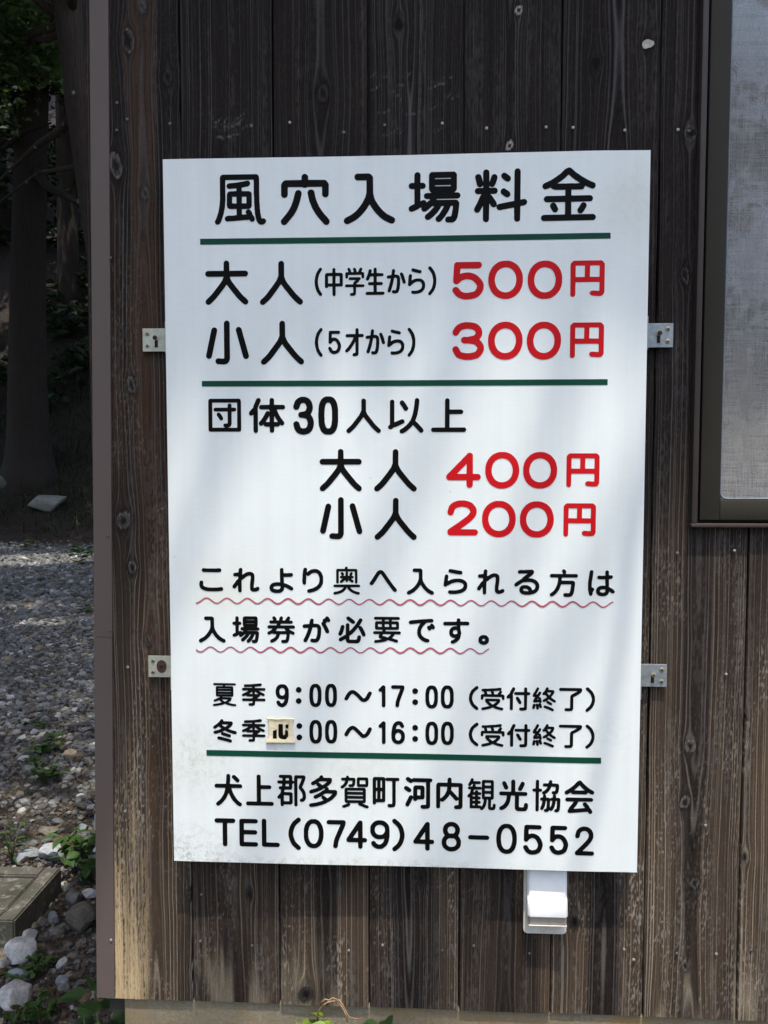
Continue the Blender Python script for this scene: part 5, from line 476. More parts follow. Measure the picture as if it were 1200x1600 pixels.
  [[3217,512,13,0,6,1,10,7,6,9,2,0,6,-5,6,-1,6,1,5,4,11,17,6,12,6,22,4,19,0,9,3,3,6,0,2,-1,1,-2,-2,-8,0,-25,-2,-18,-1,-11,-2,-3,-10,-4,-5,-6,-2,-6,2,-6,5,-6,6,-2,11,0,10,3,5,5,6,8,4,20,2,17,0,28,1,8,0,19,-1,6,-4,8,-6,4,-25,1,-1,3,1,7,0,7,-7,11,9,2,6,4,4,5,5,9,4,12,3,27,-1,25,-6,8,-6,3,-45,1,-1,4,1,11,-1,6,-5,6,-7,2,-7,-2,-6,-5,-3,-6,-2,-9,-2,-7,-36,-1,-6,-3,-4,-5,-1,-5,0,-4,2,-5,4,-4,7,-2,23,-1,3,-1,0,-1,-4,-10,-7,-9,-16,-14,-12,-7,-5,-5,-1,-7,1,-6,4,-5,8,-4,-5,-10,-1,-12,-1,-3,-11,-1,-4,-2,-5,-4,-2,-6,1,-6,4,-6,5,-3,9,-2,1,-2,-5,-25,-3,-12,-8,-17,-2,-8,0,-5,2,-5,3,-3,4,-2,6,-1,6,2,5,4,5,8,7,17,4,14,6,35,3,1,4,-1,-1,-39,-3,-25,-3,-4,-8,-1,-4,-3,-4,-5,-1,-4,1,-7,2,-4,4,-3],[3146,517,6,0,6,3,4,4,1,5,0,155,1,1,2,2,11,0,6,2,5,6,2,6,-2,7,-6,6,-5,1,-11,0,-2,2,-1,64,-5,8,-4,2,-5,1,-5,-1,-4,-2,-5,-8,-1,-64,-2,-2,-13,0,-5,-1,-6,-6,-2,-7,2,-6,5,-6,6,-2,13,0,2,-2,0,-1,0,-153,1,-5,3,-5,4,-3],[3257,553,-1,3,1,8,0,29,2,19,1,2,6,-3,8,-1,1,-4,-8,-35,-6,-13],[3257,631,-7,5,-4,2,-21,1,-1,3,-1,14,-2,4,-6,5,0,2,17,12,15,16,12,19,7,19,34,0,2,-1,0,-1,0,-11,-2,-13,-3,-9,-4,-2,-10,1,-6,-2,-5,-4,-3,-6,0,-6,3,-6,4,-3,9,-5,-4,-6,-2,-6,-1,-13,-14,-3]],
  [[3593,505,10,1,8,5,3,8,-1,9,-10,18,-11,10,-6,15,-22,27,-4,4,-5,2,-8,1,-8,-3,-5,-5,-2,-6,-1,-5,2,-6,15,-19,1,-3,-1,-2,-82,-9,-6,0,-3,1,2,5,8,8,14,19,8,14,7,15,110,1,8,4,3,5,2,4,-1,10,-3,4,-4,4,-5,2,-6,1,-198,0,-8,-2,-7,-6,-3,-8,2,-8,4,-6,6,-4,6,-1,50,0,3,-1,-1,-3,-16,-22,-20,-24,-5,-15,-7,-10,-1,-6,0,-6,3,-6,5,-4,8,-3,15,0,106,11,32,2,3,-2,6,-11,5,-3],[3393,669,6,0,4,1,28,17,8,-11,5,-3,5,-1,107,0,7,1,4,4,7,11,28,-15,9,-1,8,2,5,5,2,5,1,8,-2,6,-4,6,-29,16,-23,18,-23,20,-30,32,-6,3,-7,1,-6,-2,-12,-7,-11,-10,-14,-17,-21,-19,-28,-22,-25,-15,-4,-4,-4,-7,1,-11,6,-8],[3461,707,-1,1,2,3,21,19,19,20,3,-1,17,-19,25,-22,-6,-1]]]),
 ('black', [
  [[448,146,9,-2,8,2,7,6,4,9,0,191,5,1,48,0,6,2,5,3,6,8,2,11,-5,10,-4,4,-5,2,-8,1,-144,0,-6,-2,-5,-2,-3,-4,-3,-6,-1,-8,1,-6,5,-7,6,-4,8,-2,48,0,3,-1,0,-189,2,-6,3,-5]],
  [[595,149,9,-2,122,0,9,3,8,7,3,8,-1,9,-5,8,-8,5,-8,1,-98,0,-3,2,0,3,0,57,1,5,99,0,6,3,6,5,4,6,1,6,-1,7,-4,6,-6,5,-6,2,-99,1,-1,4,0,52,4,2,97,0,8,1,5,2,4,4,5,10,0,6,-2,5,-3,5,-5,4,-4,2,-6,1,-124,0,-9,-2,-8,-7,-2,-6,-1,-7,0,-204,1,-7,2,-4,5,-5]],
  [[792,150,9,-2,119,0,6,2,6,6,4,6,1,6,-1,7,-4,6,-6,5,-6,2,-95,1,-4,0,-1,1,0,191,-3,8,-3,5,-7,4,-7,1,-8,-1,-7,-4,-4,-7,-2,-8,0,-211,1,-6,3,-5,4,-5]],
  [[1092,128,6,-1,6,0,9,4,5,5,2,4,0,11,-5,10,-34,32,-10,15,-8,18,-6,19,-3,19,0,15,5,25,11,30,12,17,31,28,7,10,1,11,-3,8,-8,6,-9,3,-10,-3,-12,-10,-29,-26,-8,-11,-17,-31,-8,-27,-4,-22,0,-33,2,-12,6,-22,9,-23,7,-14,10,-15,38,-36]],
  [[1211,147,8,-1,25,0,11,2,13,6,18,13,14,19,4,10,8,20,5,25,2,22,0,26,-2,19,-5,27,-8,20,-11,19,-10,13,-16,11,-18,7,-35,-1,-11,-3,-17,-10,-14,-14,-7,-9,-9,-19,-5,-16,-4,-15,-1,-14,0,-58,3,-22,5,-17,10,-21,10,-14,10,-11,8,-5,13,-7],[1227,186,-10,3,-8,6,-7,9,-7,12,-6,20,-3,19,0,39,6,30,3,11,9,15,7,8,8,4,8,2,9,1,9,-3,10,-6,8,-10,4,-10,8,-26,2,-11,1,-28,-3,-30,-6,-22,-6,-12,-7,-10,-9,-8,-9,-3]],
  [[1414,150,9,-1,8,2,6,6,3,6,3,6,3,30,7,26,53,124,5,25,0,9,-4,10,-5,4,-4,2,-8,1,-127,0,-6,-2,-4,-2,-5,-5,-2,-5,-1,-8,2,-7,6,-7,7,-3,100,-1,4,-2,-47,-113,-9,-27,-3,-19,-4,-31,2,-7,3,-4]],
  [[1631,151,6,-2,7,1,6,4,5,6,2,8,1,36,3,2,17,0,8,2,5,4,3,4,2,10,-2,10,-3,4,-5,3,-8,3,-19,0,-1,2,-1,135,-2,7,-5,6,-6,3,-7,1,-6,0,-4,-2,-8,-7,-100,-151,-2,-5,-1,-6,1,-8,2,-6,6,-6,6,-3,85,-1,1,-3,1,-37,5,-10],[1577,246,-2,2,2,4,35,53,4,4,1,-1,0,-4,0,-57,-3,-1]],
  [[1785,151,7,-1,18,0,10,1,9,4,13,7,9,8,12,12,9,13,9,21,3,13,7,36,0,47,-1,9,-1,16,-2,12,-6,14,-7,11,-17,17,-15,8,-22,6,-24,0,-14,-2,-14,-5,-12,-7,-16,-15,-6,-8,-7,-14,-4,-14,0,-38,4,-15,6,-13,5,-7,16,-16,17,-10,11,-3,11,-2,25,0,24,5,2,-1,-4,-16,-3,-8,-6,-9,-16,-13,-11,-4,-11,1,-13,7,-4,3,-8,12,-5,5,-6,3,-6,1,-6,-1,-6,-3,-5,-5,-3,-8,1,-9,1,-5,10,-15,14,-13,17,-9],[1804,276,-11,2,-11,4,-7,5,-4,5,-5,9,-3,11,0,15,2,10,3,8,8,9,11,7,8,2,12,2,11,-2,9,-3,8,-5,7,-6,5,-9,3,-11,0,-16,-3,-11,-4,-7,-8,-10,-7,-5,-7,-2]],
  [[1926,133,10,-1,9,4,27,23,18,21,12,20,9,23,6,21,3,26,0,14,-4,25,-6,25,-11,25,-10,16,-12,14,-32,28,-6,3,-6,1,-10,-2,-7,-6,-3,-8,1,-11,6,-10,27,-23,16,-21,7,-17,5,-18,3,-16,1,-14,-2,-20,-3,-13,-5,-14,-8,-18,-11,-15,-30,-26,-6,-10,-1,-7,2,-8,4,-6]],
  [[2210,145,8,-1,6,1,7,4,4,6,1,8,1,38,3,2,19,0,6,2,5,4,3,4,2,10,-2,9,-3,5,-5,3,-8,2,-18,1,-2,2,-1,137,-2,6,-5,6,-6,4,-6,1,-10,-3,-10,-9,-100,-153,-2,-5,-1,-6,1,-7,3,-5,5,-5,6,-3,86,-1,2,-3,0,-40,6,-10],[2156,243,-2,2,1,3,34,51,6,8,1,-1,0,-62,-3,-1]],
  [[2413,142,12,0,17,2,14,4,18,9,15,15,6,8,7,16,2,11,0,29,-1,6,-4,11,-5,11,-5,8,-9,10,1,3,9,17,5,17,0,25,-6,19,-8,13,-14,14,-18,10,-19,4,-16,0,-11,-1,-17,-7,-12,-8,-11,-11,-6,-10,-5,-12,-3,-11,0,-25,5,-17,9,-17,1,-3,-11,-12,-7,-12,-6,-17,-2,-14,0,-11,3,-16,6,-15,8,-13,13,-12,9,-7,17,-7],[2413,183,-10,3,-8,4,-7,7,-5,6,-4,11,0,8,0,8,3,9,5,8,5,5,11,6,6,1,16,-2,13,2,4,-1,10,-6,4,-5,7,-12,2,-7,0,-11,-3,-12,-5,-8,-7,-6,-9,-5,-13,-3],[2406,302,-9,6,-6,11,-2,8,0,6,4,14,7,10,13,6,9,1,9,-1,8,-3,8,-7,7,-12,1,-13,-3,-11,-3,-6,-4,-5,-7,-4]],
  [[2579,254,7,-1,144,0,7,3,6,5,3,7,0,7,-2,7,-4,4,-6,4,-6,2,-147,0,-6,-2,-5,-4,-4,-6,-1,-6,0,-6,3,-7,5,-5]],
  [[2882,135,18,0,12,2,11,3,14,8,13,13,8,10,10,19,7,24,4,20,1,23,0,27,-1,19,-5,26,-6,17,-7,14,-7,11,-14,14,-9,7,-11,5,-12,3,-28,0,-11,-2,-14,-6,-11,-8,-12,-13,-7,-11,-6,-10,-8,-27,-4,-22,-2,-31,2,-35,5,-28,7,-20,6,-11,7,-11,15,-15,19,-11],[2884,176,-8,3,-9,8,-6,8,-6,11,-4,14,-3,14,-3,37,1,8,0,14,3,17,4,15,6,14,8,11,9,7,11,4,10,0,8,-2,9,-5,11,-12,5,-11,8,-27,3,-29,0,-13,-1,-8,-1,-12,-4,-22,-5,-14,-6,-13,-10,-11,-6,-4,-14,-3]],
  [[3098,135,18,0,22,3,12,4,19,10,12,13,9,17,8,25,2,13,0,11,-4,17,-10,23,-14,22,-9,9,-8,6,-8,4,-11,5,-18,5,-16,0,-20,-7,-2,1,-1,24,2,16,1,1,3,1,84,0,8,2,6,3,3,5,2,5,1,6,-2,6,-3,5,-4,4,-6,2,-114,1,-6,-2,-5,-3,-4,-4,-3,-6,0,-23,-2,-10,-1,-79,0,-8,4,-7,4,-5,5,-2,6,-1,6,1,9,6,11,14,7,6,14,7,5,1,6,-1,11,-4,11,-7,12,-18,8,-20,1,-14,-3,-12,-2,-7,-7,-11,-4,-4,-8,-4,-17,-5,-14,0,-8,3,-7,4,-6,8,-12,21,-8,6,-6,2,-8,-1,-6,-3,-6,-5,-3,-8,1,-9,18,-31,16,-16,16,-7]],
  [[3316,141,19,-1,21,4,18,7,12,8,11,11,6,10,4,11,7,26,0,20,-4,18,-9,20,-9,14,-7,9,-14,12,-15,8,-16,4,-22,0,-14,-4,-3,0,-1,5,1,32,3,2,81,0,8,2,8,7,3,6,1,6,-2,6,-3,5,-4,4,-6,2,-109,1,-7,-2,-4,-3,-4,-4,-3,-6,-2,-22,-1,-87,0,-8,3,-7,5,-4,6,-3,7,-1,6,2,9,7,13,17,9,5,13,3,14,-5,9,-6,11,-16,6,-11,3,-9,1,-8,-2,-9,-3,-11,-4,-11,-9,-10,-20,-6,-9,-1,-7,1,-6,2,-6,4,-7,8,-10,19,-8,7,-6,1,-8,0,-7,-3,-5,-5,-3,-8,1,-9,17,-30,11,-12,8,-5,11,-6]],
  [[3486,141,130,-1,10,4,4,4,3,5,1,8,-3,8,-5,6,-7,3,-77,1,-5,1,2,3,42,43,23,29,7,11,10,20,5,15,-1,30,-4,14,-8,16,-3,5,-15,14,-15,9,-13,3,-14,2,-14,0,-17,-5,-11,-4,-12,-9,-13,-14,-7,-14,-7,-34,0,-8,1,-5,4,-5,4,-4,5,-1,6,-1,5,1,9,6,5,9,4,24,3,9,9,8,8,4,7,3,7,1,7,-1,10,-3,6,-4,8,-10,5,-9,2,-11,-1,-6,-3,-13,-6,-11,-12,-17,-34,-38,-57,-59,-2,-7,0,-13,6,-8]]]),
]

# ------------------------------------------------------------------ more materials
def sign_white():
    m, nt, b, L = new_mat('white_sign_panel')
    tc = N(nt, 'ShaderNodeTexCoord'); sx = N(nt, 'ShaderNodeSeparateXYZ'); L.new(tc.outputs['Object'], sx.inputs[0])

    def near(px, pz, rx, rz):
        q = N(nt, 'ShaderNodeVectorMath', operation='SUBTRACT'); q.inputs[1].default_value = (px, 0, pz)
        L.new(tc.outputs['Object'], q.inputs[0])
        s = N(nt, 'ShaderNodeVectorMath', operation='MULTIPLY'); s.inputs[1].default_value = (1 / rx, 0, 1 / rz)
        L.new(q.outputs[0], s.inputs[0])
        l = N(nt, 'ShaderNodeVectorMath', operation='LENGTH'); L.new(s.outputs[0], l.inputs[0])
        r = N(nt, 'ShaderNodeMapRange', interpolation_type='SMOOTHSTEP'); r.inputs[1].default_value = 0.0; r.inputs[2].default_value = 1.0
        r.inputs[3].default_value = 1.0; r.inputs[4].default_value = 0.0
        L.new(l.outputs['Value'], r.inputs[0]); return r.outputs[0]

    def mul(a, c):
        q = N(nt, 'ShaderNodeMath', operation='MULTIPLY')
        for i, v in enumerate((a, c)):
            if isinstance(v, (int, float)): q.inputs[i].default_value = v
            else: L.new(v, q.inputs[i])
        return q.outputs[0]

    def add(a, c):
        q = N(nt, 'ShaderNodeMath', operation='ADD', use_clamp=True); L.new(a, q.inputs[0]); L.new(c, q.inputs[1]); return q.outputs[0]
    base = ramp(nt, noise(nt, 5, 4, 0.6), [(0.3, (0.715, 0.75, 0.725)), (0.7, (0.755, 0.79, 0.765))])
    soft = noise(nt, 16, 8, 0.7); fine = noise(nt, 420, 3, 0.7); mid = noise(nt, 70, 6, 0.75)
    speck = ramp(nt, fine, [(0.56, (0, 0, 0)), (0.72, (1, 1, 1))])
    blot = ramp(nt, mid, [(0.47, (0, 0, 0)), (0.66, (1, 1, 1))])
    corner = near(-0.385, 0.825, 0.15, 0.075); side = near(-0.36, 0.99, 0.12, 0.10); left = near(-0.30, 1.29, 0.11, 0.10)
    lowmid = near(-0.09, 0.98, 0.15, 0.10); topr = near(0.375, 1.93, 0.08, 0.10); strip = near(-0.1, 0.803, 0.6, 0.028); rl = near(0.31, 1.05, 0.14, 0.06)
    peel = near(-0.225, 1.032, 0.05, 0.05); peel2 = near(-0.05, 1.47, 0.12, 0.015)
    yellow = add(mul(add(add(mul(left, 0.55), mul(side, 0.35)), add(mul(lowmid, 0.35), mul(topr, 0.5))), soft), mul(add(peel, strip), mul(blot, 0.8)))
    c1 = mix_rgb(nt, yellow, base, (0.56, 0.54, 0.40))
    dirt = add(add(mul(corner, 0.9), mul(side, 0.45)), add(add(mul(strip, 0.55), mul(lowmid, 0.25)), add(mul(topr, 0.22), mul(rl, 0.25))))
    dirt = mul(dirt, add(mul(speck, 0.75), mul(blot, 0.5)))
    c2 = mix_rgb(nt, dirt, c1, (0.13, 0.12, 0.075))
    # stray flecks over the whole panel
    v = N(nt, 'ShaderNodeTexVoronoi', in_Scale=11.0); L.new(tc.outputs['Object'], v.inputs['Vector'])
    fl = ramp(nt, v.outputs['Distance'], [(0.012, (1, 1, 1)), (0.022, (0, 0, 0))])
    c3 = mix_rgb(nt, mul(fl, 0.35), c2, (0.25, 0.24, 0.21))
    # faint brushed film lines
    film = noise(nt, 30, 3, 0.6, stretch=(1.2, 1, 30))
    c4 = mix_rgb(nt, 1.0, c3, ramp(nt, film, [(0.25, (0.965,) * 3), (0.75, (1.03,) * 3)]), 'MULTIPLY')
    rain = noise(nt, 26, 5, 0.65, stretch=(1.6, 1, 0.06))
    c4 = mix_rgb(nt, 1.0, c4, ramp(nt, rain, [(0.3, (0.955, 0.955, 0.945)), (0.65, (1.01,) * 3)]), 'MULTIPLY')
    L.new(c4, b.inputs['Base Color'])
    b.inputs['Roughness'].default_value = 0.36
    b.inputs['Specular IOR Level'].default_value = 0.4
    bump(nt, b, noise(nt, 600, 2, 0.5), 0.25, 0.0002)
    return m


def wood_mat():
    m, nt, b, L = new_mat('weathered_dark_cedar')
    a = N(nt, 'ShaderNodeAttribute', attribute_name='tint')
    f = noise(nt, 260, 4, 0.7, stretch=(4.0, 1, 0.10))
    g = ramp(nt, f, [(0.25, (0.66,) * 3), (0.5, (1.0,) * 3), (0.78, (1.45,) * 3)])
    s = noise(nt, 900, 2, 0.6, stretch=(1, 1, 0.5))
    g2 = ramp(nt, s, [(0.3, (0.75,) * 3), (0.75, (1.3,) * 3)])
    c = mix_rgb(nt, 1.0, a.outputs['Color'], g, 'MULTIPLY')
    L.new(mix_rgb(nt, 1.0, c, g2, 'MULTIPLY'), b.inputs['Base Color'])
    b.inputs['Roughness'].default_value = 0.8
    b.inputs['Specular IOR Level'].default_value = 0.12
    bump(nt, b, f, 0.5, 0.0006)
    return m


def concrete_mat(name, c0, c1, stain=None, spot=None):
    m, nt, b, L = new_mat(name)
    c = ramp(nt, noise(nt, 14, 8, 0.7), [(0.3, c1), (0.7, c0)])
    c = mix_rgb(nt, 1.0, c, ramp(nt, noise(nt, 180, 4, 0.7), [(0.3, (0.7,) * 3), (0.7, (1.2,) * 3)]), 'MULTIPLY')
    if stain:
        f = ramp(nt, noise(nt, 5.5, 5, 0.65), [(0.45, (0, 0, 0)), (0.62, (1, 1, 1))])
        c = mix_rgb(nt, f, c, stain)
    if spot:
        f = ramp(nt, noise(nt, 22, 6, 0.7), [(0.52, (0, 0, 0)), (0.62, (1, 1, 1))])
        c = mix_rgb(nt, f, c, spot)
    L.new(c, b.inputs['Base Color']); b.inputs['Roughness'].default_value = 0.9
    bump(nt, b, noise(nt, 120, 6, 0.7), 0.7, 0.002)
    return m


def screen_mat():
    m, nt, b, L = new_mat('grey_insect_mesh')
    tc = N(nt, 'ShaderNodeTexCoord')
    warp_t = noise(nt, 640, 2, 0.6, stretch=(1, 1, 0.03)); weft = noise(nt, 640, 2, 0.6, stretch=(0.03, 1, 1))
    dust = noise(nt, 40, 5, 0.7, stretch=(1, 1, 0.5)); big = noise(nt, 7, 4, 0.6)
    s1 = N(nt, 'ShaderNodeMath', operation='ADD'); L.new(warp_t, s1.inputs[0]); L.new(weft, s1.inputs[1])
    s2 = N(nt, 'ShaderNodeMath', operation='MULTIPLY_ADD'); s2.inputs[1].default_value = 0.5; L.new(dust, s2.inputs[0]); L.new(s1.outputs[0], s2.inputs[2])
    mad = N(nt, 'ShaderNodeMapRange'); mad.inputs[1].default_value = 0.85; mad.inputs[2].default_value = 1.65
    mad.inputs[3].default_value = 0.26; mad.inputs[4].default_value = 0.78; L.new(s2.outputs[0], mad.inputs[0])
    L.new(ramp(nt, big, [(0.3, (0.28, 0.275, 0.265)), (0.7, (0.37, 0.36, 0.35))]), b.inputs['Base Color'])
    b.inputs['Roughness'].default_value = 0.8
    t = N(nt, 'ShaderNodeBsdfTransparent'); ms = N(nt, 'ShaderNodeMixShader')
    L.new(mad.outputs[0], ms.inputs[0]); L.new(t.outputs[0], ms.inputs[1]); L.new(b.outputs[0], ms.inputs[2])
    L.new(ms.outputs[0], nt.nodes['Material Output'].inputs[0])
    return m


def glass_mat():
    m, nt, b, L = new_mat('window_glass')
    g = N(nt, 'ShaderNodeBsdfGlossy'); g.inputs['Roughness'].default_value = 0.02
    t = N(nt, 'ShaderNodeBsdfTransparent'); t.inputs[0].default_value = (0.85, 0.9, 0.88, 1)
    fr = N(nt, 'ShaderNodeFresnel', in_IOR=1.75); ms = N(nt, 'ShaderNodeMixShader')
    L.new(fr.outputs[0], ms.inputs[0]); L.new(t.outputs[0], ms.inputs[1]); L.new(g.outputs[0], ms.inputs[2])
    L.new(ms.outputs[0], nt.nodes['Material Output'].inputs[0])
    return m


def bark_mat(name, c0, c1, lichen=None):
    m, nt, b, L = new_mat(name)
    f = noise(nt, 22, 6, 0.7, stretch=(2.2, 2.2, 0.16))
    c = ramp(nt, f, [(0.32, c1), (0.66, c0)])
    if lichen:
        v = N(nt, 'ShaderNodeTexVoronoi', in_Scale=7.0); tc = N(nt, 'ShaderNodeTexCoord'); L.new(tc.outputs['Object'], v.inputs['Vector'])
        k = ramp(nt, v.outputs['Distance'], [(0.10, (1, 1, 1)), (0.17, (0, 0, 0))])
        c = mix_rgb(nt, k, c, lichen)
    L.new(c, b.inputs['Base Color']); b.inputs['Roughness'].default_value = 0.95
    bump(nt, b, f, 0.9, 0.02)
    return m


def soil_mat():
    m, nt, b, L = new_mat('dark_soil_with_grit')
    c = ramp(nt, noise(nt, 3.0, 8, 0.7), [(0.3, (0.035, 0.028, 0.021)), (0.6, (0.060, 0.050, 0.038)), (0.8, (0.085, 0.075, 0.06))])
    v = N(nt, 'ShaderNodeTexVoronoi', in_Scale=75.0); tc = N(nt, 'ShaderNodeTexCoord'); L.new(tc.outputs['Object'], v.inputs['Vector'])
    grit = ramp(nt, v.outputs['Color'], [(0.35, (0.55,) * 3), (0.8, (1.7,) * 3)])
    c = mix_rgb(nt, 0.8, c, mix_rgb(nt, 1.0, c, grit, 'MULTIPLY'))
    moss = ramp(nt, noise(nt, 1.7, 6, 0.7), [(0.52, (0, 0, 0)), (0.66, (1, 1, 1))])
    mh = N(nt, 'ShaderNodeMath', operation='MULTIPLY'); mh.inputs[1].default_value = 0.5; L.new(moss, mh.inputs[0])
    c = mix_rgb(nt, mh.outputs[0], c, (0.035, 0.042, 0.016))
    # the wood's floor is dark humus, its colour lowered further to deepen the shade
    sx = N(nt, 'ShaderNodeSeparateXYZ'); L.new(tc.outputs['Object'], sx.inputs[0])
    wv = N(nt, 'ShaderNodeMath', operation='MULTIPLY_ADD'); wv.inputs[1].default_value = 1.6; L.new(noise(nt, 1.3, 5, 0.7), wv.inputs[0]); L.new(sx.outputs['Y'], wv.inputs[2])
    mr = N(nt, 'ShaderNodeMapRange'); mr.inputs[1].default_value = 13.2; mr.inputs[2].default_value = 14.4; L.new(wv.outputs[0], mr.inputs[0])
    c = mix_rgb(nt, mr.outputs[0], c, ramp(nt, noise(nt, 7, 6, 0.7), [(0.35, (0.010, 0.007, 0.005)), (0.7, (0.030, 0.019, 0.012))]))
    L.new(c, b.inputs['Base Color']); b.inputs['Roughness'].default_value = 0.95
    bump(nt, b, noise(nt, 60, 8, 0.75), 0.9, 0.02)
    return m


M['sign'] = sign_white(); M['wood'] = wood_mat(); M['screen'] = screen_mat(); M['glass'] = glass_mat(); M['soil'] = soil_mat()
M['concrete'] = concrete_mat('stained_foundation_concrete', (0.235, 0.20, 0.135), (0.145, 0.122, 0.078), (0.215, 0.145, 0.065))
M['drain'] = concrete_mat('mossy_drain_concrete', (0.095, 0.088, 0.072), (0.045, 0.042, 0.034), (0.030, 0.031, 0.019), (0.15, 0.145, 0.125))
M['cedar_bark'] = bark_mat('cedar_bark', (0.036, 0.025, 0.018), (0.013, 0.009, 0.007))
M['grey_bark'] = bark_mat('lichen_spotted_bark', (0.046, 0.032, 0.021), (0.018, 0.012, 0.008), (0.22, 0.23, 0.18))
M['leaf'] = tinted('green_leaves', 0.55, 30, 0.3, 0, 0.3, 0.4)
M['weed_leaf'] = tinted('weed_leaves', 0.5, 90, 0.25, 0.001, 0.3, 0.4)
M['stone'] = tinted('limestone_gravel', 0.75, 110, 0.4, 0.002)
M['litter'] = tinted('leaf_litter', 0.9, 80, 0.3, 0)
M['twig'] = simple('dry_twig', (0.10, 0.075, 0.055), (0.05, 0.037, 0.027), 60, 0.9)
M['tendril'] = simple('dry_vine_tendril', (0.34, 0.22, 0.11), (0.18, 0.09, 0.05), 120, 0.7)
M['paper'] = None


# ------------------------------------------------------------------ smooth value noise for wood, stones, warps
def vnoise(x, z, sx, sz, seed):
    r = np.random.default_rng(seed); T = r.random((256, 256))
    u = np.asarray(x) / sx + 37.3; v = np.asarray(z) / sz + 91.7
    i = np.floor(u).astype(int); j = np.floor(v).astype(int); fu = u - i; fv = v - j
    fu = fu * fu * (3 - 2 * fu); fv = fv * fv * (3 - 2 * fv)
    i0, i1, j0, j1 = i % 256, (i + 1) % 256, j % 256, (j + 1) % 256
    return (T[i0, j0] * (1 - fu) + T[i1, j0] * fu) * (1 - fv) + (T[i0, j1] * (1 - fu) + T[i1, j1] * fu) * fv


def sstep(a, b, x):
    t = np.clip((x - a) / (b - a), 0, 1); return t * t * (3 - 2 * t)


# ------------------------------------------------------------------ the shed: cladding of weathered boards
YW = 0.032
SHED = thing('shed', 'shed with dark weathered plank wall, brown metal corner strip and window', 'shed')
SHED.location = (0.5, 1.4, 0)
_link0 = link


def link(name, me, mat=None, parent=None, local=False):
    o = _link0(name, me, mat, parent)
    if parent is not None and parent.type == 'EMPTY' and not local:
        o.matrix_parent_inverse = Matrix.Translation(-parent.location)
    return o


SEAMS = [-0.560, -0.380, -0.2205, -0.0595, 0.1005, 0.2617, 0.4235, 0.5845, 0.746, 0.908, 1.07, 1.232, 1.394, 1.556]
Z0, Z1 = 0.532, 2.44
WIN = dict(x0=0.4845, x1=1.30, z0=1.398, z1=2.55)

# knots: (photo px, photo py, radius px, kind)
KN = [(200, 63, 12, 'rim'), (262, 120, 9, 'dark'), (181, 258, 13, 'light'), (227, 302, 8, 'grey'), (205, 601, 9, 'light'), (193, 813, 12, 'light'), (207, 886, 8, 'light'), (231, 1000, 6, 'grey'), (247, 1136, 4, 'light'), (222, 10, 8, 'grey'),
      (505, 146, 10, 'dark'), (623, 38, 9, 'hole'), (810, 16, 6, 'pale'), (796, 228, 6, 'pale'), (931, 98, 9, 'hole'), (1079, 210, 10, 'rim'), (1070, 430, 8, 'rim'), (1078, 1166, 9, 'light'), (1070, 1253, 8, 'light'), (1085, 1380, 7, 'light'), (1070, 1508, 7, 'light'), (1163, 1338, 7, 'light'), (1164, 1118, 5, 'light'),
      (390, 1397, 6, 'dark'), (307, 1525, 6, 'grey'), (478, 1552, 13, 'dark'), (658, 1372, 7, 'dark'), (898, 1440, 8, 'dark'), (1012, 69, 8, 'none'), (296, 1398, 4, 'grey'),
      (430, 640, 10, 'dark'), (650, 900, 10, 'dark'), (340, 1000, 9, 'rim'), (800, 700, 10, 'dark')]
KNOTS = []
for px, py, r, kind in KN:
    p = at(px, py, YW); KNOTS.append((p[0] * 1000, p[2] * 1000, r * 0.98, kind))
SCRATCH = []
for k in range(80):
    px, py = random.choice([(random.uniform(560, 700), random.uniform(110, 215)), (random.uniform(320, 360), random.uniform(180, 215)), (random.uniform(660, 860), random.uniform(1370, 1480)), (random.uniform(230, 262), random.uniform(420, 900)), (random.uniform(1020, 1060), random.uniform(1350, 1450)), (random.uniform(240, 270), random.uniform(1200, 1400))])
    p = at(px, py, YW); a = random.uniform(-0.35, 0.5); l = random.uniform(12, 45)
    SCRATCH.append((p[0] * 1000, p[2] * 1000, math.cos(a) * l, math.sin(a) * l))
EXPOSED = (0.45, 0.335, 0.19)


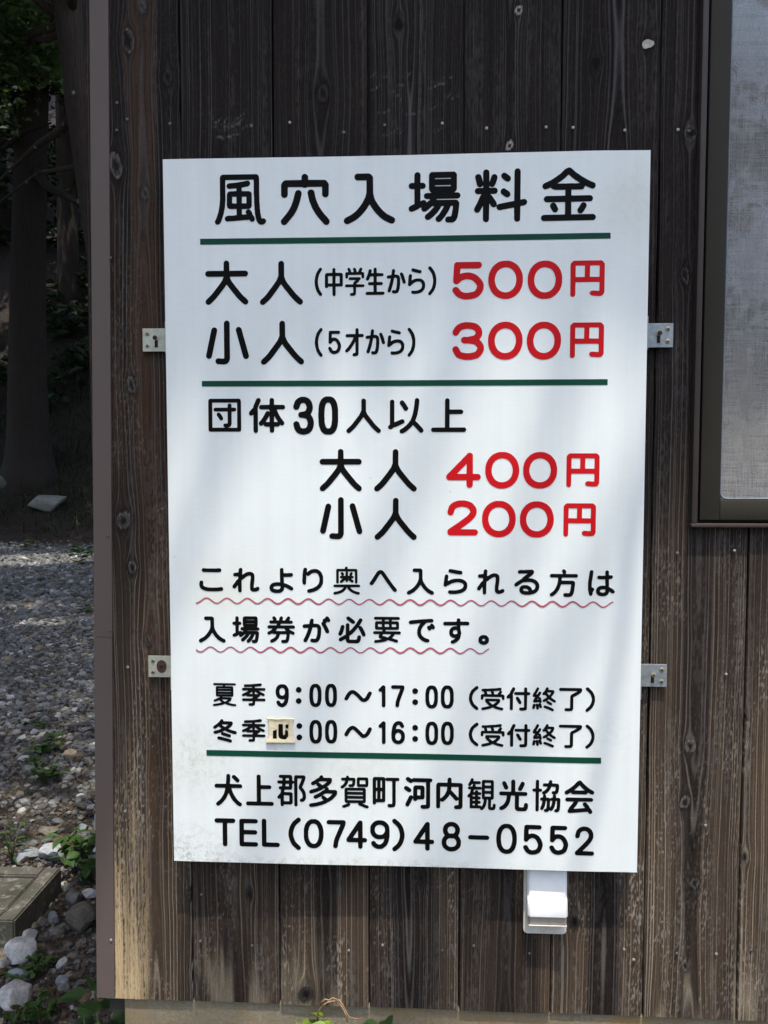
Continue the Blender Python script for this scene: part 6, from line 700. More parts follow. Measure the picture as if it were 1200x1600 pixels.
def wood(i, X, Z):
    """Colour and relief of board i at X, Z (millimetres)."""
    r = np.random.default_rng(100 + i)
    x0, x1 = SEAMS[i] * 1000, SEAMS[i + 1] * 1000; w = x1 - x0
    xc = x0 + w * [0.62, 0.42, 0.5, 0.45, 0.5, 0.55, 0.48, 0.9, 0.4, 0.6, 0.3, 0.5, 0.6][i]
    xe = X.copy(); kmask = np.zeros_like(X); kcol = np.zeros(X.shape + (3,)); kh = np.zeros_like(X); halo = np.zeros_like(X)
    for xk, zk, a, kind in KNOTS:
        if xk < x0 - 15 or xk > x1 + 15: continue
        dx, dz = X - xk, Z - zk
        kr = (math.sin(xk * 12.9 + zk * 7.7) * 43758.5) % 1.0
        rho = np.sqrt((dx * (0.85 + 0.4 * kr) + dz * 0.35 * (kr - .5)) ** 2 + (dz / (1.2 + 0.6 * kr)) ** 2) + 3.2 * (vnoise(X, Z, 7, 8, 61) - 0.5)
        rs = np.maximum(np.sqrt(dx * dx + (dz / 2.3) ** 2), a)
        xe = xe - dx * (a / rs) ** 2 * np.exp(-np.maximum(rs - a, 0) / (5 * a))
        halo = np.maximum(halo, np.exp(-((np.maximum(rho - a, 0) / (0.55 * a)) ** 2)))
        if kind == 'none': continue
        ins = 1 - sstep(a * 0.9, a * 1.02, rho); q = rho / a
        ringv = 0.5 + 0.5 * np.cos(q * 10 + 2 * vnoise(X, Z, 6, 6, 71))
        if kind in ('rim', 'light', 'grey'):
            lo = {'rim': 0.012, 'light': 0.018, 'grey': 0.040}[kind]; hi = {'rim': 0.085, 'light': 0.12, 'grey': 0.085}[kind]
            t = sstep(0.45 if kind == 'rim' else 0.25, 1.0, q + 0.5 * (vnoise(X, Z, 4, 5, 81) - .5)) * (0.35 + 0.9 * vnoise(X, Z, 6, 6, 83))
            g = (lo + (hi - lo) * t) * (0.65 + 0.5 * ringv)
        elif kind == 'pale': g = 0.34 * (0.5 + 0.5 * ringv) * np.where(q < 0.45, 0.15, 1)
        elif kind == 'hole': g = 0.004 + 0.02 * sstep(0.7, 1.0, q)
        else: g = (0.010 + 0.03 * sstep(0.3, 1, q)) * (0.6 + 0.6 * ringv)
        g = g + 0.13 * np.exp(-((q - 0.93) / 0.06) ** 2) * (kind in ('rim', 'light')) * vnoise(X, Z, 5, 5, 85)
        crack = np.exp(-((dx * 0.8 + dz * 0.35 + 2 * (vnoise(X, Z, 7, 7, 5) - .5)) / 0.9) ** 2) * (q < 0.75)
        g = g * (1 - 0.8 * crack)
        c = np.stack([g * 1.06, g * 0.95, g * 0.84], -1)
        kcol = kcol * (1 - ins[..., None]) + c * ins[..., None]; kmask = np.maximum(kmask, ins)
        kh = np.maximum(kh, ins * (0.8 if kind != 'hole' else -4.0) * (1 - 0.4 * ringv)) if kind != 'hole' else kh - 4.0 * ins
    wander = 12 * (vnoise(X, Z, 240, 700, 11 + i) - 0.5) + 4.0 * (vnoise(X, Z, 55, 190, 31 + i) - 0.5) + 1.0 * (vnoise(X, Z, 12, 60, 47 + i) - .5)
    d = 4 + 24 * vnoise(np.zeros_like(Z), Z, 1, 520, 200 + i) ** 1.4 + 4 * (vnoise(np.zeros_like(Z), Z, 1, 90, 230 + i) - .5)
    R = np.sqrt((xe - xc + wander) ** 2 + np.maximum(d, 1) ** 2)
    widths = np.clip(r.lognormal(math.log(4.3), 0.45, 80), 2.3, 11); pos = np.concatenate([[0], np.cumsum(widths)])
    idx = np.searchsorted(pos, R) - 1; idx = np.clip(idx, 0, len(widths) - 1)
    lo = pos[idx]; fr = (R - lo) / widths[idx]; dn = np.minimum(R - lo, lo + widths[idx] - R)
    ring = np.where(R - lo < lo + widths[idx] - R, idx, idx + 1)
    amp = (0.12 + 0.88 * r.random(90) ** 1.4)[ring]
    fade = 0.35 + 0.9 * vnoise(X, Z, 20, 260, 61 + i)
    thick = 0.48 + 0.42 * vnoise(X, Z, 30, 200, 77 + i)
    line = np.exp(-(dn / thick) ** 2) * amp * fade
    late = fr ** 3
    fibre = vnoise(X, Z, 1.7, 70, 301 + i); fibre2 = vnoise(X, Z, 5, 160, 331 + i); blotch = vnoise(X, Z, 30, 190, 351 + i); patch = vnoise(X, Z, 60, 60, 371 + i)
    # weathering: the stain has worn away low down, most of all beside the corner strip
    broad = sstep(0.30, 0.68, vnoise(X, Z, 46, 420, 381 + i))
    wz = sstep(1650, 800, Z + 160 * (blotch - .5)) * ((0.30 + 0.78 * broad) if i < 6 else (0.66 + 0.45 * broad))
    rc = [30, 26, 24, 34, 22, 30, 26, 40, 26, 30, 30, 30, 30][i] + 10 * (vnoise(X, Z, 60, 260, 441 + i) - .5)
    core = 1 - sstep(-1.2, 1.2, R - rc)
    wz = wz * (1 - (0.15 if i == 0 else 0.72) * core)
    if i == 0: wz = np.maximum(wz, 0.25 * sstep(2100, 1500, Z))
    tone = [1.0, 0.95, 0.92, 1.0, 0.95, 0.92, 1.05, 1.05, 0.95, 1, 1, 1, 1][i]
    dark = np.array([0.0135, 0.0100, 0.0083]); brown = np.array([0.053, 0.0370, 0.0245])
    base = (dark * (1 - wz[..., None]) + brown * wz[..., None]) * tone
    red = sstep(0.45, 0.75, vnoise(X, Z, 26, 420, 401 + i)) * (0.75 if i == 0 else 0.18)
    base = base * (1 + red[..., None] * np.array([0.55, 0.2, 0.0]))
    if i == 0: base = base + (np.array([0.046, 0.028, 0.0175]) - base) * (core * sstep(1350, 1600, Z) * 0.85)[..., None]
    base = base * (0.62 + 0.34 * fibre + 0.36 * blotch + 0.25 * fibre2 - 0.30 * late)[..., None] * (1 - 0.62 * np.exp(-((dn - 1.7 * thick) / 0.9) ** 2) * amp)[..., None]
    lc = np.array([0.088, 0.081, 0.080]) * (1 - wz[..., None]) + np.array([0.38, 0.30, 0.22]) * wz[..., None]
    col = base + (lc - base) * np.clip(line * 0.85, 0, 1)[..., None]
    # pale weathered wood between the lines, as specks along the fibre
    grain = vnoise(X, Z, 1.7, 5.5, 501 + i)
    speck = sstep(0.66, 0.9, grain + 0.22 * (vnoise(X, Z, 14, 120, 521 + i) - .5))
    col = col + (np.array([0.25, 0.22, 0.185]) - col) * (speck * (0.04 + (0.75 if i == 0 else 0.72) * wz * sstep(.3, .7, vnoise(X, Z, 35, 140, 391 + i))))[..., None]
    # grey film in broad streaks
    film = sstep(0.60, 0.80, vnoise(X, Z, 11, 230, 541 + i) + 0.18 * (patch - .5)) * sstep(0.35, 0.65, vnoise(X, Z, 3, 9, 561))
    col = col + (np.array([0.11, 0.10, 0.092]) - col) * (film * (0.13 + 0.28 * wz))[..., None]
    if i == 0:
        ex = sstep(1000, 545, Z + 300 * (vnoise(X, Z, 9, 300, 601) - .5)) * sstep(x0 + 112, x0 + 72, X + 10 * (vnoise(X, Z, 20, 150, 611) - .5))
        e2 = sstep(0.42, 0.56, grain * 0.55 + fibre * 0.45 + 0.34 * sstep(900, 560, Z) - 0.35 * late)
        col = col + (np.array(EXPOSED) * (0.75 + 0.4 * fibre)[..., None] - col) * (ex * (0.06 + 0.9 * e2))[..., None]
    if i in (1, 2, 6, 7):
        ex = sstep(650, 545, Z + 90 * (vnoise(X, Z, 6, 80, 621 + i) - .5)) * sstep(0.4, 0.7, vnoise(X, Z, 22, 300, 641 + i))
        col = col + (np.array([0.24, 0.20, 0.14]) - col) * (ex * 0.6)[..., None]
    col = col * (1 - 0.35 * halo * (1 - kmask))[..., None]
    col = col * (1 - kmask[..., None]) + kcol * kmask[..., None]
    for sx, sz, lx, lz in SCRATCH:
        if sx + 50 < x0 or sx - 50 > x1: continue
        t = np.clip(((X - sx) * lx + (Z - sz) * lz) / (lx * lx + lz * lz), 0, 1)
        dd = np.hypot(X - sx - lx * t, (Z - sz - lz * t + 3 * np.sin(t * 5)))
        sc = np.exp(-(dd / 0.8) ** 2) * np.sin(np.pi * t) * vnoise(X, Z, 3, 3, 5)
        col = col + (0.16 - col) * (sc * 0.85)[..., None]
    h = 0.85 * line + 0.35 * (fibre - .5) + 0.5 * (fibre2 - .5) - 0.3 * late * (1 - line) + kh + 0.5 * halo
    return np.clip(col, 0.003, 0.9), h


def cladding(name, cols_step, rows_step, za, zb, xs, xe_, skip_win=True):
    Vs, Fs, Cs = [], [], []; base = 0
    zs = np.linspace(za, zb, max(2, int(round((zb - za) / rows_step)) + 1))
    for i in range(len(SEAMS) - 1):
        a, b = max(SEAMS[i], xs), min(SEAMS[i + 1], xe_)
        if b - a < 0.005: continue
        g = 0.0016; inner = np.linspace(a + g, b - g, max(4, int(round((b - a) / cols_step))))
        x = np.concatenate([[a + g - 0.0003], inner, [b - g + 0.0003]])
        X, Z = np.meshgrid(x * 1000, zs * 1000, indexing='ij')
        # board edges are not ruler-straight, the lower end is a little uneven
        c, h = wood(i, X, Z)
        off = [0.0, 0.0012, -0.0008, 0.0010, -0.0004, 0.0014, 0.0, -0.0012, 0.0007, 0, 0, 0, 0][i]
        Y = YW + off - h / 1000.0
        edge = np.minimum(X - X[0], X[-1] - X) ; Y += 0.0012 * np.exp(-(edge / 1.6) ** 2)
        Y[0] = Y[-1] = YW + 0.014
        e = 1.0 * (vnoise(X * 0 + i * 50, Z, 1, 120, 701) - .5)
        Xw = X + e * np.exp(-(np.minimum(X - X[0], X[-1] - X) / 4) ** 2)
        V = np.stack([Xw / 1000, Y, Z / 1000], -1)
        c[0] *= 0.6; c[-1] *= 0.6  # groove edges darkened in colour to stand in for shade between boards
        n, mz = X.shape; ids = np.arange(n * mz).reshape(n, mz) + base
        F = np.stack([ids[:-1, :-1], ids[1:, :-1], ids[1:, 1:], ids[:-1, 1:]], -1)
        if skip_win:
            cx = (X[:-1, :-1] + X[1:, 1:]) / 2000; cz = (Z[:-1, :-1] + Z[1:, 1:]) / 2000
            keep = ~((cx > WIN['x0'] + 0.004) & (cx < WIN['x1'] - 0.004) & (cz > WIN['z0'] + 0.004) & (cz < WIN['z1'] - 0.004))
            F = F[keep]
        Vs.append(V.reshape(-1, 3)); Fs.append(F.reshape(-1, 4)); Cs.append(c.reshape(-1, 3)); base += n * mz
    me = np_mesh(name, np.concatenate(Vs), np.concatenate(Fs), True, np.concatenate(Cs))
    return link(name, me, M['wood'], SHED)


cladding('plank_cladding', 0.00115, 0.0034, Z0, Z1, -0.548, 0.80)
cladding('plank_cladding', 0.004, 0.02, Z1 + 0.0005, 3.40, -0.548, 1.556)
cladding('plank_cladding', 0.004, 0.02, Z0, Z1, 0.8005, 1.556)
# backing behind the boards, butting round the window opening
mb = MB()
for x0, x1, z0, z1 in ((-0.54, 0.478, 0.50, 3.38), (0.4785, 1.31, 0.50, 1.385), (0.4785, 1.31, 2.56, 3.38), (1.3105, 1.552, 0.5, 3.38)):
    mb.box(x0, x1, 0.047, 0.075, z0, z1)
mb.build('backing_board', M['dark_boards'], SHED)

# corner strip: two overlapping lengths of folded sheet metal (each leans a hair, as in the photo)
def trim(zlo, zhi, proud, name='corner_trim'):
    def xl(z): return -0.5557 + (z - 0.5368) * (0.0243 / 1.7525)
    w = 0.0322; m_ = MB()
    for (dx0, dx1, y0, y1) in ((0.0, w, YW - proud, YW - proud + 0.0012), (0.0, 0.0012, YW - proud + 0.0012, YW + 0.06)):
        pts = [(xl(zlo) + dx0, y0, zlo), (xl(zlo) + dx1, y0, zlo - (0.0 if dx1 < 0.01 else 0.0)), (xl(zhi) + dx1, y0, zhi), (xl(zhi) + dx0, y0, zhi)]
        m_.prism(pts, (0, y1 - y0, 0))
    # folded return at the inner edge
    pts = [(xl(zlo) + w - 0.0012, YW - proud + 0.0012, zlo), (xl(zlo) + w, YW - proud + 0.0012, zlo), (xl(zhi) + w, YW - proud + 0.0012, zhi), (xl(zhi) + w - 0.0012, YW - proud + 0.0012, zhi)]
    m_.prism(pts, (0, proud - 0.0008, 0))
    return m_.build(name, M['trim'], SHED)


zj = at(165, 995, YW)[2]
trim(0.536, zj, 0.0050)
trim(zj + 0.0006, 3.40, 0.0036)

# foundation, side, back, floor, roof
mb = MB(); mb.box(-0.5105, 1.55, 0.0385, 0.20, -0.30, 0.5305, 0.004)
mb.build('foundation', M['concrete'], SHED)
mb = MB(); mb.box(-0.5105, -0.38, 0.2005, 2.9, -0.3, 0.5); mb.box(1.42, 1.55, 0.2005, 2.9, -0.3, 0.5); mb.box(-0.5105, 1.55, 2.9005, 3.0, -0.3, 0.5)
mb.build('foundation', M['concrete'], SHED)
mb = MB(); mb.box(-0.551, -0.52, 0.095, 3.0, 0.540, 3.62); mb.build('side_wall', M['dark_boards'], SHED)
mb = MB(); mb.box(1.53, 1.56, 0.080, 3.0, 0.505, 3.62); mb.build('side_wall', M['dark_boards'], SHED)
hA0, hA1, hB0, hB1 = at(1147, 600, 2.95), at(1169, 556, 2.95), at(1157, 724, 2.95), at(1171, 632, 2.95)
mb = MB()
for x0, x1, z0, z1 in ((-0.519, hA0[0], 0.531, 3.6), (hB1[0], 1.529, 0.531, 3.6), (hA0[0] + .0002, hB1[0] - .0002, hA1[2], 3.6), (hA0[0] + .0002, hB1[0] - .0002, hB1[2], hA0[2]),
                       (hA0[0] + .0002, hB0[0], hB0[2], hB1[2] - .0002), (hA0[0] + .0002, hB1[0] - .0002, 0.531, hB0[2] - .0002), (hA1[0], hB1[0] - .0002, hA0[2] + .0002, hA1[2] - .0002)):
    if x1 - x0 > .001 and z1 - z0 > .001: mb.box(x0, x1, 2.95, 2.99, z0, z1)
mb.build('back_wall', M['inside'], SHED)
mb = MB(); mb.box(hA0[0] - 0.02, hA1[0] + 0.01, 2.90, 2.9495, hA0[2] - 0.012, hA0[2] - 0.001, 0.001)
mb.build('sill', M['plastic_white'], SHED)
q_ = at(1157, 668, 2.93)
mb = MB(); mb.box(q_[0], q_[0] + 0.26, 2.925, 2.945, q_[2] - 0.010, q_[2] + 0.006, 0.001); mb.build('rail', M['plastic_white'], SHED)
mb = MB(); mb.box(-0.519, 1.529, 0.21, 2.945, 0.506, 0.53); mb.build('floor', M['dark_boards'], SHED)
OVER, ZE = 0.43, 3.345
mb = MB()
sl = math.tan(math.radians(12))
pts = [(-1.05, -OVER, ZE), (-1.05, 3.5, ZE + (3.5 + OVER) * sl), (-1.05, 3.5, ZE + 0.09 + (3.5 + OVER) * sl), (-1.05, -OVER, ZE + 0.09)]
mb.prism(pts, (3.0, 0, 0)); mb.build('roof', M['roofing'], SHED)

# ------------------------------------------------------------------ window
win = MB()
w = WIN; ct = 0.0095
win.box(w['x0'], w['x0'] + ct, 0.019, 0.075, w['z0'] + 0.0066, w['z1'], 0.0012)
win.box(w['x1'] - ct, w['x1'], 0.019, 0.075, w['z0'] + 0.0066, w['z1'], 0.0012)
win.box(w['x0'] - 0.001, w['x1'] + 0.001, 0.0175, 0.075, w['z0'], w['z0'] + 0.0064, 0.0012)
win.box(w['x0'] - 0.001, w['x1'] + 0.001, 0.0175, 0.075, w['z1'] + 0.0002, w['z1'] + 0.012, 0.0012)
WINDOW = win.build('window', M['casing'], SHED, True, 40)
mb = MB(); gx0 = w['x0'] + ct; mb.box(gx0 + 0.0002, gx0 + 0.0075, 0.046, 0.07, w['z0'] + 0.0075, w['z1'] - 0.001); mb.box(gx0 + 0.0076, w['x1'] - ct, 0.046, 0.07, w['z0'] + 0.0075, w['z0'] + 0.0145)
mb.build('gap_strip', M['gap_black'], WINDOW)  # black strip stands in for the shaded gap beside the sash
sx0, sz0 = gx0 + 0.0062, w['z0'] + 0.0118
scx, scz = 0.5335, 1.4435
mb = MB()
mb.box(sx0, scx, 0.027, 0.0455, sz0, w['z1'] - 0.004, 0.0014)
mb.box(w['x1'] - ct - 0.045, w['x1'] - ct - 0.001, 0.027, 0.0455, sz0, w['z1'] - 0.004, 0.0014)
mb.box(scx + 0.0004, w['x1'] - ct - 0.0454, 0.0274, 0.0455, sz0, scz, 0.0014)
mb.box(scx + 0.0004, w['x1'] - ct - 0.0454, 0.0274, 0.0455, w['z1'] - 0.04, w['z1'] - 0.004, 0.0014)
SASH = mb.build('sash', M['bronze'], WINDOW, True, 40)
# rubber bead that holds the insect screen, rounded at the corner
mb = MB(); pts = [(scx + 0.0022, 0.0325, 2.50)] + [(scx + 0.0022, 0.0325, z) for z in np.linspace(2.2, scz + 0.012, 12)]
pts += [(scx + 0.0022 + 0.010 * (1 - math.cos(t)), 0.0325, scz + 0.0022 + 0.010 * (1 - math.sin(t))) for t in np.linspace(0.2, math.pi / 2, 6)]
pts += [(x, 0.0325, scz + 0.0022) for x in np.linspace(scx + 0.03, 1.24, 12)]
mb.tube(pts, [0.0017] * len(pts), 6); mb.build('screen_bead', simple('grey_screen_bead', (0.17, 0.19, 0.22), None, 90, 0.5), WINDOW, True)
mb = MB()
nx, nz = 40, 60; gx = np.linspace(scx + 0.0008, 1.244, nx); gz = np.linspace(scz + 0.0008, 2.51, nz)
GX, GZ = np.meshgrid(gx, gz, indexing='ij'); GY = 0.0355 + 0.0012 * (vnoise(GX, GZ, 0.12, 0.3, 3) - .5)
ids = np.arange(nx * nz).reshape(nx, nz)
me = np_mesh('screen', np.stack([GX, GY, GZ], -1).reshape(-1, 3), np.stack([ids[:-1, :-1], ids[1:, :-1], ids[1:, 1:], ids[:-1, 1:]], -1).reshape(-1, 4)); mb.bm.free()
link('insect_screen', me, M['screen'], WINDOW)
mb = MB(); mb.box(gx0 + 0.009, w['x1'] - ct - 0.002, 0.060, 0.064, w['z0'] + 0.016, w['z1'] - 0.002); mb.build('pane', M['glass'], WINDOW)
# pale roller blind pulled part of the way down inside
mb = MB()
for k in range(15):
    z = 2.52 - k * 0.0225
    if z < 2.2: break
    mb.box(gx0 + 0.014, w['x1'] - 0.02, 0.068, 0.071, z - 0.0165, z, 0.001)
mb.build('slat_blind', simple('white_blind_slats', (0.85, 0.85, 0.82), (0.8, 0.8, 0.77), 20, 0.5), WINDOW)

# ------------------------------------------------------------------ nails in the boards (parts of the wall)
NAILS = [(266, 194, 0), (393, 197, 0), (453, 192, 1), (537, 207, 0), (601, 196, 0), (691, 193, 1), (760, 201, 1), (853, 199, 1), (895, 200, 1), (976, 204, 1), (1059, 203, 1), (183, 161, 0), (199, 187, 0), (183, 204, 0),
         (1058, 864, 0), (1147, 860, 1), (1134, 1053, 1), (1102, 1289, 1), (1119, 1490, 1), (1173, 1484, 0), (975, 1483, 1), (990, 1499, 1), (691, 1484, 0), (740, 1477, 0), (827, 1489, 0), (545, 1484, 1), (598, 1476, 1), (313, 1470, 0), (315, 1397, 0), (200, 1042, 1), (197, 1266, 2), (394, 1477, 0), (1076, 205, 0), (1057, 1489, 0)]
for px, py, k in NAILS:
    p = at(px, py, YW - 0.001)
    out = 0.0048 if k == 2 else 0.0016 + 0.001 * random.random()
    r_ = 0.0023 + 0.0005 * random.random()
    mb = MB(); mb.lathe([(0.0, -0.0002), (r_ * 0.7, -0.0001), (r_, 0.0004), (r_, 0.0009), (0.0011, 0.0011), (0.0011, out + 0.003)], (p[0], YW - 0.001 - out, p[2]), 'y', 12)
    mb.build('nail', M['nail'] if k else M['nail_dull'], SHED, True, 40)
for px, py, in ((173, 403), (168, 837), (172, 984), (174, 1468)):
    p = at(px, py, YW - 0.004)
    mb = MB(); mb.lathe([(0.0, -0.001), (0.002, -0.0008), (0.0027, 0.0), (0.0012, 0.0002), (0.0012, 0.004)], (p[0], YW - 0.0060, p[2]), 'y', 12)
    mb.build('nail', M['nail_dull'] if py < 1000 else M['nail'], SHED, True, 40)
# white filler plug in a knot hole
p = at(1012, 69, YW)
mb = MB(); pts = []
for k in range(14):
    a = 2 * math.pi * k / 14; r_ = 0.0086 * (1 + 0.14 * math.sin(2 * a + 1) + 0.09 * math.cos(3 * a) + 0.05 * math.sin(5 * a)); pts.append((p[0] + r_ * math.cos(a) * 1.02, YW - 0.0010, p[2] + r_ * math.sin(a) * 0.92))
mb.prism(pts, (0, 0.005, 0)); mb.build('knot_plug', simple('white_filler', (0.50, 0.48, 0.41), (0.30, 0.28, 0.23), 130, 0.9), SHED)

# ------------------------------------------------------------------ the price sign
SIGN = thing('price_sign', 'white entrance fee board with black and red lettering on brackets', 'sign')
SIGN.location = (0, 0.0, 0.81)
UX, VZ = -0.39976, 0.81           # lower left corner of the panel


def warp(x, z):
    """The thin panel is not quite flat."""
    x = np.asarray(x, float); z = np.asarray(z, float)
    return 0.0011 * np.sin(2 * np.pi * x / 0.55 + 1.1 * z) + 0.0013 * np.exp(-((x - 0.345 + 0.06 * (z - 1.4)) / 0.05) ** 2) * np.sin(2.2 * z + 0.4) - 0.0010 * np.exp(-((x + 0.38) / 0.06) ** 2)


nx, nz = 121, 161
gx = np.linspace(UX, UX + 0.7995, nx); gz = np.linspace(VZ, VZ + 1.2, nz)
GX, GZ = np.meshgrid(gx, gz, indexing='ij'); GY = warp(GX, GZ)
front = np.stack([GX, GY, GZ], -1).reshape(-1, 3); back = front + [0, 0.003, 0]
ids = np.arange(nx * nz).reshape(nx, nz)
F = [np.stack([ids[:-1, :-1], ids[1:, :-1], ids[1:, 1:], ids[:-1, 1:]], -1).reshape(-1, 4)]
F.append(F[0][:, ::-1] + nx * nz)
ring = np.concatenate([ids[:, 0], ids[-1, 1:], ids[-2::-1, -1], ids[0, -2:0:-1]]); nxt = np.roll(ring, -1)
F.append(np.stack([nxt, ring, ring + nx * nz, nxt + nx * nz], -1))
me = np_mesh('panel', np.concatenate([front, back]), np.concatenate(F), False)
PANEL = link('panel', me, M['sign'], SIGN)

def sheet_on_sign(name, polys, mat, lift=0.0005, parent=SIGN):
    """polys: list of (points, triangles) in millimetres from the panel's lower left corner."""
    V, F = [], []
    for P, T in polys:
        o = len(V); V += list(P); F += [[a + o for a in t] for t in T]
    V = np.array(V, float) / 1000
    X = V[:, 0] + UX; Z = V[:, 1] + VZ
    me = bpy.data.meshes.new(name)
    me.from_pydata([tuple(p) for p in np.stack([X, warp(X, Z) - lift, Z], -1)], [], F); me.update()
    return link(name, me, mat, parent)


for colour, row_glyphs in LETTERING:
    polys = []
    for glyph in row_glyphs:
        loops = []
        for steps in glyph:
            q = np.cumsum(np.array(steps, float).reshape(-1, 2), axis=0) * 0.2
            loops.append([Vector((a, b, 0)) for a, b in q])
        def area(lp): return 0.5 * sum(a.x * c.y - c.x * a.y for a, c in zip(lp, lp[1:] + lp[:1]))

        def inside(p, lp):
            r_ = False
            for a, c in zip(lp, lp[1:] + lp[:1]):
                if (a.y > p.y) != (c.y > p.y) and p.x < (c.x - a.x) * (p.y - a.y) / (c.y - a.y) + a.x: r_ = not r_
            return r_
        big = max(loops, key=lambda lp: abs(area(lp))); flip = 1 if area(big) > 0 else -1
        outer = [lp for lp in loops if area(lp) * flip > 0]; holes = [lp for lp in loops if area(lp) * flip <= 0]
        for o_ in outer:
            mine = [o_] + [h_ for h_ in holes if inside(h_[0], o_)]
            P = [p for lp in mine for p in lp]; T = []
            for t in tessellate_polygon(mine):
                a, c, d_ = (P[k] for k in t)
                cr = (c - a).cross(d_ - a).z
                if abs(cr) < 1e-6: continue
                T.append(t if cr > 0 else (t[0], t[2], t[1]))
            polys.append(([(p.x, p.y) for p in P], T))
    sheet_on_sign('price_lettering' if colour == 'red' else 'lettering', polys, M['red'] if colour == 'red' else M['black'])


def on_sign(px, py):
    p = at(px, py, 0.0); return (p[0] - UX) * 1000, (p[2] - VZ) * 1000


def ribbon(top, bot):
    n = len(top); return (top + bot, [[i, n + i, n + i + 1, i + 1] for i in range(n - 1)])


def rule(name, a, b, c, d, mat, n=24):
    A, B, C_, D = (np.array(on_sign(*q)) for q in (a, b, c, d))
    top = [tuple(A + (B - A) * t) for t in np.linspace(0, 1, n)]; bot = [tuple(D + (C_ - D) * t) for t in np.linspace(0, 1, n)]
    return sheet_on_sign(name, [ribbon(top, bot)], mat)


rule('rule_line', (313.3, 373.7), (953.7, 364.1), (953.7, 373.4), (313.3, 382.9), M['green'])
rule('rule_line', (316, 595.4), (949, 592.6), (949, 601.8), (316, 604.2), M['green'])
rule('rule_line', (323, 1171.2), (939, 1183.6), (939, 1192.8), (323, 1180.2), M['green'])


def wavy(x0, x1, first_peak, period, yp0, yp1, amp):
    top, bot = [], []
    for px in np.arange(x0, x1, 0.8):
        t = (px - x0) / (x1 - x0); yc = yp0 + (yp1 - yp0) * t + amp
        ph = 2 * math.pi * (px - first_peak) / period
        y = yc - amp * math.cos(ph); s = amp * 2 * math.pi / period * math.sin(ph)
        hw = (1.25 + 0.25 * math.sin(px * 0.031)) * math.sqrt(1 + s * s) * 0.92
        top.append(on_sign(px, y - hw)); bot.append(on_sign(px, y + hw))
    return sheet_on_sign('wavy_underline', [ribbon(top, bot)], M['crimson'], 0.0006)


wavy(306.7, 958.4, 323.3, 31.75, 933.8, 940.6, 4.0)
wavy(306.7, 765.0, 329.3, 31.2, 1010.2, 1013.6, 3.9)


# yellowed tape patch with the remains of an overpainted figure
def patch_mat():
    m, nt, b, L = new_mat('yellowed_tape')
    c = ramp(nt, noise(nt, 55, 7, 0.75), [(0.3, (0.52, 0.40, 0.22)), (0.5, (0.66, 0.57, 0.38)), (0.72, (0.76, 0.71, 0.58))])
    L.new(c, b.inputs['Base Color']); b.inputs['Roughness'].default_value = 0.55
    bump(nt, b, noise(nt, 120, 5, 0.7), 0.6, 0.0008)
    return m


pu0, pv1 = on_sign(417.5, 1121); pu1, pv0 = on_sign(460.5, 1160.5)
nx, nz = 25, 25
gu = np.linspace(pu0, pu1, nx); gv = np.linspace(pv0, pv1, nz); GU, GV = np.meshgrid(gu, gv, indexing='ij')
s_ = (GU - pu0) / (pu1 - pu0); t_ = (GV - pv0) / (pv1 - pv0)
GU2 = GU + 1.6 * (vnoise(GU, GV, 6, 6, 9) - .5) + np.where(t_ < 0.14, (s_ - .5) * 3.0, 0) + np.where((t_ < 0.93) & (t_ > 0.14), -(s_ - .5) * 4.0, 0); GV2 = GV + 1.4 * (vnoise(GU, GV, 7, 7, 19) - .5)
lift_ = 0.0012 + 0.0022 * np.exp(-(t_ / 0.16) ** 2) + 0.0010 * np.exp(-((1 - t_) / 0.1) ** 2) + 0.0006 * vnoise(GU, GV, 8, 5, 29)
X = GU2 / 1000 + UX; Z = GV2 / 1000 + VZ
ids = np.arange(nx * nz).reshape(nx, nz)
fr_ = np.stack([X, warp(X, Z) - lift_, Z], -1).reshape(-1, 3); F0 = np.stack([ids[:-1, :-1], ids[1:, :-1], ids[1:, 1:], ids[:-1, 1:]], -1).reshape(-1, 4)
ring = np.concatenate([ids[:, 0], ids[-1, 1:], ids[-2::-1, -1], ids[0, -2:0:-1]]); nxt = np.roll(ring, -1)
bk_ = fr_ + [0, 0.0005, 0]
me = np_mesh('tape_patch', np.concatenate([fr_, bk_]), np.concatenate([F0, F0[:, ::-1] + nx * nz, np.stack([nxt, ring, ring + nx * nz, nxt + nx * nz], -1)]))
PATCH = link('tape_patch', me, patch_mat(), SIGN)
PATCH['label'] = 'yellowed peeling tape patch over the winter opening hour'
bits = []
for quad in ([(427, 1141), (433, 1139), (433, 1153), (427, 1153)], [(435.6, 1130), (442.5, 1130.5), (442.8, 1147), (437, 1152), (435.6, 1148)], [(446.5, 1131), (451.5, 1131), (451, 1137), (447, 1137)], [(446, 1139), (450.7, 1141), (451, 1149), (447, 1154.5), (440, 1154), (437, 1151.5), (442.6, 1146.5), (444, 1148), (446, 1146)]):
    P = [on_sign(*q) for q in quad]
    T = tessellate_polygon([[Vector((a, b, 0)) for a, b in P]])
    T = [t if (Vector((*P[t[1]], 0)) - Vector((*P[t[0]], 0))).cross(Vector((*P[t[2]], 0)) - Vector((*P[t[0]], 0))).z > 0 else (t[0], t[2], t[1]) for t in T]
    bits.append((P, T))
sheet_on_sign('lettering', bits, M['black'], 0.0024, PATCH)

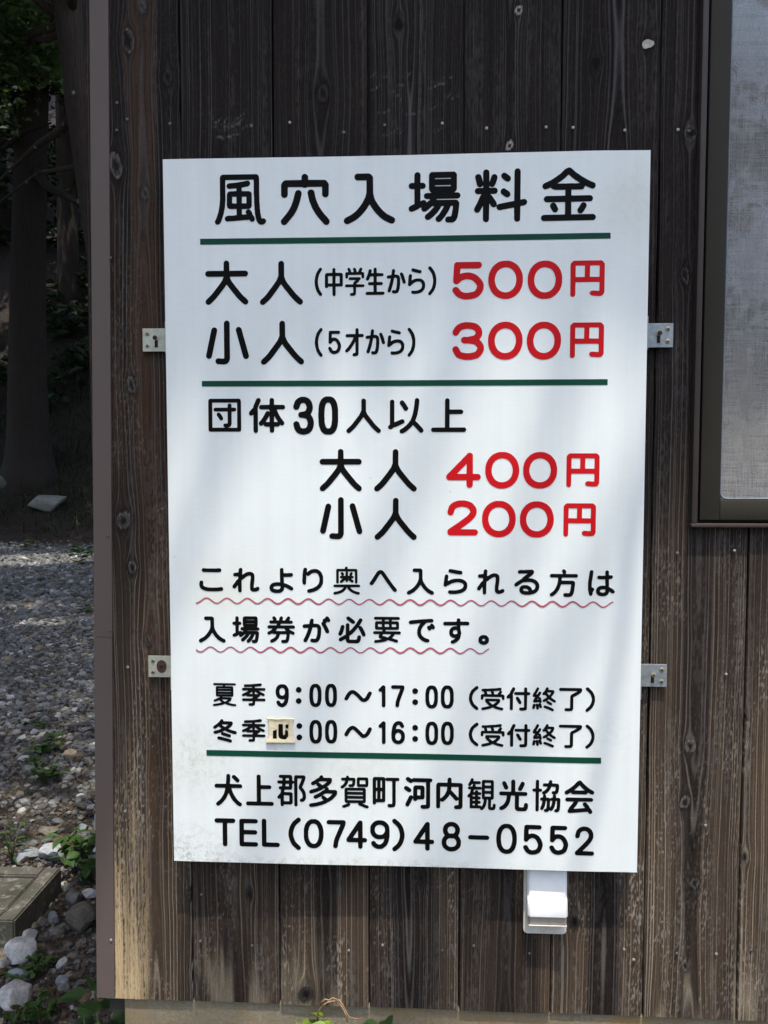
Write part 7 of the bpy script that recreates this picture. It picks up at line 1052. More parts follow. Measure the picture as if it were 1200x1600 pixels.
# brackets: a keyhole plate screwed to the wall and a strip that holds the panel's edge
def bracket(px0, px1, py0, py1, side, mat, centre):
    a = at(px0, py0, 0.026); b = at(px1, py1, 0.026)
    zt, zb = a[2], b[2]
    edge = UX if side < 0 else UX + 0.7995
    x_out = a[0] if side < 0 else b[0]
    x_in = edge + 0.02 * (-side)
    m_ = MB(); m_.box(min(x_out, x_in), max(x_out, x_in), 0.0240, 0.0256, zb, zt, 0.0006)
    xe = edge + side * 0.0012
    m_.box(min(xe, xe + side * 0.0016), max(xe, xe + side * 0.0016), 0.0036, 0.0238, zb - 0.006 if py0 < 800 else zb - 0.017, zt + 0.008 if py0 < 800 else zt - 0.014, 0.0003)
    m_.box(min(xe - side * 0.022, xe - side * 0.0002), max(xe - side * 0.022, xe - side * 0.0002), 0.0045, 0.006, zb, zt)
    B_ = m_.build('bracket', mat, SIGN)
    def screw(x, z, out=0.0012, m2=M['screw'], rr=0.0036):
        q = MB(); q.lathe([(0.0, -0.0006), (rr * 0.6, -0.0005), (rr, 0.0002), (rr, 0.0008), (0.0016, 0.001), (0.0016, out + 0.006)], (x, 0.0240 - out, z), 'y', 16)
        s = q.build('screw', m2, B_, True, 40)
        c = MB(); rt = Matrix.Rotation(random.uniform(0, 1.5), 3, 'Y'); y_ = 0.0240 - out - 0.0009
        c.box(x - rr * .55, x + rr * .55, y_, y_ + 0.0004, z - 0.0005, z + 0.0005, rot=rt); c.box(x - 0.0005, x + 0.0005, y_ - 0.0002, y_ + 0.0002, z - rr * .55, z + rr * .55, rot=rt)
        c.build('cross_slot', M['dark_hole'], s)
    xs = x_out - side * 0.0088; hgt = zt - zb
    screw(xs, zt - hgt * 0.23); screw(xs, zb + hgt * 0.25)
    xk = x_out - side * 0.0240; zk = zb + hgt * 0.52
    if centre == 'rust':
        q = MB(); pts = []
        for k in range(18):
            t = 2 * math.pi * k / 18; pts.append((xk + 0.0088 * math.cos(t) * (1 + .05 * math.sin(3 * t)), 0.0232, zk + 0.0108 * math.sin(t) - (0.0012 if math.sin(t) < 0 else 0)))
        q.prism(pts, (0, 0.0007, 0)); q.build('rust_stain', M['rust'], B_)
        screw(xk, zk + 0.001, 0.0014, M['rust'], 0.0042)
    else:
        q = MB(); q.box(xk - 0.0028, xk + 0.0028, 0.0235, 0.0239, zk - 0.0135, zk - 0.001, 0.0); q.build('keyhole', M['dark_hole'], B_)
        screw(xk, zk + 0.002, 0.0075, M['rust'] if centre == 'dark' else M['screw'], 0.0040)


bracket(223, 258, 513.5, 549.5, -1, M['galv_old'], 'dark')
bracket(1012, 1051, 505.5, 543, 1, M['galv'], 'dark')
bracket(232, 268, 1024, 1058, -1, M['galv_old'], 'rust')
bracket(1000, 1041, 1037, 1073, 1, M['galv'], 'bright')

# ------------------------------------------------------------------ outdoor socket cover below the sign
OUT = thing('outdoor_outlet', 'ivory hooded outdoor power outlet on the planks under the white board', 'outlet')
ox0, ox1 = at(817.5, 1440, YW - 0.004)[0], at(884.5, 1440, YW - 0.004)[0]
ozb = at(850, 1457, YW - 0.004)[2]; ozt = ozb + 0.124
OUT.location = ((ox0 + ox1) / 2, YW, ozb)


def rrect(x0, x1, z0, z1, y, r, n=6):
    pts = []
    for cx, cz, a0 in ((x1 - r, z1 - r, 0), (x0 + r, z1 - r, 90), (x0 + r, z0 + r, 180), (x1 - r, z0 + r, 270)):
        for k in range(n + 1):
            a = math.radians(a0 + 90 * k / n); pts.append((cx + r * math.cos(a), y, cz + r * math.sin(a)))
    return pts


mb = MB(); mb.prism(rrect(ox0, ox1, ozb, ozt, YW - 0.0075, 0.006), (0, 0.0068, 0), bevel=0.0008)
mb.box((ox0 + ox1) / 2 - 0.004, (ox0 + ox1) / 2 + 0.004, YW - 0.0085, YW - 0.0076, ozb + 0.0015, ozb + 0.008, 0.0)
PL = mb.build('back_plate', M['plastic'], OUT, True, 35)
bx0, bx1 = ox0 + 0.0048, ox1 - 0.0015
zh, zl = at(850, 1404, 0.010)[2], at(850, 1434, 0.003)[2]
# hood: side profile lofted across with rounded shoulders
prof = [(ozt - 0.001, YW - 0.0085), (ozt - 0.003, YW - 0.0155), (ozt - 0.007, YW - 0.0185), (zh + 0.004, YW - 0.0205), (zh, YW - 0.0212), (zh - 0.002, YW - 0.0240), (zh - 0.007, YW - 0.0265), (zl + 0.003, YW - 0.0290), (zl + 0.0008, YW - 0.0288), (zl, YW - 0.0272)]
m_ = MB(); rows = []
for z, y in prof:
    row_ = []
    hump = sstep(zh + 0.001, zh - 0.004, z)
    for k in range(25):
        s = k / 24; x = bx0 + (bx1 - bx0) * s; e = min(s, 1 - s) * (bx1 - bx0)
        rr = 0.006; drop = rr - math.sqrt(max(rr * rr - max(rr - e, 0) ** 2, 0))
        row_.append(m_.bm.verts.new((x, min(y + drop * 0.7, YW - 0.0072), z)))
    row_ = [m_.bm.verts.new((bx0, YW - 0.0072, z))] + row_ + [m_.bm.verts.new((bx1, YW - 0.0072, z))]
    rows.append(row_)
for r0, r1 in zip(rows, rows[1:]):
    for k in range(len(r0) - 1): m_.bm.faces.new([r0[k], r1[k], r1[k + 1], r0[k + 1]])
m_.bm.faces.new(rows[0])
m_.bm.faces.new(list(reversed(rows[-1])))
HOOD = m_.build('hood', M['plastic_white'], OUT, True, 38)
mb = MB(); mb.box(bx0 + 0.003, bx1 - 0.002, YW - 0.0255, YW - 0.0076, zl - 0.0150, zl - 0.0013, 0.0012); mb.build('socket_block', M['plastic_inner'], OUT)
mb = MB(); mb.box(bx0 + 0.002, bx1 - 0.001, YW - 0.0265, YW - 0.0078, zl - 0.0172, zl - 0.0153, 0.0005); mb.build('lower_lip', M['plastic'], OUT)
pc = at(854, 1369, YW - 0.0155)
mb = MB(); mb.lathe([(0, -0.0006), (0.0036, -0.0005), (0.0042, 0.0004), (0.0042, 0.003)], (pc[0], YW - 0.0168, pc[2]), 'y', 16); mb.build('screw', M['dark_hole'], HOOD, True, 40)

# ------------------------------------------------------------------ ground
xs = np.concatenate([np.linspace(-70, -14, 29), np.linspace(-13.5, -0.2, 110), np.linspace(0.5, 6, 12), np.linspace(8, 70, 20)])
ys = np.concatenate([np.linspace(-60, -4, 20), np.linspace(-3, 24, 170), np.linspace(26, 60, 18)])
GX, GY = np.meshgrid(xs, ys, indexing='ij')
GZ = ground_h(GX, GY) + 0.012 * (vnoise(GX, GY, 0.23, 0.23, 801) - .5) * 2
# the ground beneath and before the shed
ids = np.arange(GX.size).reshape(GX.shape)
me = np_mesh('ground', np.stack([GX, GY, GZ], -1).reshape(-1, 3), np.stack([ids[:-1, :-1], ids[1:, :-1], ids[1:, 1:], ids[:-1, 1:]], -1).reshape(-1, 4))
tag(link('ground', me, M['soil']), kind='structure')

# ------------------------------------------------------------------ gravel: stuff
def ico(sub):
    bm = bmesh.new(); bmesh.ops.create_icosphere(bm, subdivisions=sub, radius=1.0)
    V = np.array([v.co[:] for v in bm.verts]); F = np.array([[v.index for v in f.verts] for f in bm.faces]); bm.free(); return V, F


def stone_tint(n):
    base = rng.choice([0, 1, 2, 3, 4], n, p=[0.46, 0.24, 0.14, 0.11, 0.05])
    pal = np.array([[0.112, 0.114, 0.114], [0.175, 0.176, 0.172], [0.066, 0.067, 0.066], [0.15, 0.122, 0.088], [0.33, 0.33, 0.32]])
    return pal[base] * rng.uniform(0.7, 1.3, (n, 1))


def stones(name, P, S, sub, mat, tint=None, jit=0.28, flat=0.6):
    V, F = ico(sub); n = len(P)
    sc = S[:, None] * np.stack([rng.uniform(.75, 1.35, n), rng.uniform(.65, 1.1, n), rng.uniform(.8, 1.15, n) * flat], -1)
    v = V[None] * (1 + rng.uniform(-jit, jit, (n, len(V), 1))) * sc[:, None, :]
    a = rng.uniform(0, 2 * np.pi, n); tl = rng.normal(0, 0.28, n); tl2 = rng.normal(0, .28, n)
    x, y, z = v[..., 0], v[..., 1], v[..., 2]
    y, z = y * np.cos(tl)[:, None] - z * np.sin(tl)[:, None], y * np.sin(tl)[:, None] + z * np.cos(tl)[:, None]
    x, z = x * np.cos(tl2)[:, None] - z * np.sin(tl2)[:, None], x * np.sin(tl2)[:, None] + z * np.cos(tl2)[:, None]
    x, y = x * np.cos(a)[:, None] - y * np.sin(a)[:, None], x * np.sin(a)[:, None] + y * np.cos(a)[:, None]
    v = np.stack([x, y, z], -1) + P[:, None, :]
    t = stone_tint(n) if tint is None else tint
    t = t[:, None, :] * (1 + rng.uniform(-.12, .12, (n, len(V), 1)))
    f = F[None] + (np.arange(n) * len(V))[:, None, None]
    return tag(link(name, np_mesh(name, v.reshape(-1, 3), f.reshape(-1, 3), False, t.reshape(-1, 3)), mat), kind='stuff')


def lot_points(n, y0, y1, p=1.0, m0=0.3, m1=0.35):
    y = y0 + (y1 - y0) * rng.random(n) ** p; u = rng.random(n)
    xl = -0.60 * (y + 1.3) - m0; xr = -0.40 * (y + 1.3) + m1
    xr = np.minimum(xr, np.where(y < 3.3, -0.53, 0.5)); x = xl + (xr - xl) * u
    keep = x < xr + 1; return x[keep], y[keep]


def settle(x, y, s, sink=0.25):
    return np.stack([x, y, ground_h(x, y) + s * (0.5 - sink)], -1)


# sparse chips over the soil by the wall, dense gravel beyond
x, y = lot_points(15000, 0.12, 3.2); cl = vnoise(x, y, .35, .35, 811)
s = np.clip(rng.lognormal(math.log(0.0075), 0.45, len(x)), .003, .022)
k = rng.random(len(x)) < (0.45 + 0.55 * cl); g1 = stones('gravel', settle(x[k], y[k], s[k]), s[k], 1, M['stone'], stone_tint(k.sum()) * np.array([.75, .68, .60]))
x, y = lot_points(1500, 0.35, 3.6); s = np.clip(rng.lognormal(math.log(0.013), 0.4, len(x)), .007, .028)
k = rng.random(len(x)) < sstep(0.2, 2.4, y); stones('gravel', settle(x[k], y[k], s[k]), s[k], 2, M['stone'], jit=0.14)
x, y = lot_points(15000, 1.6, 6.5, 1.1); s = np.clip(rng.lognormal(math.log(0.0135), 0.40, len(x)), .006, .04)
k = rng.random(len(x)) < sstep(1.6, 3.0, y); stones('gravel', settle(x[k], y[k], s[k]), s[k], 1, M['stone'])
x, y = lot_points(24000, 6.0, 13.9, 0.9); s = np.clip(rng.lognormal(math.log(0.018), 0.5, len(x)), .007, .06)
k = rng.random(len(x)) < (1 - sstep(12.3, 13.8, y) * 0.9); stones('gravel', settle(x[k], y[k], s[k]), s[k], 1, M['stone'])

# the rest of the lot, seen only from a step aside: coarser stones
n_ = 34000; y = 0.3 + 13.3 * rng.random(n_); x = -13.0 + 13.2 * rng.random(n_)
k = ((x < -0.60 * (y + 1.3) - 0.3) | (x > -0.40 * (y + 1.3) + 0.35)) & ((x < -0.6) | (y > 3.4)); x, y = x[k], y[k]
s = np.clip(rng.lognormal(math.log(0.024), 0.4, len(x)), .012, .06); stones('gravel', settle(x, y, s), s, 1, M['stone'])


# ------------------------------------------------------------------ leaves
def leaf_cloud(P, size, up=0.35, aspect=0.55):
    """One bent four-sided leaf (two faces) per point."""
    n = len(P); L = size * rng.uniform(.6, 1.4, n)
    d = rng.normal(0, 1, (n, 3)); d[:, 2] *= 0.5; d /= np.linalg.norm(d, axis=1, keepdims=True)
    nr = rng.normal(0, 1, (n, 3)); nr[:, 2] = np.abs(nr[:, 2]) + up
    s = np.cross(d, nr); s /= np.linalg.norm(s, axis=1, keepdims=True) + 1e-9; nr = np.cross(s, d)
    a = P; b = P + d * (L * .45)[:, None] + s * (L * aspect * .5)[:, None] + nr * (L * .08)[:, None]
    c = P + d * L[:, None] - nr * (L * .12)[:, None]; e = P + d * (L * .45)[:, None] - s * (L * aspect * .5)[:, None] + nr * (L * .08)[:, None]
    V = np.stack([a, b, c, e], 1).reshape(-1, 3); i = np.arange(n) * 4
    F = np.concatenate([np.stack([i, i + 1, i + 2], -1), np.stack([i, i + 2, i + 3], -1)])
    return V, F


def world_at(px, py, depth):
    d = ray(px, py); f = RM @ np.array([0, 0, -1.0]); return CAM + d * (depth / (d @ f))


SD_ = np.array(sun_dir[:])
FLECKS = [(on_ground(50, 876), 1.5, 1.15), (on_ground(128, 868), 0.5, 0.5), (on_ground(70, 975), 0.4, 0.32), (on_ground(112, 1085), 0.14, 0.12), (on_ground(120, 492), 0.45, 0.45), (on_ground(90, 370), 0.5, 0.6), (on_ground(35, 950), 0.3, 0.1), (on_ground(6, 560), 0.4, 0.5), (world_at(38, 52, 9.2), 0.22, 0.3), (world_at(88, 85, 9.2), 0.16, 0.2), (np.array([1.62, 5.6, 1.7]), 0.7, 0.6)]


def crown(name, centers, radii, n, size, parent, c0=(0.035, 0.075, 0.018), c1=(0.085, 0.14, 0.035), up=0.35, mat=None, local=False):
    """Leaves in clumps: most sit towards each clump's outside, so sky shows between clumps."""
    centers = np.asarray(centers, float); radii = np.asarray(radii, float)
    w_ = radii ** 2; ci = rng.choice(len(centers), n, p=w_ / w_.sum())
    d = rng.normal(0, 1, (n, 3)); d /= np.linalg.norm(d, axis=1, keepdims=True)
    r_ = radii[ci] * rng.random(n) ** 0.5
    P = centers[ci] + d * r_[:, None] * np.array([1, 1, 0.62])
    for q, ra, rb in FLECKS:       # gaps in the leaves through which the sun reaches the ground
        hit = P - SD_ * ((P[:, 2] - q[2]) / SD_[2])[:, None]
        P = P[(P[:, 2] < q[2] + 1.0) | (((hit[:, 0] - q[0]) / ra) ** 2 + ((hit[:, 1] - q[1]) / rb) ** 2 + 0.7 * rng.random(len(P)) > 1.0)]
    n = len(P); ci = rng.integers(0, len(centers), n)
    V, F = leaf_cloud(P, size, up)
    g = rng.random(n) * 0.6 + rng.random(len(centers))[ci] * 0.4
    c = np.array(c0) + (np.array(c1) - np.array(c0)) * g[:, None]; c = np.repeat(c, 4, 0)
    return link(name, np_mesh(name, V, F, False, c), mat or M['leaf'], parent, local)


def tree(name, label, base, top_pts, radii, limbs, clumps, clump_r, nleaf, leaf, bark, wob=0.08, n=14, group=None, colors=None):
    t = thing(name, label, 'tree', group); t.location = base
    m_ = MB(); m_.tube(top_pts, radii, n, True, wob); m_.build('trunk', bark, t, True)
    for pts, rr in limbs:
        m_ = MB(); m_.tube(pts, rr, 7, True, 0.15); m_.build('limb', bark, t, True)
    if nleaf: crown('crown', clumps, clump_r, nleaf, leaf, t, *(colors or ()))
    return t


def spread(n, c, e, r0, r1):
    C = np.array(c) + rng.uniform(-1, 1, (n, 3)) * np.array(e); return C, rng.uniform(r0, r1, n)


def limbs_to(origin_pts, targets, r0=0.06):
    out = []
    for i, tg in enumerate(targets):
        o = np.array(origin_pts[i % len(origin_pts)], float); tg = np.array(tg, float); m_ = (o + tg) / 2 + rng.normal(0, 0.15, 3) + np.array([0, 0, 0.15])
        out.append(([o, (o + m_) / 2 + rng.normal(0, .05, 3), m_, (m_ + tg) / 2 + rng.normal(0, .1, 3), tg], [r0, r0 * .8, r0 * .6, r0 * .42, r0 * .2]))
    return out


# the big cedar at the foot of the bank
b0 = world_at(44, 668, 18.5); zg = float(ground_h(b0[0], b0[1])); bx, by = b0[0], b0[1]
hs = [-1.6, 0.0, 0.25, 0.6, 1.2, 2.2, 4.0, 7.0, 11.0, 16.0]; rs = [0.78, 0.72, 0.60, 0.52, 0.47, 0.43, 0.40, 0.36, 0.30, 0.2]
C, R_ = spread(16, (bx, by, zg + 12), (2.2, 2.2, 3.5), 0.7, 1.3)
dead = [([world_at(40, 250, 18.2), world_at(75, 292, 17.6), world_at(110, 310, 17.2), world_at(150, 332, 16.8)], [0.13, 0.10, 0.08, 0.06]),
        ([world_at(5, 232, 18.0), world_at(40, 205, 17.3), world_at(80, 192, 16.8)], [0.06, 0.05, 0.02])]
tree('cedar_tree', 'tall cedar with straight ribbed trunk behind the gravel, left of the leaning tree', (bx, by, zg), [(bx + 0.004 * h * h, by, zg + h) for h in hs], rs, dead + limbs_to([(bx + .2, by, zg + 8), (bx + .3, by, zg + 10)], C[:6]), C, R_, 7000, 0.22, M['cedar_bark'], 0.05, 26, None, ((0.02, 0.042, 0.014), (0.045, 0.075, 0.022)))

# the leaning broadleaf tree close behind the corner of the shed
pts = [world_at(215, 690, 8.6), world_at(180, 480, 8.3), world_at(150, 300, 8.0), world_at(128, 160, 7.8), world_at(112, 40, 7.7), world_at(98, -90, 7.6), world_at(82, -260, 7.5)]
g0 = float(ground_h(pts[0][0], pts[0][1])); foot = [np.array([pts[0][0] + 0.25, pts[0][1] + .05, g0 - 0.2])]
C1 = [world_at(30, 60, 8.8), world_at(62, 88, 9.0), world_at(110, 60, 9.4), world_at(15, 110, 9.6), world_at(125, 110, 10.2), world_at(20, 20, 9.5), world_at(70, 45, 9.0), world_at(40, 85, 9.2), world_at(5, 90, 10), world_at(100, 0, 9.6), world_at(60, -60, 9), world_at(-60, 40, 9.5), world_at(-100, -40, 9), world_at(95, 95, 9.8)]
C2, R2 = spread(26, (-3.6, 5.2, 7.4), (2.6, 2.8, 1.5), 0.6, 1.1)
C2 = C2[C2[:, 0] < -1.9 + 0.0 * C2[:, 1]]; R2 = R2[:len(C2)]
lims = [([world_at(128, 160, 7.8), world_at(95, 205, 8.2), world_at(60, 225, 8.6), world_at(20, 262, 9.0), world_at(-20, 300, 9.2)], [0.06, 0.045, 0.035, 0.022, 0.012]),
        ([world_at(140, 250, 7.9), world_at(110, 262, 8.4), world_at(60, 270, 8.8), world_at(0, 315, 9.2)], [0.045, 0.03, 0.02, 0.01])] + limbs_to([pts[4], pts[5], pts[6]], list(C1[:6]) + list(C2[:8]), 0.05)
tree('leaning_tree', 'leaning tree with lichen spots beside the shed corner', tuple(foot[0]), foot + pts, [0.34, 0.235, 0.205, 0.185, 0.165, 0.15, 0.13, 0.1], lims, np.concatenate([C1, C2]), np.concatenate([np.full(len(C1), 0.46), R2]), 22000, 0.10, M['grey_bark'], 0.06, 16)

# more of the wood: trunks further back and crowns over the lot
for px, dep, r0, lab in ((112, 24.0, 0.30, 'slim cedar deep in the dark wood, between the big cedar and the leaning tree'), (-70, 16.0, 0.36, 'cedar at the left edge of the wood, outside the gravel'), (4, 27.0, 0.34, 'slender cedar far back in the wood behind the big cedar')):
    b_ = world_at(px, 640, dep); z_ = float(ground_h(b_[0], b_[1]))
    C, R_ = spread(12, (b_[0], b_[1], z_ + 13), (2.0, 2.0, 3.0), 0.8, 1.4)
    tree('cedar_tree', lab, (b_[0], b_[1], z_), [(b_[0], b_[1], z_ + h) for h in (-2.2, 0, .4, 1, 3, 8, 16)], [r0 * k for k in (1.25, 1.2, 1.12, 1.05, .95, .8, .5)], limbs_to([(b_[0], b_[1], z_ + 11)], C[:5]), C, R_, 5000, 0.24, M['cedar_bark'], 0.05, 18, None, ((0.02, 0.042, 0.014), (0.045, 0.075, 0.022)))
shade = ((-2.5, 0.4, 9.4, 1.3, 1.4, 0.8, 8000, 0.13, 'broadleaf tree whose crown covers the gravel beside the shed corner'),
         (4.5, 7.5, 6.0, 3.0, 2.4, 3.6, 5000, 0.36, 'unseen bushy tree, added to block sky, behind the right end of the shed'),  # from here unseen trees added to keep sky light off the wood
         (3.2, 13.0, 8.0, 3.6, 2.4, 4.4, 5000, 0.38, 'unseen bushy tree, added to block sky, at the foot of the bank, right of the shed'),
         (8.5, 9.0, 7.0, 3.2, 3.0, 4.2, 5000, 0.38, 'unseen bushy tree, added to block sky, well to the right behind the shed'),
         (2.0, 20.0, 12.0, 4.0, 2.4, 5.0, 5000, 0.40, 'unseen bushy tree, added to block sky, up the bank, right of the shed'),
         (-19.0, 16.0, 10.0, 2.6, 4.0, 5.0, 6000, 0.40, 'unseen bushy tree, added to block sky, at the far left of the bank'),
         (-10.5, -2.5, 7.5, 2.6, 3.0, 3.2, 11000, 0.22, 'unseen bushy tree, added to block sky, at the left of the lot, nearest the road'),
         (-13.5, 4.5, 7.5, 2.6, 3.2, 3.4, 11000, 0.22, 'unseen bushy tree, added to block sky, at the left of the lot, midway to the wood'),
         (-15.0, 11.5, 9.0, 2.8, 3.2, 3.6, 11000, 0.24, 'unseen bushy tree, added to block sky, at the left of the lot, next to the wood'),
         (-6.2, -5.5, 8.8, 2.4, 2.0, 2.2, 11000, 0.20, 'unseen tree, added to block sky, at the left front of the lot before the shed'),
         (-2.0, 9.5, 12.0, 3.0, 3.0, 1.5, 12000, 0.19, 'unseen tall broadleaf tree, added for shade, behind the shed'),  # the tall crowns are unseen, added to darken the bank
         (-3.0, 15.5, 15.0, 3.2, 3.0, 1.8, 11000, 0.20, 'unseen tall broadleaf tree, added for shade, on the bank right of the others'),
         (-6.8, 6.5, 10.6, 3.0, 3.2, 1.4, 17000, 0.15, 'broadleaf tree spreading over the far gravel'),
         (-6.6, 0.6, 9.0, 2.9, 3.4, 1.3, 18000, 0.14, 'broadleaf tree spreading over the near gravel left of the shed'),
         (-4.1, -1.9, 9.4, 1.8, 1.6, 1.1, 11000, 0.13, 'broadleaf tree whose boughs shade the corner of the shed'),
         (-4.2, 3.2, 10.0, 2.2, 2.4, 1.2, 13000, 0.14, 'broadleaf tree standing over the gravel behind the shed'),
         (-8.4, 11.5, 13.2, 3.2, 2.6, 1.6, 13000, 0.19, 'unseen tall broadleaf tree, added for shade, at the foot of the bank'),
         (-11.5, 15.5, 14.5, 3.4, 3.0, 1.8, 13000, 0.20, 'unseen tall broadleaf tree, added for shade, on the bank beyond the left edge'),
         (-7.2, 17.0, 15.5, 3.4, 3.0, 1.8, 12000, 0.20, 'unseen tall broadleaf tree, added for shade, on the bank behind the shed'))
for cx, cy, cz, ex, ey, ez, nn, lf, lab in shade:
    C, R_ = spread(26, (cx, cy, cz), (ex, ey, ez), 0.7, 1.2)
    bx_, by_ = (cx - 3.0 if cx < -3.2 or cy < 2 else cx + 2.2), cy + 0.6
    if lab.endswith('behind the shed') and cx < -6: bx_ = cx - 5
    zb = float(ground_h(bx_, by_)); hh = cz - zb
    tree('shade_tree', lab, (bx_, by_, zb), [(bx_, by_, zb - 2.0), (bx_ + .1, by_, zb + .12 * hh), (bx_ + .3, by_, zb + .35 * hh), (bx_ + .9, by_, zb + .6 * hh), (cx - .6, cy, cz)], [0.3, 0.22, 0.19, 0.16, 0.08], limbs_to([(bx_ + .5, by_, zb + .5 * hh), (bx_ + .9, by_, zb + .6 * hh)], C[:9]), C, R_, nn, lf, M['grey_bark'], 0.06, 12)

# a bough that hangs out in front of the shed: its leaves shade the upper wall, one long twig draws the soft streak down the right of the board
SD = np.array(sun_dir[:])
n = 2200; px = rng.uniform(60, 1330, n)
edge = np.where(px < 262, 690 + (262 - px) * 5.0, 690 - 165 * (px - 262) / 745) + 45 * np.sin(px * 0.021) + 35 * np.sin(px * 0.05 + 2)
py = edge - np.abs(rng.normal(0, 1, n)) * 170 - 245
py = np.where(px < 262, edge - 230 - rng.random(n) ** 1.3 * (edge - 300), py)
t_ = rng.uniform(5.6, 7.6, n)
P = np.array([at(a, c_, 0.0 if a > 262 else YW) for a, c_ in zip(px, py)]) + SD * t_[:, None]
trunk_base = (-3.4, -4.6, 0.0)
BT = thing('shade_tree', 'broadleaf tree whose low bough hangs out before the shed front', 'tree'); BT.location = trunk_base
m_ = MB(); m_.tube([(-3.4, -4.6, -.3), (-3.4, -4.6, .3), (-3.3, -4.5, 2.5), (-3.15, -4.3, 5.0), (-2.9, -4.1, 7.6), (-2.8, -4.1, 10)], [.34, .26, .21, .18, .13, .05], 14, True, .06); m_.build('trunk', M['grey_bark'], BT, True)
tips = [at(420, 520, 0) + SD * 6.4, at(760, 470, 0) + SD * 6.8, at(1150, 420, 0) + SD * 6.2, at(200, 700, 0) + SD * 6.6, at(980, 300, 0) + SD * 7.2]
for pts, rr in limbs_to([(-3.1, -4.25, 5.6), (-2.95, -4.15, 7.0)], tips, 0.07):
    m_ = MB(); m_.tube(pts, rr, 7, True, .15); m_.build('limb', M['grey_bark'], BT, True)
tw = [at(*q, 0.0) + SD * s for q, s in (((1050, 560), 4.4), ((1000, 800), 4.3), ((962, 1040), 4.25), ((935, 1220), 4.2), ((905, 1345), 4.15), ((880, 1440), 4.1))]
tw = [tips[2]] + tw
m_ = MB(); m_.tube(tw, [0.020, 0.015, 0.012, 0.011, 0.010, 0.008, 0.005], 7, True, .2); m_.build('limb', M['grey_bark'], BT, True)
V, F = leaf_cloud(P, 0.075, 1.2, 0.8); c = np.repeat(np.array([0.06, 0.11, 0.03]) * rng.uniform(.6, 1.4, (n, 1)), 4, 0)
link('crown', np_mesh('crown', V, F, False, c), M['leaf'], BT)

# trees across the road behind the viewer: they close the low sky and stand in the window's reflection
for k, (cx, cy, cz, rad, lab) in enumerate(((-17.0, -9.0, 7.0, 3.4, 'tall unseen tree added at the far left across the road to block low sky'), (-9.0, -13.0, 7.5, 3.4, 'roadside tree facing the shed, leftmost across the road'), (-3.4, -15.5, 6.2, 3.4, 'roadside tree facing the shed, left of the middle across the road'), (2.6, -14.5, 5.2, 3.3, 'roadside tree facing the shed, right of the middle across the road'), (8.6, -15.0, 5.4, 3.5, 'roadside tree facing the shed, rightmost across the road'))):  # the far left tree is added only to block low sky
    C, R_ = spread(30, (cx, cy, cz), (rad, 1.6, 3.4 if cz < 7 else 5.6), 0.7, 1.3)
    tree('roadside_tree', lab, (cx, cy, 0), [(cx, cy, -.3), (cx, cy, 1), (cx + .1, cy, 3), (cx, cy, 6)], [0.26, .2, .17, .1], limbs_to([(cx, cy, 2.5), (cx, cy, 4)], C[:6]), C, R_, 6500, 0.24, M['grey_bark'], 0.06, 10)

C, R_ = spread(9, (1.6, 5.7, 1.5), (0.6, 0.3, 0.6), 0.3, 0.5)
tree('garden_shrub', 'sunlit green shrub glimpsed through the window and the back opening', (1.6, 5.8, 0), [(1.6, 5.8, -.2), (1.6, 5.8, .6), (1.6, 5.75, 1.4)], [0.05, .04, .02], [], C, R_, 2200, 0.1, M['grey_bark'], .1, 8)

# the far wood up the bank: one mass
C, R_ = spread(150, (-12, 27, 9.5), (15, 6.0, 6.5), 0.9, 1.9)
C[:, 2] = ground_h(C[:, 0], C[:, 1]) + rng.uniform(0.3, 12.0, len(C))
Ca, Ra = spread(75, (-10, 21, 0), (14, 10, 0.1), 1.2, 2.0); Ca[:, 2] = ground_h(Ca[:, 0], Ca[:, 1]) + rng.uniform(11.5, 16, len(Ca)); Ra *= 1.25  # unseen leaf layer added overhead to darken the wood
Cb, Rb = spread(80, (-9.5, 22.5, 0), (6, 3.6, 0.1), 0.4, 0.9); Cb[:, 2] = ground_h(Cb[:, 0], Cb[:, 1]) + 0.25
C = np.concatenate([C, Ca, Cb]); R_ = np.concatenate([R_, Ra, Rb])
tag(crown('distant_wood', C, R_, 56000, 0.36, None, (0.010, 0.022, 0.007), (0.026, 0.045, 0.013)), kind='stuff')

# undergrowth: blades on the bank
n = 5200; y = 14.3 + 6.4 * rng.random(n) ** 0.8; x = -0.62 * (y + 1.3) - 1 + rng.random(n) * (0.26 * (y + 1.3) + 1.8)
cl = vnoise(x, y, .7, .7, 821); keep = rng.random(n) < sstep(0.25, 0.6, cl + 0.3 * sstep(14.6, 16.5, y)); x, y = x[keep], y[keep]; n = len(x)
a = rng.uniform(0, 2 * np.pi, n); h = rng.uniform(.18, .5, n); wd = rng.uniform(.01, .022, n)
B = np.stack([x, y, ground_h(x, y) - 0.02], -1); dirv = np.stack([np.cos(a), np.sin(a), a * 0], -1); sv = np.stack([-np.sin(a), np.cos(a), a * 0], -1)
rows = []
for t in (0, .4, .75, 1.0):
    c_ = B + dirv * (h * .75 * t * t)[:, None] + np.array([0, 0, 1]) * (h * (t - .42 * t * t))[:, None]; ww = wd * (1 - t) ** .6 * .5 + .001
    rows += [c_ - sv * ww[:, None], c_ + sv * ww[:, None]]
V = np.stack(rows, 1).reshape(-1, 3); i = np.arange(n)[:, None] * 8
F = np.concatenate([i + np.array([[0, 1, 3, 2]]), i + np.array([[2, 3, 5, 4]]), i + np.array([[4, 5, 7, 6]])])
c = np.repeat(np.array([0.024, 0.044, 0.011]) * rng.uniform(.4, 1.9, (n, 1)), 8, 0)
tag(link('undergrowth', np_mesh('undergrowth', V, F, True, c), M['leaf']), kind='stuff')

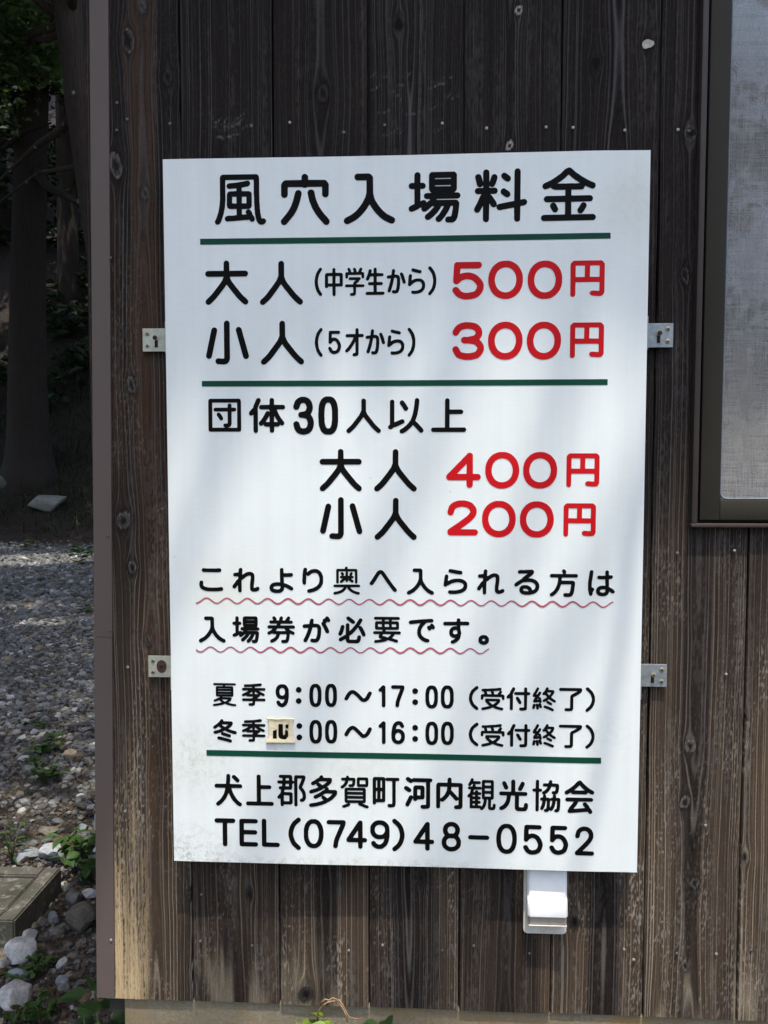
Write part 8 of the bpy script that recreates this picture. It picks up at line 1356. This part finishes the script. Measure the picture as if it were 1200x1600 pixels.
# litter: fallen needles and leaf bits
n = 9000; y = np.concatenate([12.6 + 4.2 * rng.random(n // 2), 0.15 + 3.4 * rng.random(n // 2)]); x = -0.60 * (y + 1.3) - .3 + rng.random(n) * (0.2 * (y + 1.3) + .65); x = np.where(y < 3.4, np.minimum(x, -0.53), x)
P = np.stack([x, y, ground_h(x, y) + 0.012], -1)
sz = np.where(y > 5, 0.10, 0.035)[:, None]
V, F = leaf_cloud(P, 1.0, 3.0, 0.12); V = (V.reshape(n, 4, 3) - P[:, None]) * sz[:, None, :] * np.array([1, 1, .25]) + P[:, None]
c = np.repeat(np.array([0.085, 0.042, 0.022]) * rng.uniform(.35, 1.6, (n, 1)), 4, 0)
tag(link('leaf_litter', np_mesh('leaf_litter', V.reshape(-1, 3), F, False, c), M['litter']), kind='stuff')


# ------------------------------------------------------------------ single rocks
def rock(label, px, py, wpx, hpx, tint, seed, deep=0.8, rotz=0.0, name='rock', jag=0.22):
    p = on_ground(px, py + hpx * 0.42); dep = np.linalg.norm(p - CAM); s = wpx * dep / 1213 / 2 * 0.97; hz = hpx * dep / 1213 / 2 * 0.95
    r = np.random.default_rng(seed); V, F = ico(4)
    for _ in range(17):      # broken faces: clip by random planes
        nrm = r.normal(0, 1, 3); nrm /= np.linalg.norm(nrm); dd = r.uniform(0.86 - jag * 1.5, 0.9); q = V @ nrm - dd
        V = V - nrm * np.maximum(q, 0)[:, None] * 0.92
    V = V + 0.05 * (vnoise(V[:, 0] * 10 + V[:, 2] * 6 + 50, V[:, 1] * 10 - V[:, 2] * 5 + 50, 3, 3, seed) - .5)[:, None] * V
    V = V / np.abs(V).max(0) * np.array([s, s * deep, hz])
    tint_ = np.array(tint) * (0.75 + 0.5 * vnoise(V[:, 0] * 1000 + V[:, 2] * 400 + 900, V[:, 1] * 1000 + 900, 30, 12, seed + 1))[:, None]
    me = np_mesh(name, V, F, True, tint_); me.set_sharp_from_angle(angle=math.radians(28))
    o = link(name, me, M['stone']); o.location = (p[0], p[1] + s * deep * 0.4, float(ground_h(p[0], p[1])) + hz * 0.72); o.rotation_euler = (0, 0, rotz)
    return tag(o, label, 'rock')


W_ = (0.42, 0.42, 0.42); Gy = (0.20, 0.215, 0.23); Bl = (0.17, 0.20, 0.24); Br = (0.14, 0.125, 0.10)
rock('rounded white rock on bare soil in front of the drain box', 28, 1492, 43, 34, W_, 1, 0.8, 0.3, jag=.16)
rock('small sharp white stone on dark soil right of the rounded white rock', 97, 1508, 17, 17, W_, 2, .7, .4)
rock('long white rock at the lower left corner beside weeds', 20, 1562, 42, 34, W_, 3, .8, 1.0)
rock('grey dark rock with pale veins behind the drain box at left', 38, 1340, 35, 17, Gy, 4, .8)
rock('flat pale grey rock behind the drain box, beside the leafy weed', 80, 1337, 42, 22, (0.27, 0.285, 0.30), 5, .8)
rock('large white boulder against the shed corner behind a leafy weed', 156, 1335, 42, 44, W_, 6, .9)
rock('large blue grey boulder half hidden behind the corner strip', 160, 1284, 46, 68, Bl, 7, .9)
rock('squat grey rock standing between drain box and corner strip', 113, 1410, 21, 26, (0.13, 0.132, 0.122), 8, .8)
rock('small white wedge stone right of the squat grey rock', 137, 1402, 23, 15, (0.40, 0.41, 0.42), 9, .8)
rock('long brown slab lying on soil below the squat grey rock', 124, 1442, 40, 46, (0.105, 0.095, 0.08), 10, .8, .5)
rock('grey stone on the gravel beside the corner strip', 127, 1297, 18, 16, Gy, 11)
rock('brown flat stone lying on gravel above the drain box', 76, 1300, 34, 9, Br, 12)
rock('small bluish stone on gravel near the corner strip', 136, 1255, 12, 9, Bl, 13)
rock('pale stone lying at the foot of the drain box wall', 45, 1468, 24, 16, (0.25, 0.26, 0.27), 14)
rock('grey stone with a pale edge beside the long slab', 82, 1435, 17, 20, Gy, 15)
rock('bluish grey stones near the white rock at lower left', 27, 1530, 32, 20, Bl, 16)
rock('tiny white pebble at the bottom between weeds and shed corner', 112, 1578, 7, 7, W_, 17)
rock('light grey stone in shade at the bottom near the small white stone', 96, 1538, 18, 16, (0.2, 0.22, 0.24), 18)
rock('pale angular boulder at the edge of the dark wood', 68, 786, 62, 28, (0.19, 0.195, 0.18), 19, .6, jag=.28)
rock('mossy grey boulder half in the undergrowth at the left edge', 16, 752, 44, 34, (0.09, 0.095, 0.08), 33, .8)
rock('tan stone lit by the sun on the far gravel', 106, 1178, 22, 11, (0.36, 0.29, 0.19), 21)
rock('dark grey rock lying on gravel left of the green weed', 44, 1202, 20, 11, (0.10, 0.11, 0.12), 22)

# ------------------------------------------------------------------ concrete drain box with lid
A, B, C0 = on_ground(96, 1352, 0.10), on_ground(22, 1440, 0.10), on_ground(2, 1346, 0.10)
e1 = (B - A); e1[2] = 0; L1 = np.linalg.norm(e1); e1 /= L1
e2 = C0 - A; e2[2] = 0; e2 /= np.linalg.norm(e2)
e2 = e2 - e1 * (e2 @ e1); e2 /= np.linalg.norm(e2)
BOX = thing('drain_box', 'mossy concrete drain box with a lid set in the soil at left', 'drain box'); BOX.location = (A[0], A[1], 0)
L1 = L1 * 1.0; L2 = 0.62; fw = 0.055


def bar(m_, u0, u1, v0, v1, z0, z1, bev=0.005):
    pts = [A + e1 * u + e2 * v for u, v in ((u0, v0), (u1, v0), (u1, v1), (u0, v1))]
    m_.prism([(p[0], p[1], z0) for p in pts], (0, 0, z1 - z0), bevel=bev)


m_ = MB(); bar(m_, 0, L1, 0, fw, -0.15, 0.100); bar(m_, 0, fw, fw + .0003, L2, -0.15, 0.100); bar(m_, L1 - fw, L1, fw + .0003, L2, -0.15, 0.099); bar(m_, fw + .0003, L1 - fw - .0003, L2 - fw, L2, -0.15, 0.100)
m_.build('frame', M['drain'], BOX)
m_ = MB(); bar(m_, fw + 0.008, L1 - fw - 0.008, fw + 0.008, L2 - fw - 0.008, 0.03, 0.094, 0.004); m_.build('lid', M['drain'], BOX)

# ------------------------------------------------------------------ twigs
for k, (a, b, lab) in enumerate((((98, 1370), (60, 1448), 'brown twig lying along the drain box'), ((90, 1395), (45, 1455), 'long thin twig lying in front of the drain box'), ((60, 1570), (95, 1555), 'short dry twig on soil near the bottom'), ((112, 1215), (138, 1235), 'pale thin twig on gravel near the corner strip'))):
    p, q = on_ground(*a), on_ground(*b)
    pts = [p + (q - p) * t + np.array([0, 0, 0.018 + 0.012 * math.sin(5 * t)]) + rng.normal(0, .006, 3) for t in np.linspace(0, 1, 7)]
    m_ = MB(); m_.tube(pts, [0.005, 0.0048, 0.0045, 0.004, 0.0035, 0.003, 0.002], 6); o = m_.build('twig', M['twig'], None, True)
    tag(o, lab, 'twig')


# ------------------------------------------------------------------ weeds
def leaf_blade(c, d, length, width, roll=0.0, heart=False, droop=0.25):
    """One leaf: a folded blade with outline, as (verts, faces)."""
    d = Vector(d).normalized(); up = Vector((0, 0, 1)); s = d.cross(up)
    s = s.normalized() if s.length > 1e-4 else Vector((1, 0, 0)); nrm = s.cross(d)
    s = (Matrix.Rotation(roll, 3, d) @ s); nrm = (Matrix.Rotation(roll, 3, d) @ nrm)
    prof = [(0.0, .10), (.06, .62), (.2, .96), (.36, 1.0), (.55, .82), (.75, .5), (.9, .2), (1.0, .02)] if heart else [(0, .06), (.12, .45), (.3, .85), (.48, 1.0), (.66, .85), (.82, .5), (.93, .2), (1, .02)]
    V, F = [], []
    for t, w_ in prof:
        c_ = Vector(c) + d * (length * t) - Vector((0, 0, 1)) * (droop * length * t * t)
        back = -d * (length * .10 * w_) if heart and t < .1 else Vector((0, 0, 0))
        V += [c_ + s * (width * w_ / 2) + nrm * (width * w_ * .16) + back, c_ + s * (width * w_ / 4) + nrm * (width * w_ * .07), c_, c_ - s * (width * w_ / 4) + nrm * (width * w_ * .07), c_ - s * (width * w_ / 2) + nrm * (width * w_ * .16) + back]
    for k in range(len(prof) - 1):
        for j in range(4): F.append([k * 5 + j, k * 5 + j + 1, (k + 1) * 5 + j + 1, (k + 1) * 5 + j])
    return V, F


def weed(label, base, stems, leaf_len, leaf_w, col, heart=False, per=4, name='weed', seed=0):
    """stems: list of stem tip offsets from the base."""
    r = random.Random(seed); t = thing(name, label, 'weed'); t.location = base
    V, F, C = [], [], []; st = MB()
    for tip in stems:
        tip = Vector(tip); p0 = Vector(base); p1 = p0 + tip
        mid = (p0 + p1) / 2 + Vector((r.uniform(-.02, .02), r.uniform(-.02, .02), tip.length * .12))
        pts = [p0 * (1 - u) ** 2 + mid * 2 * u * (1 - u) + p1 * u * u for u in np.linspace(0, 1, 6)]
        st.tube(pts, [0.0025, 0.0023, 0.002, 0.0018, 0.0015, 0.001], 5)
        for k in range(per):
            u = 1 - 0.62 * k / max(per - 1, 1) * r.uniform(.8, 1.1); u = min(max(u, .2), 1.0)
            c = p0 * (1 - u) ** 2 + mid * 2 * u * (1 - u) + p1 * u * u
            a = r.uniform(0, 6.28); d = Vector((math.cos(a), math.sin(a), r.uniform(-.1, .55)))
            v, f = leaf_blade(c, d, leaf_len * r.uniform(.7, 1.15), leaf_w * r.uniform(.75, 1.15), r.uniform(-.5, .5), heart)
            o = len(V); V += v; F += [[q + o for q in g] for g in f]; C += [np.array(col) * r.uniform(.65, 1.35)] * len(v)
    st.build('stem', M['weed_stem'], t, True)
    me = np_mesh('foliage', np.array([v[:] for v in V]), np.array(F), True, np.array(C)); link('foliage', me, M['weed_leaf'], t)
    return t


M['weed_stem'] = simple('green_stem', (0.10, 0.12, 0.045), (0.09, 0.06, 0.035), 60, 0.6)
GR = (0.048, 0.098, 0.022); DG = (0.036, 0.078, 0.022); YG = (0.16, 0.24, 0.03)


def ring_stems(n, r0, h, seed):
    r = random.Random(seed); return [(r0 * math.cos(2 * math.pi * k / n + r.uniform(-.4, .4)) * r.uniform(.3, 1), r0 * math.sin(2 * math.pi * k / n) * r.uniform(.3, 1), h * r.uniform(.6, 1.1)) for k in range(n)]


def weed_px(label, px, py, n, spread_, h, ll, lw, col, heart=False, per=4, seed=0, name='weed'):
    p = on_ground(px, py); return weed(label, tuple(p), ring_stems(n, spread_, h, seed), ll, lw, col, heart, per, name, seed)


weed_px('green weed clump growing through gravel, upper one of two', 74, 1180, 7, .09, .09, .055, .032, GR, False, 5, 1)
weed_px('green weed clump growing through gravel, lower one of two', 72, 1226, 8, .09, .10, .05, .03, GR, False, 5, 2)
weed_px('tiny weed sprouting from gravel left of the two weed clumps', 50, 1198, 4, .04, .05, .04, .024, GR, False, 4, 3)
weed_px('slender grassy weed behind the drain box', 19, 1348, 5, .05, .14, .06, .012, DG, False, 4, 4)
weed_px('leafy weed with pointed leaves beside the white boulder', 122, 1352, 7, .13, .12, .060, .034, GR, False, 6, 5)
weed_px('small leafy weed hanging beside the corner strip below the boulder', 143, 1378, 4, .06, .07, .06, .035, GR, False, 4, 6)
weed_px('low weed with tiny leaves right of the rounded white rock', 62, 1518, 12, .07, .045, .022, .014, GR, False, 6, 7)
weed_px('low weed between the two white rocks at lower left', 30, 1540, 7, .05, .04, .022, .014, GR, False, 5, 8)
weed_px('round leafed weed at the bottom edge, left one', 32, 1602, 5, .04, .06, .034, .026, GR, True, 3, 9)
weed_px('round leafed weed at the bottom edge, right one', 66, 1600, 5, .04, .07, .040, .028, GR, True, 3, 10)
weed_px('small weed on gravel beside the tan stone', 55, 1140, 4, .06, .05, .05, .03, DG, False, 4, 12)
weed_px('weed clump at the edge of the far sunlit gravel', 127, 884, 8, .3, .3, .16, .07, DG, False, 5, 13)
weed_px('dark weed clump in the shaded gravel edge', 45, 862, 7, .3, .22, .15, .06, DG, False, 5, 14)
weed_px('fern like weed on the gravel by the corner strip', 140, 960, 6, .12, .1, .1, .03, DG, False, 5, 15)
# heart-leaved plant at the shed corner
p = at(163, 1600, 0.16); base = (p[0], p[1], float(ground_h(p[0], p[1])))
tips = []
for px, py, y in ((127, 1560, .18), (150, 1548, .16), (152, 1582, .10), (168, 1562, .20), (130, 1590, .12), (176, 1592, .12), (160, 1604, .08), (148, 1536, .2), (118, 1600, .15), (178, 1570, .17), (140, 1610, .08), (170, 1612, .10)):
    q = at(px, py, y); tips.append(tuple(q - np.array(base)))
weed('heart leaved plant growing at the shed corner beside the foundation', base, tips, 0.052, 0.044, DG, True, 3, 'corner_plant', 21)

# vine climbing the foundation below the boards
base = tuple(at(497, 1650, 0.03) * np.array([1, 1, 0]) + np.array([0, 0, 0.0]))
tips = [tuple(at(px, py, y) - np.array(base)) for px, py, y in ((487, 1594, .03), (500, 1590, .015), (512, 1599, .02), (495, 1604, .01), (478, 1602, .03), (508, 1610, .0))]
V1 = weed('yellow green vine climbing the concrete foundation with a dry tendril', base, tips, 0.034, 0.030, YG, True, 2, 'climbing_vine', 31)
td = [at(*q) for q in ((495, 1600, .03), (497, 1582, .02), (503, 1572, .012), (512, 1566, .012), (522, 1564, .015), (532, 1570, .018), (538, 1580, .016), (541, 1588, .012), (543, 1597, .01))]
m_ = MB(); m_.tube(td, [0.0014] * 9, 6); td2 = [at(*q) for q in ((503, 1572, .012), (502, 1566, .008), (508, 1561, .006), (514, 1563, .008), (520, 1559, .01), (527, 1562, .01))]
m_.tube(td2, [0.0011] * 6, 6); td3 = [at(*q) for q in ((524, 1565, .015), (530, 1562, .012), (536, 1571, .01), (545, 1589, .006), (556, 1592, .006), (566, 1591, .01))]
m_.tube(td3, [0.0011] * 6, 6); m_.build('tendril', M['tendril'], V1, True)
base = tuple(at(590, 1650, 0.03) * np.array([1, 1, 0]))
tips = [tuple(at(px, py, y) - np.array(base)) for px, py, y in ((570, 1598, .03), (590, 1604, .02), (602, 1594, .015), (582, 1606, .01), (607, 1604, .03))]
weed('dark green vine leaves against the concrete right of the dry tendril', base, tips, 0.032, 0.028, (0.035, 0.07, 0.02), True, 2, 'climbing_vine', 32)
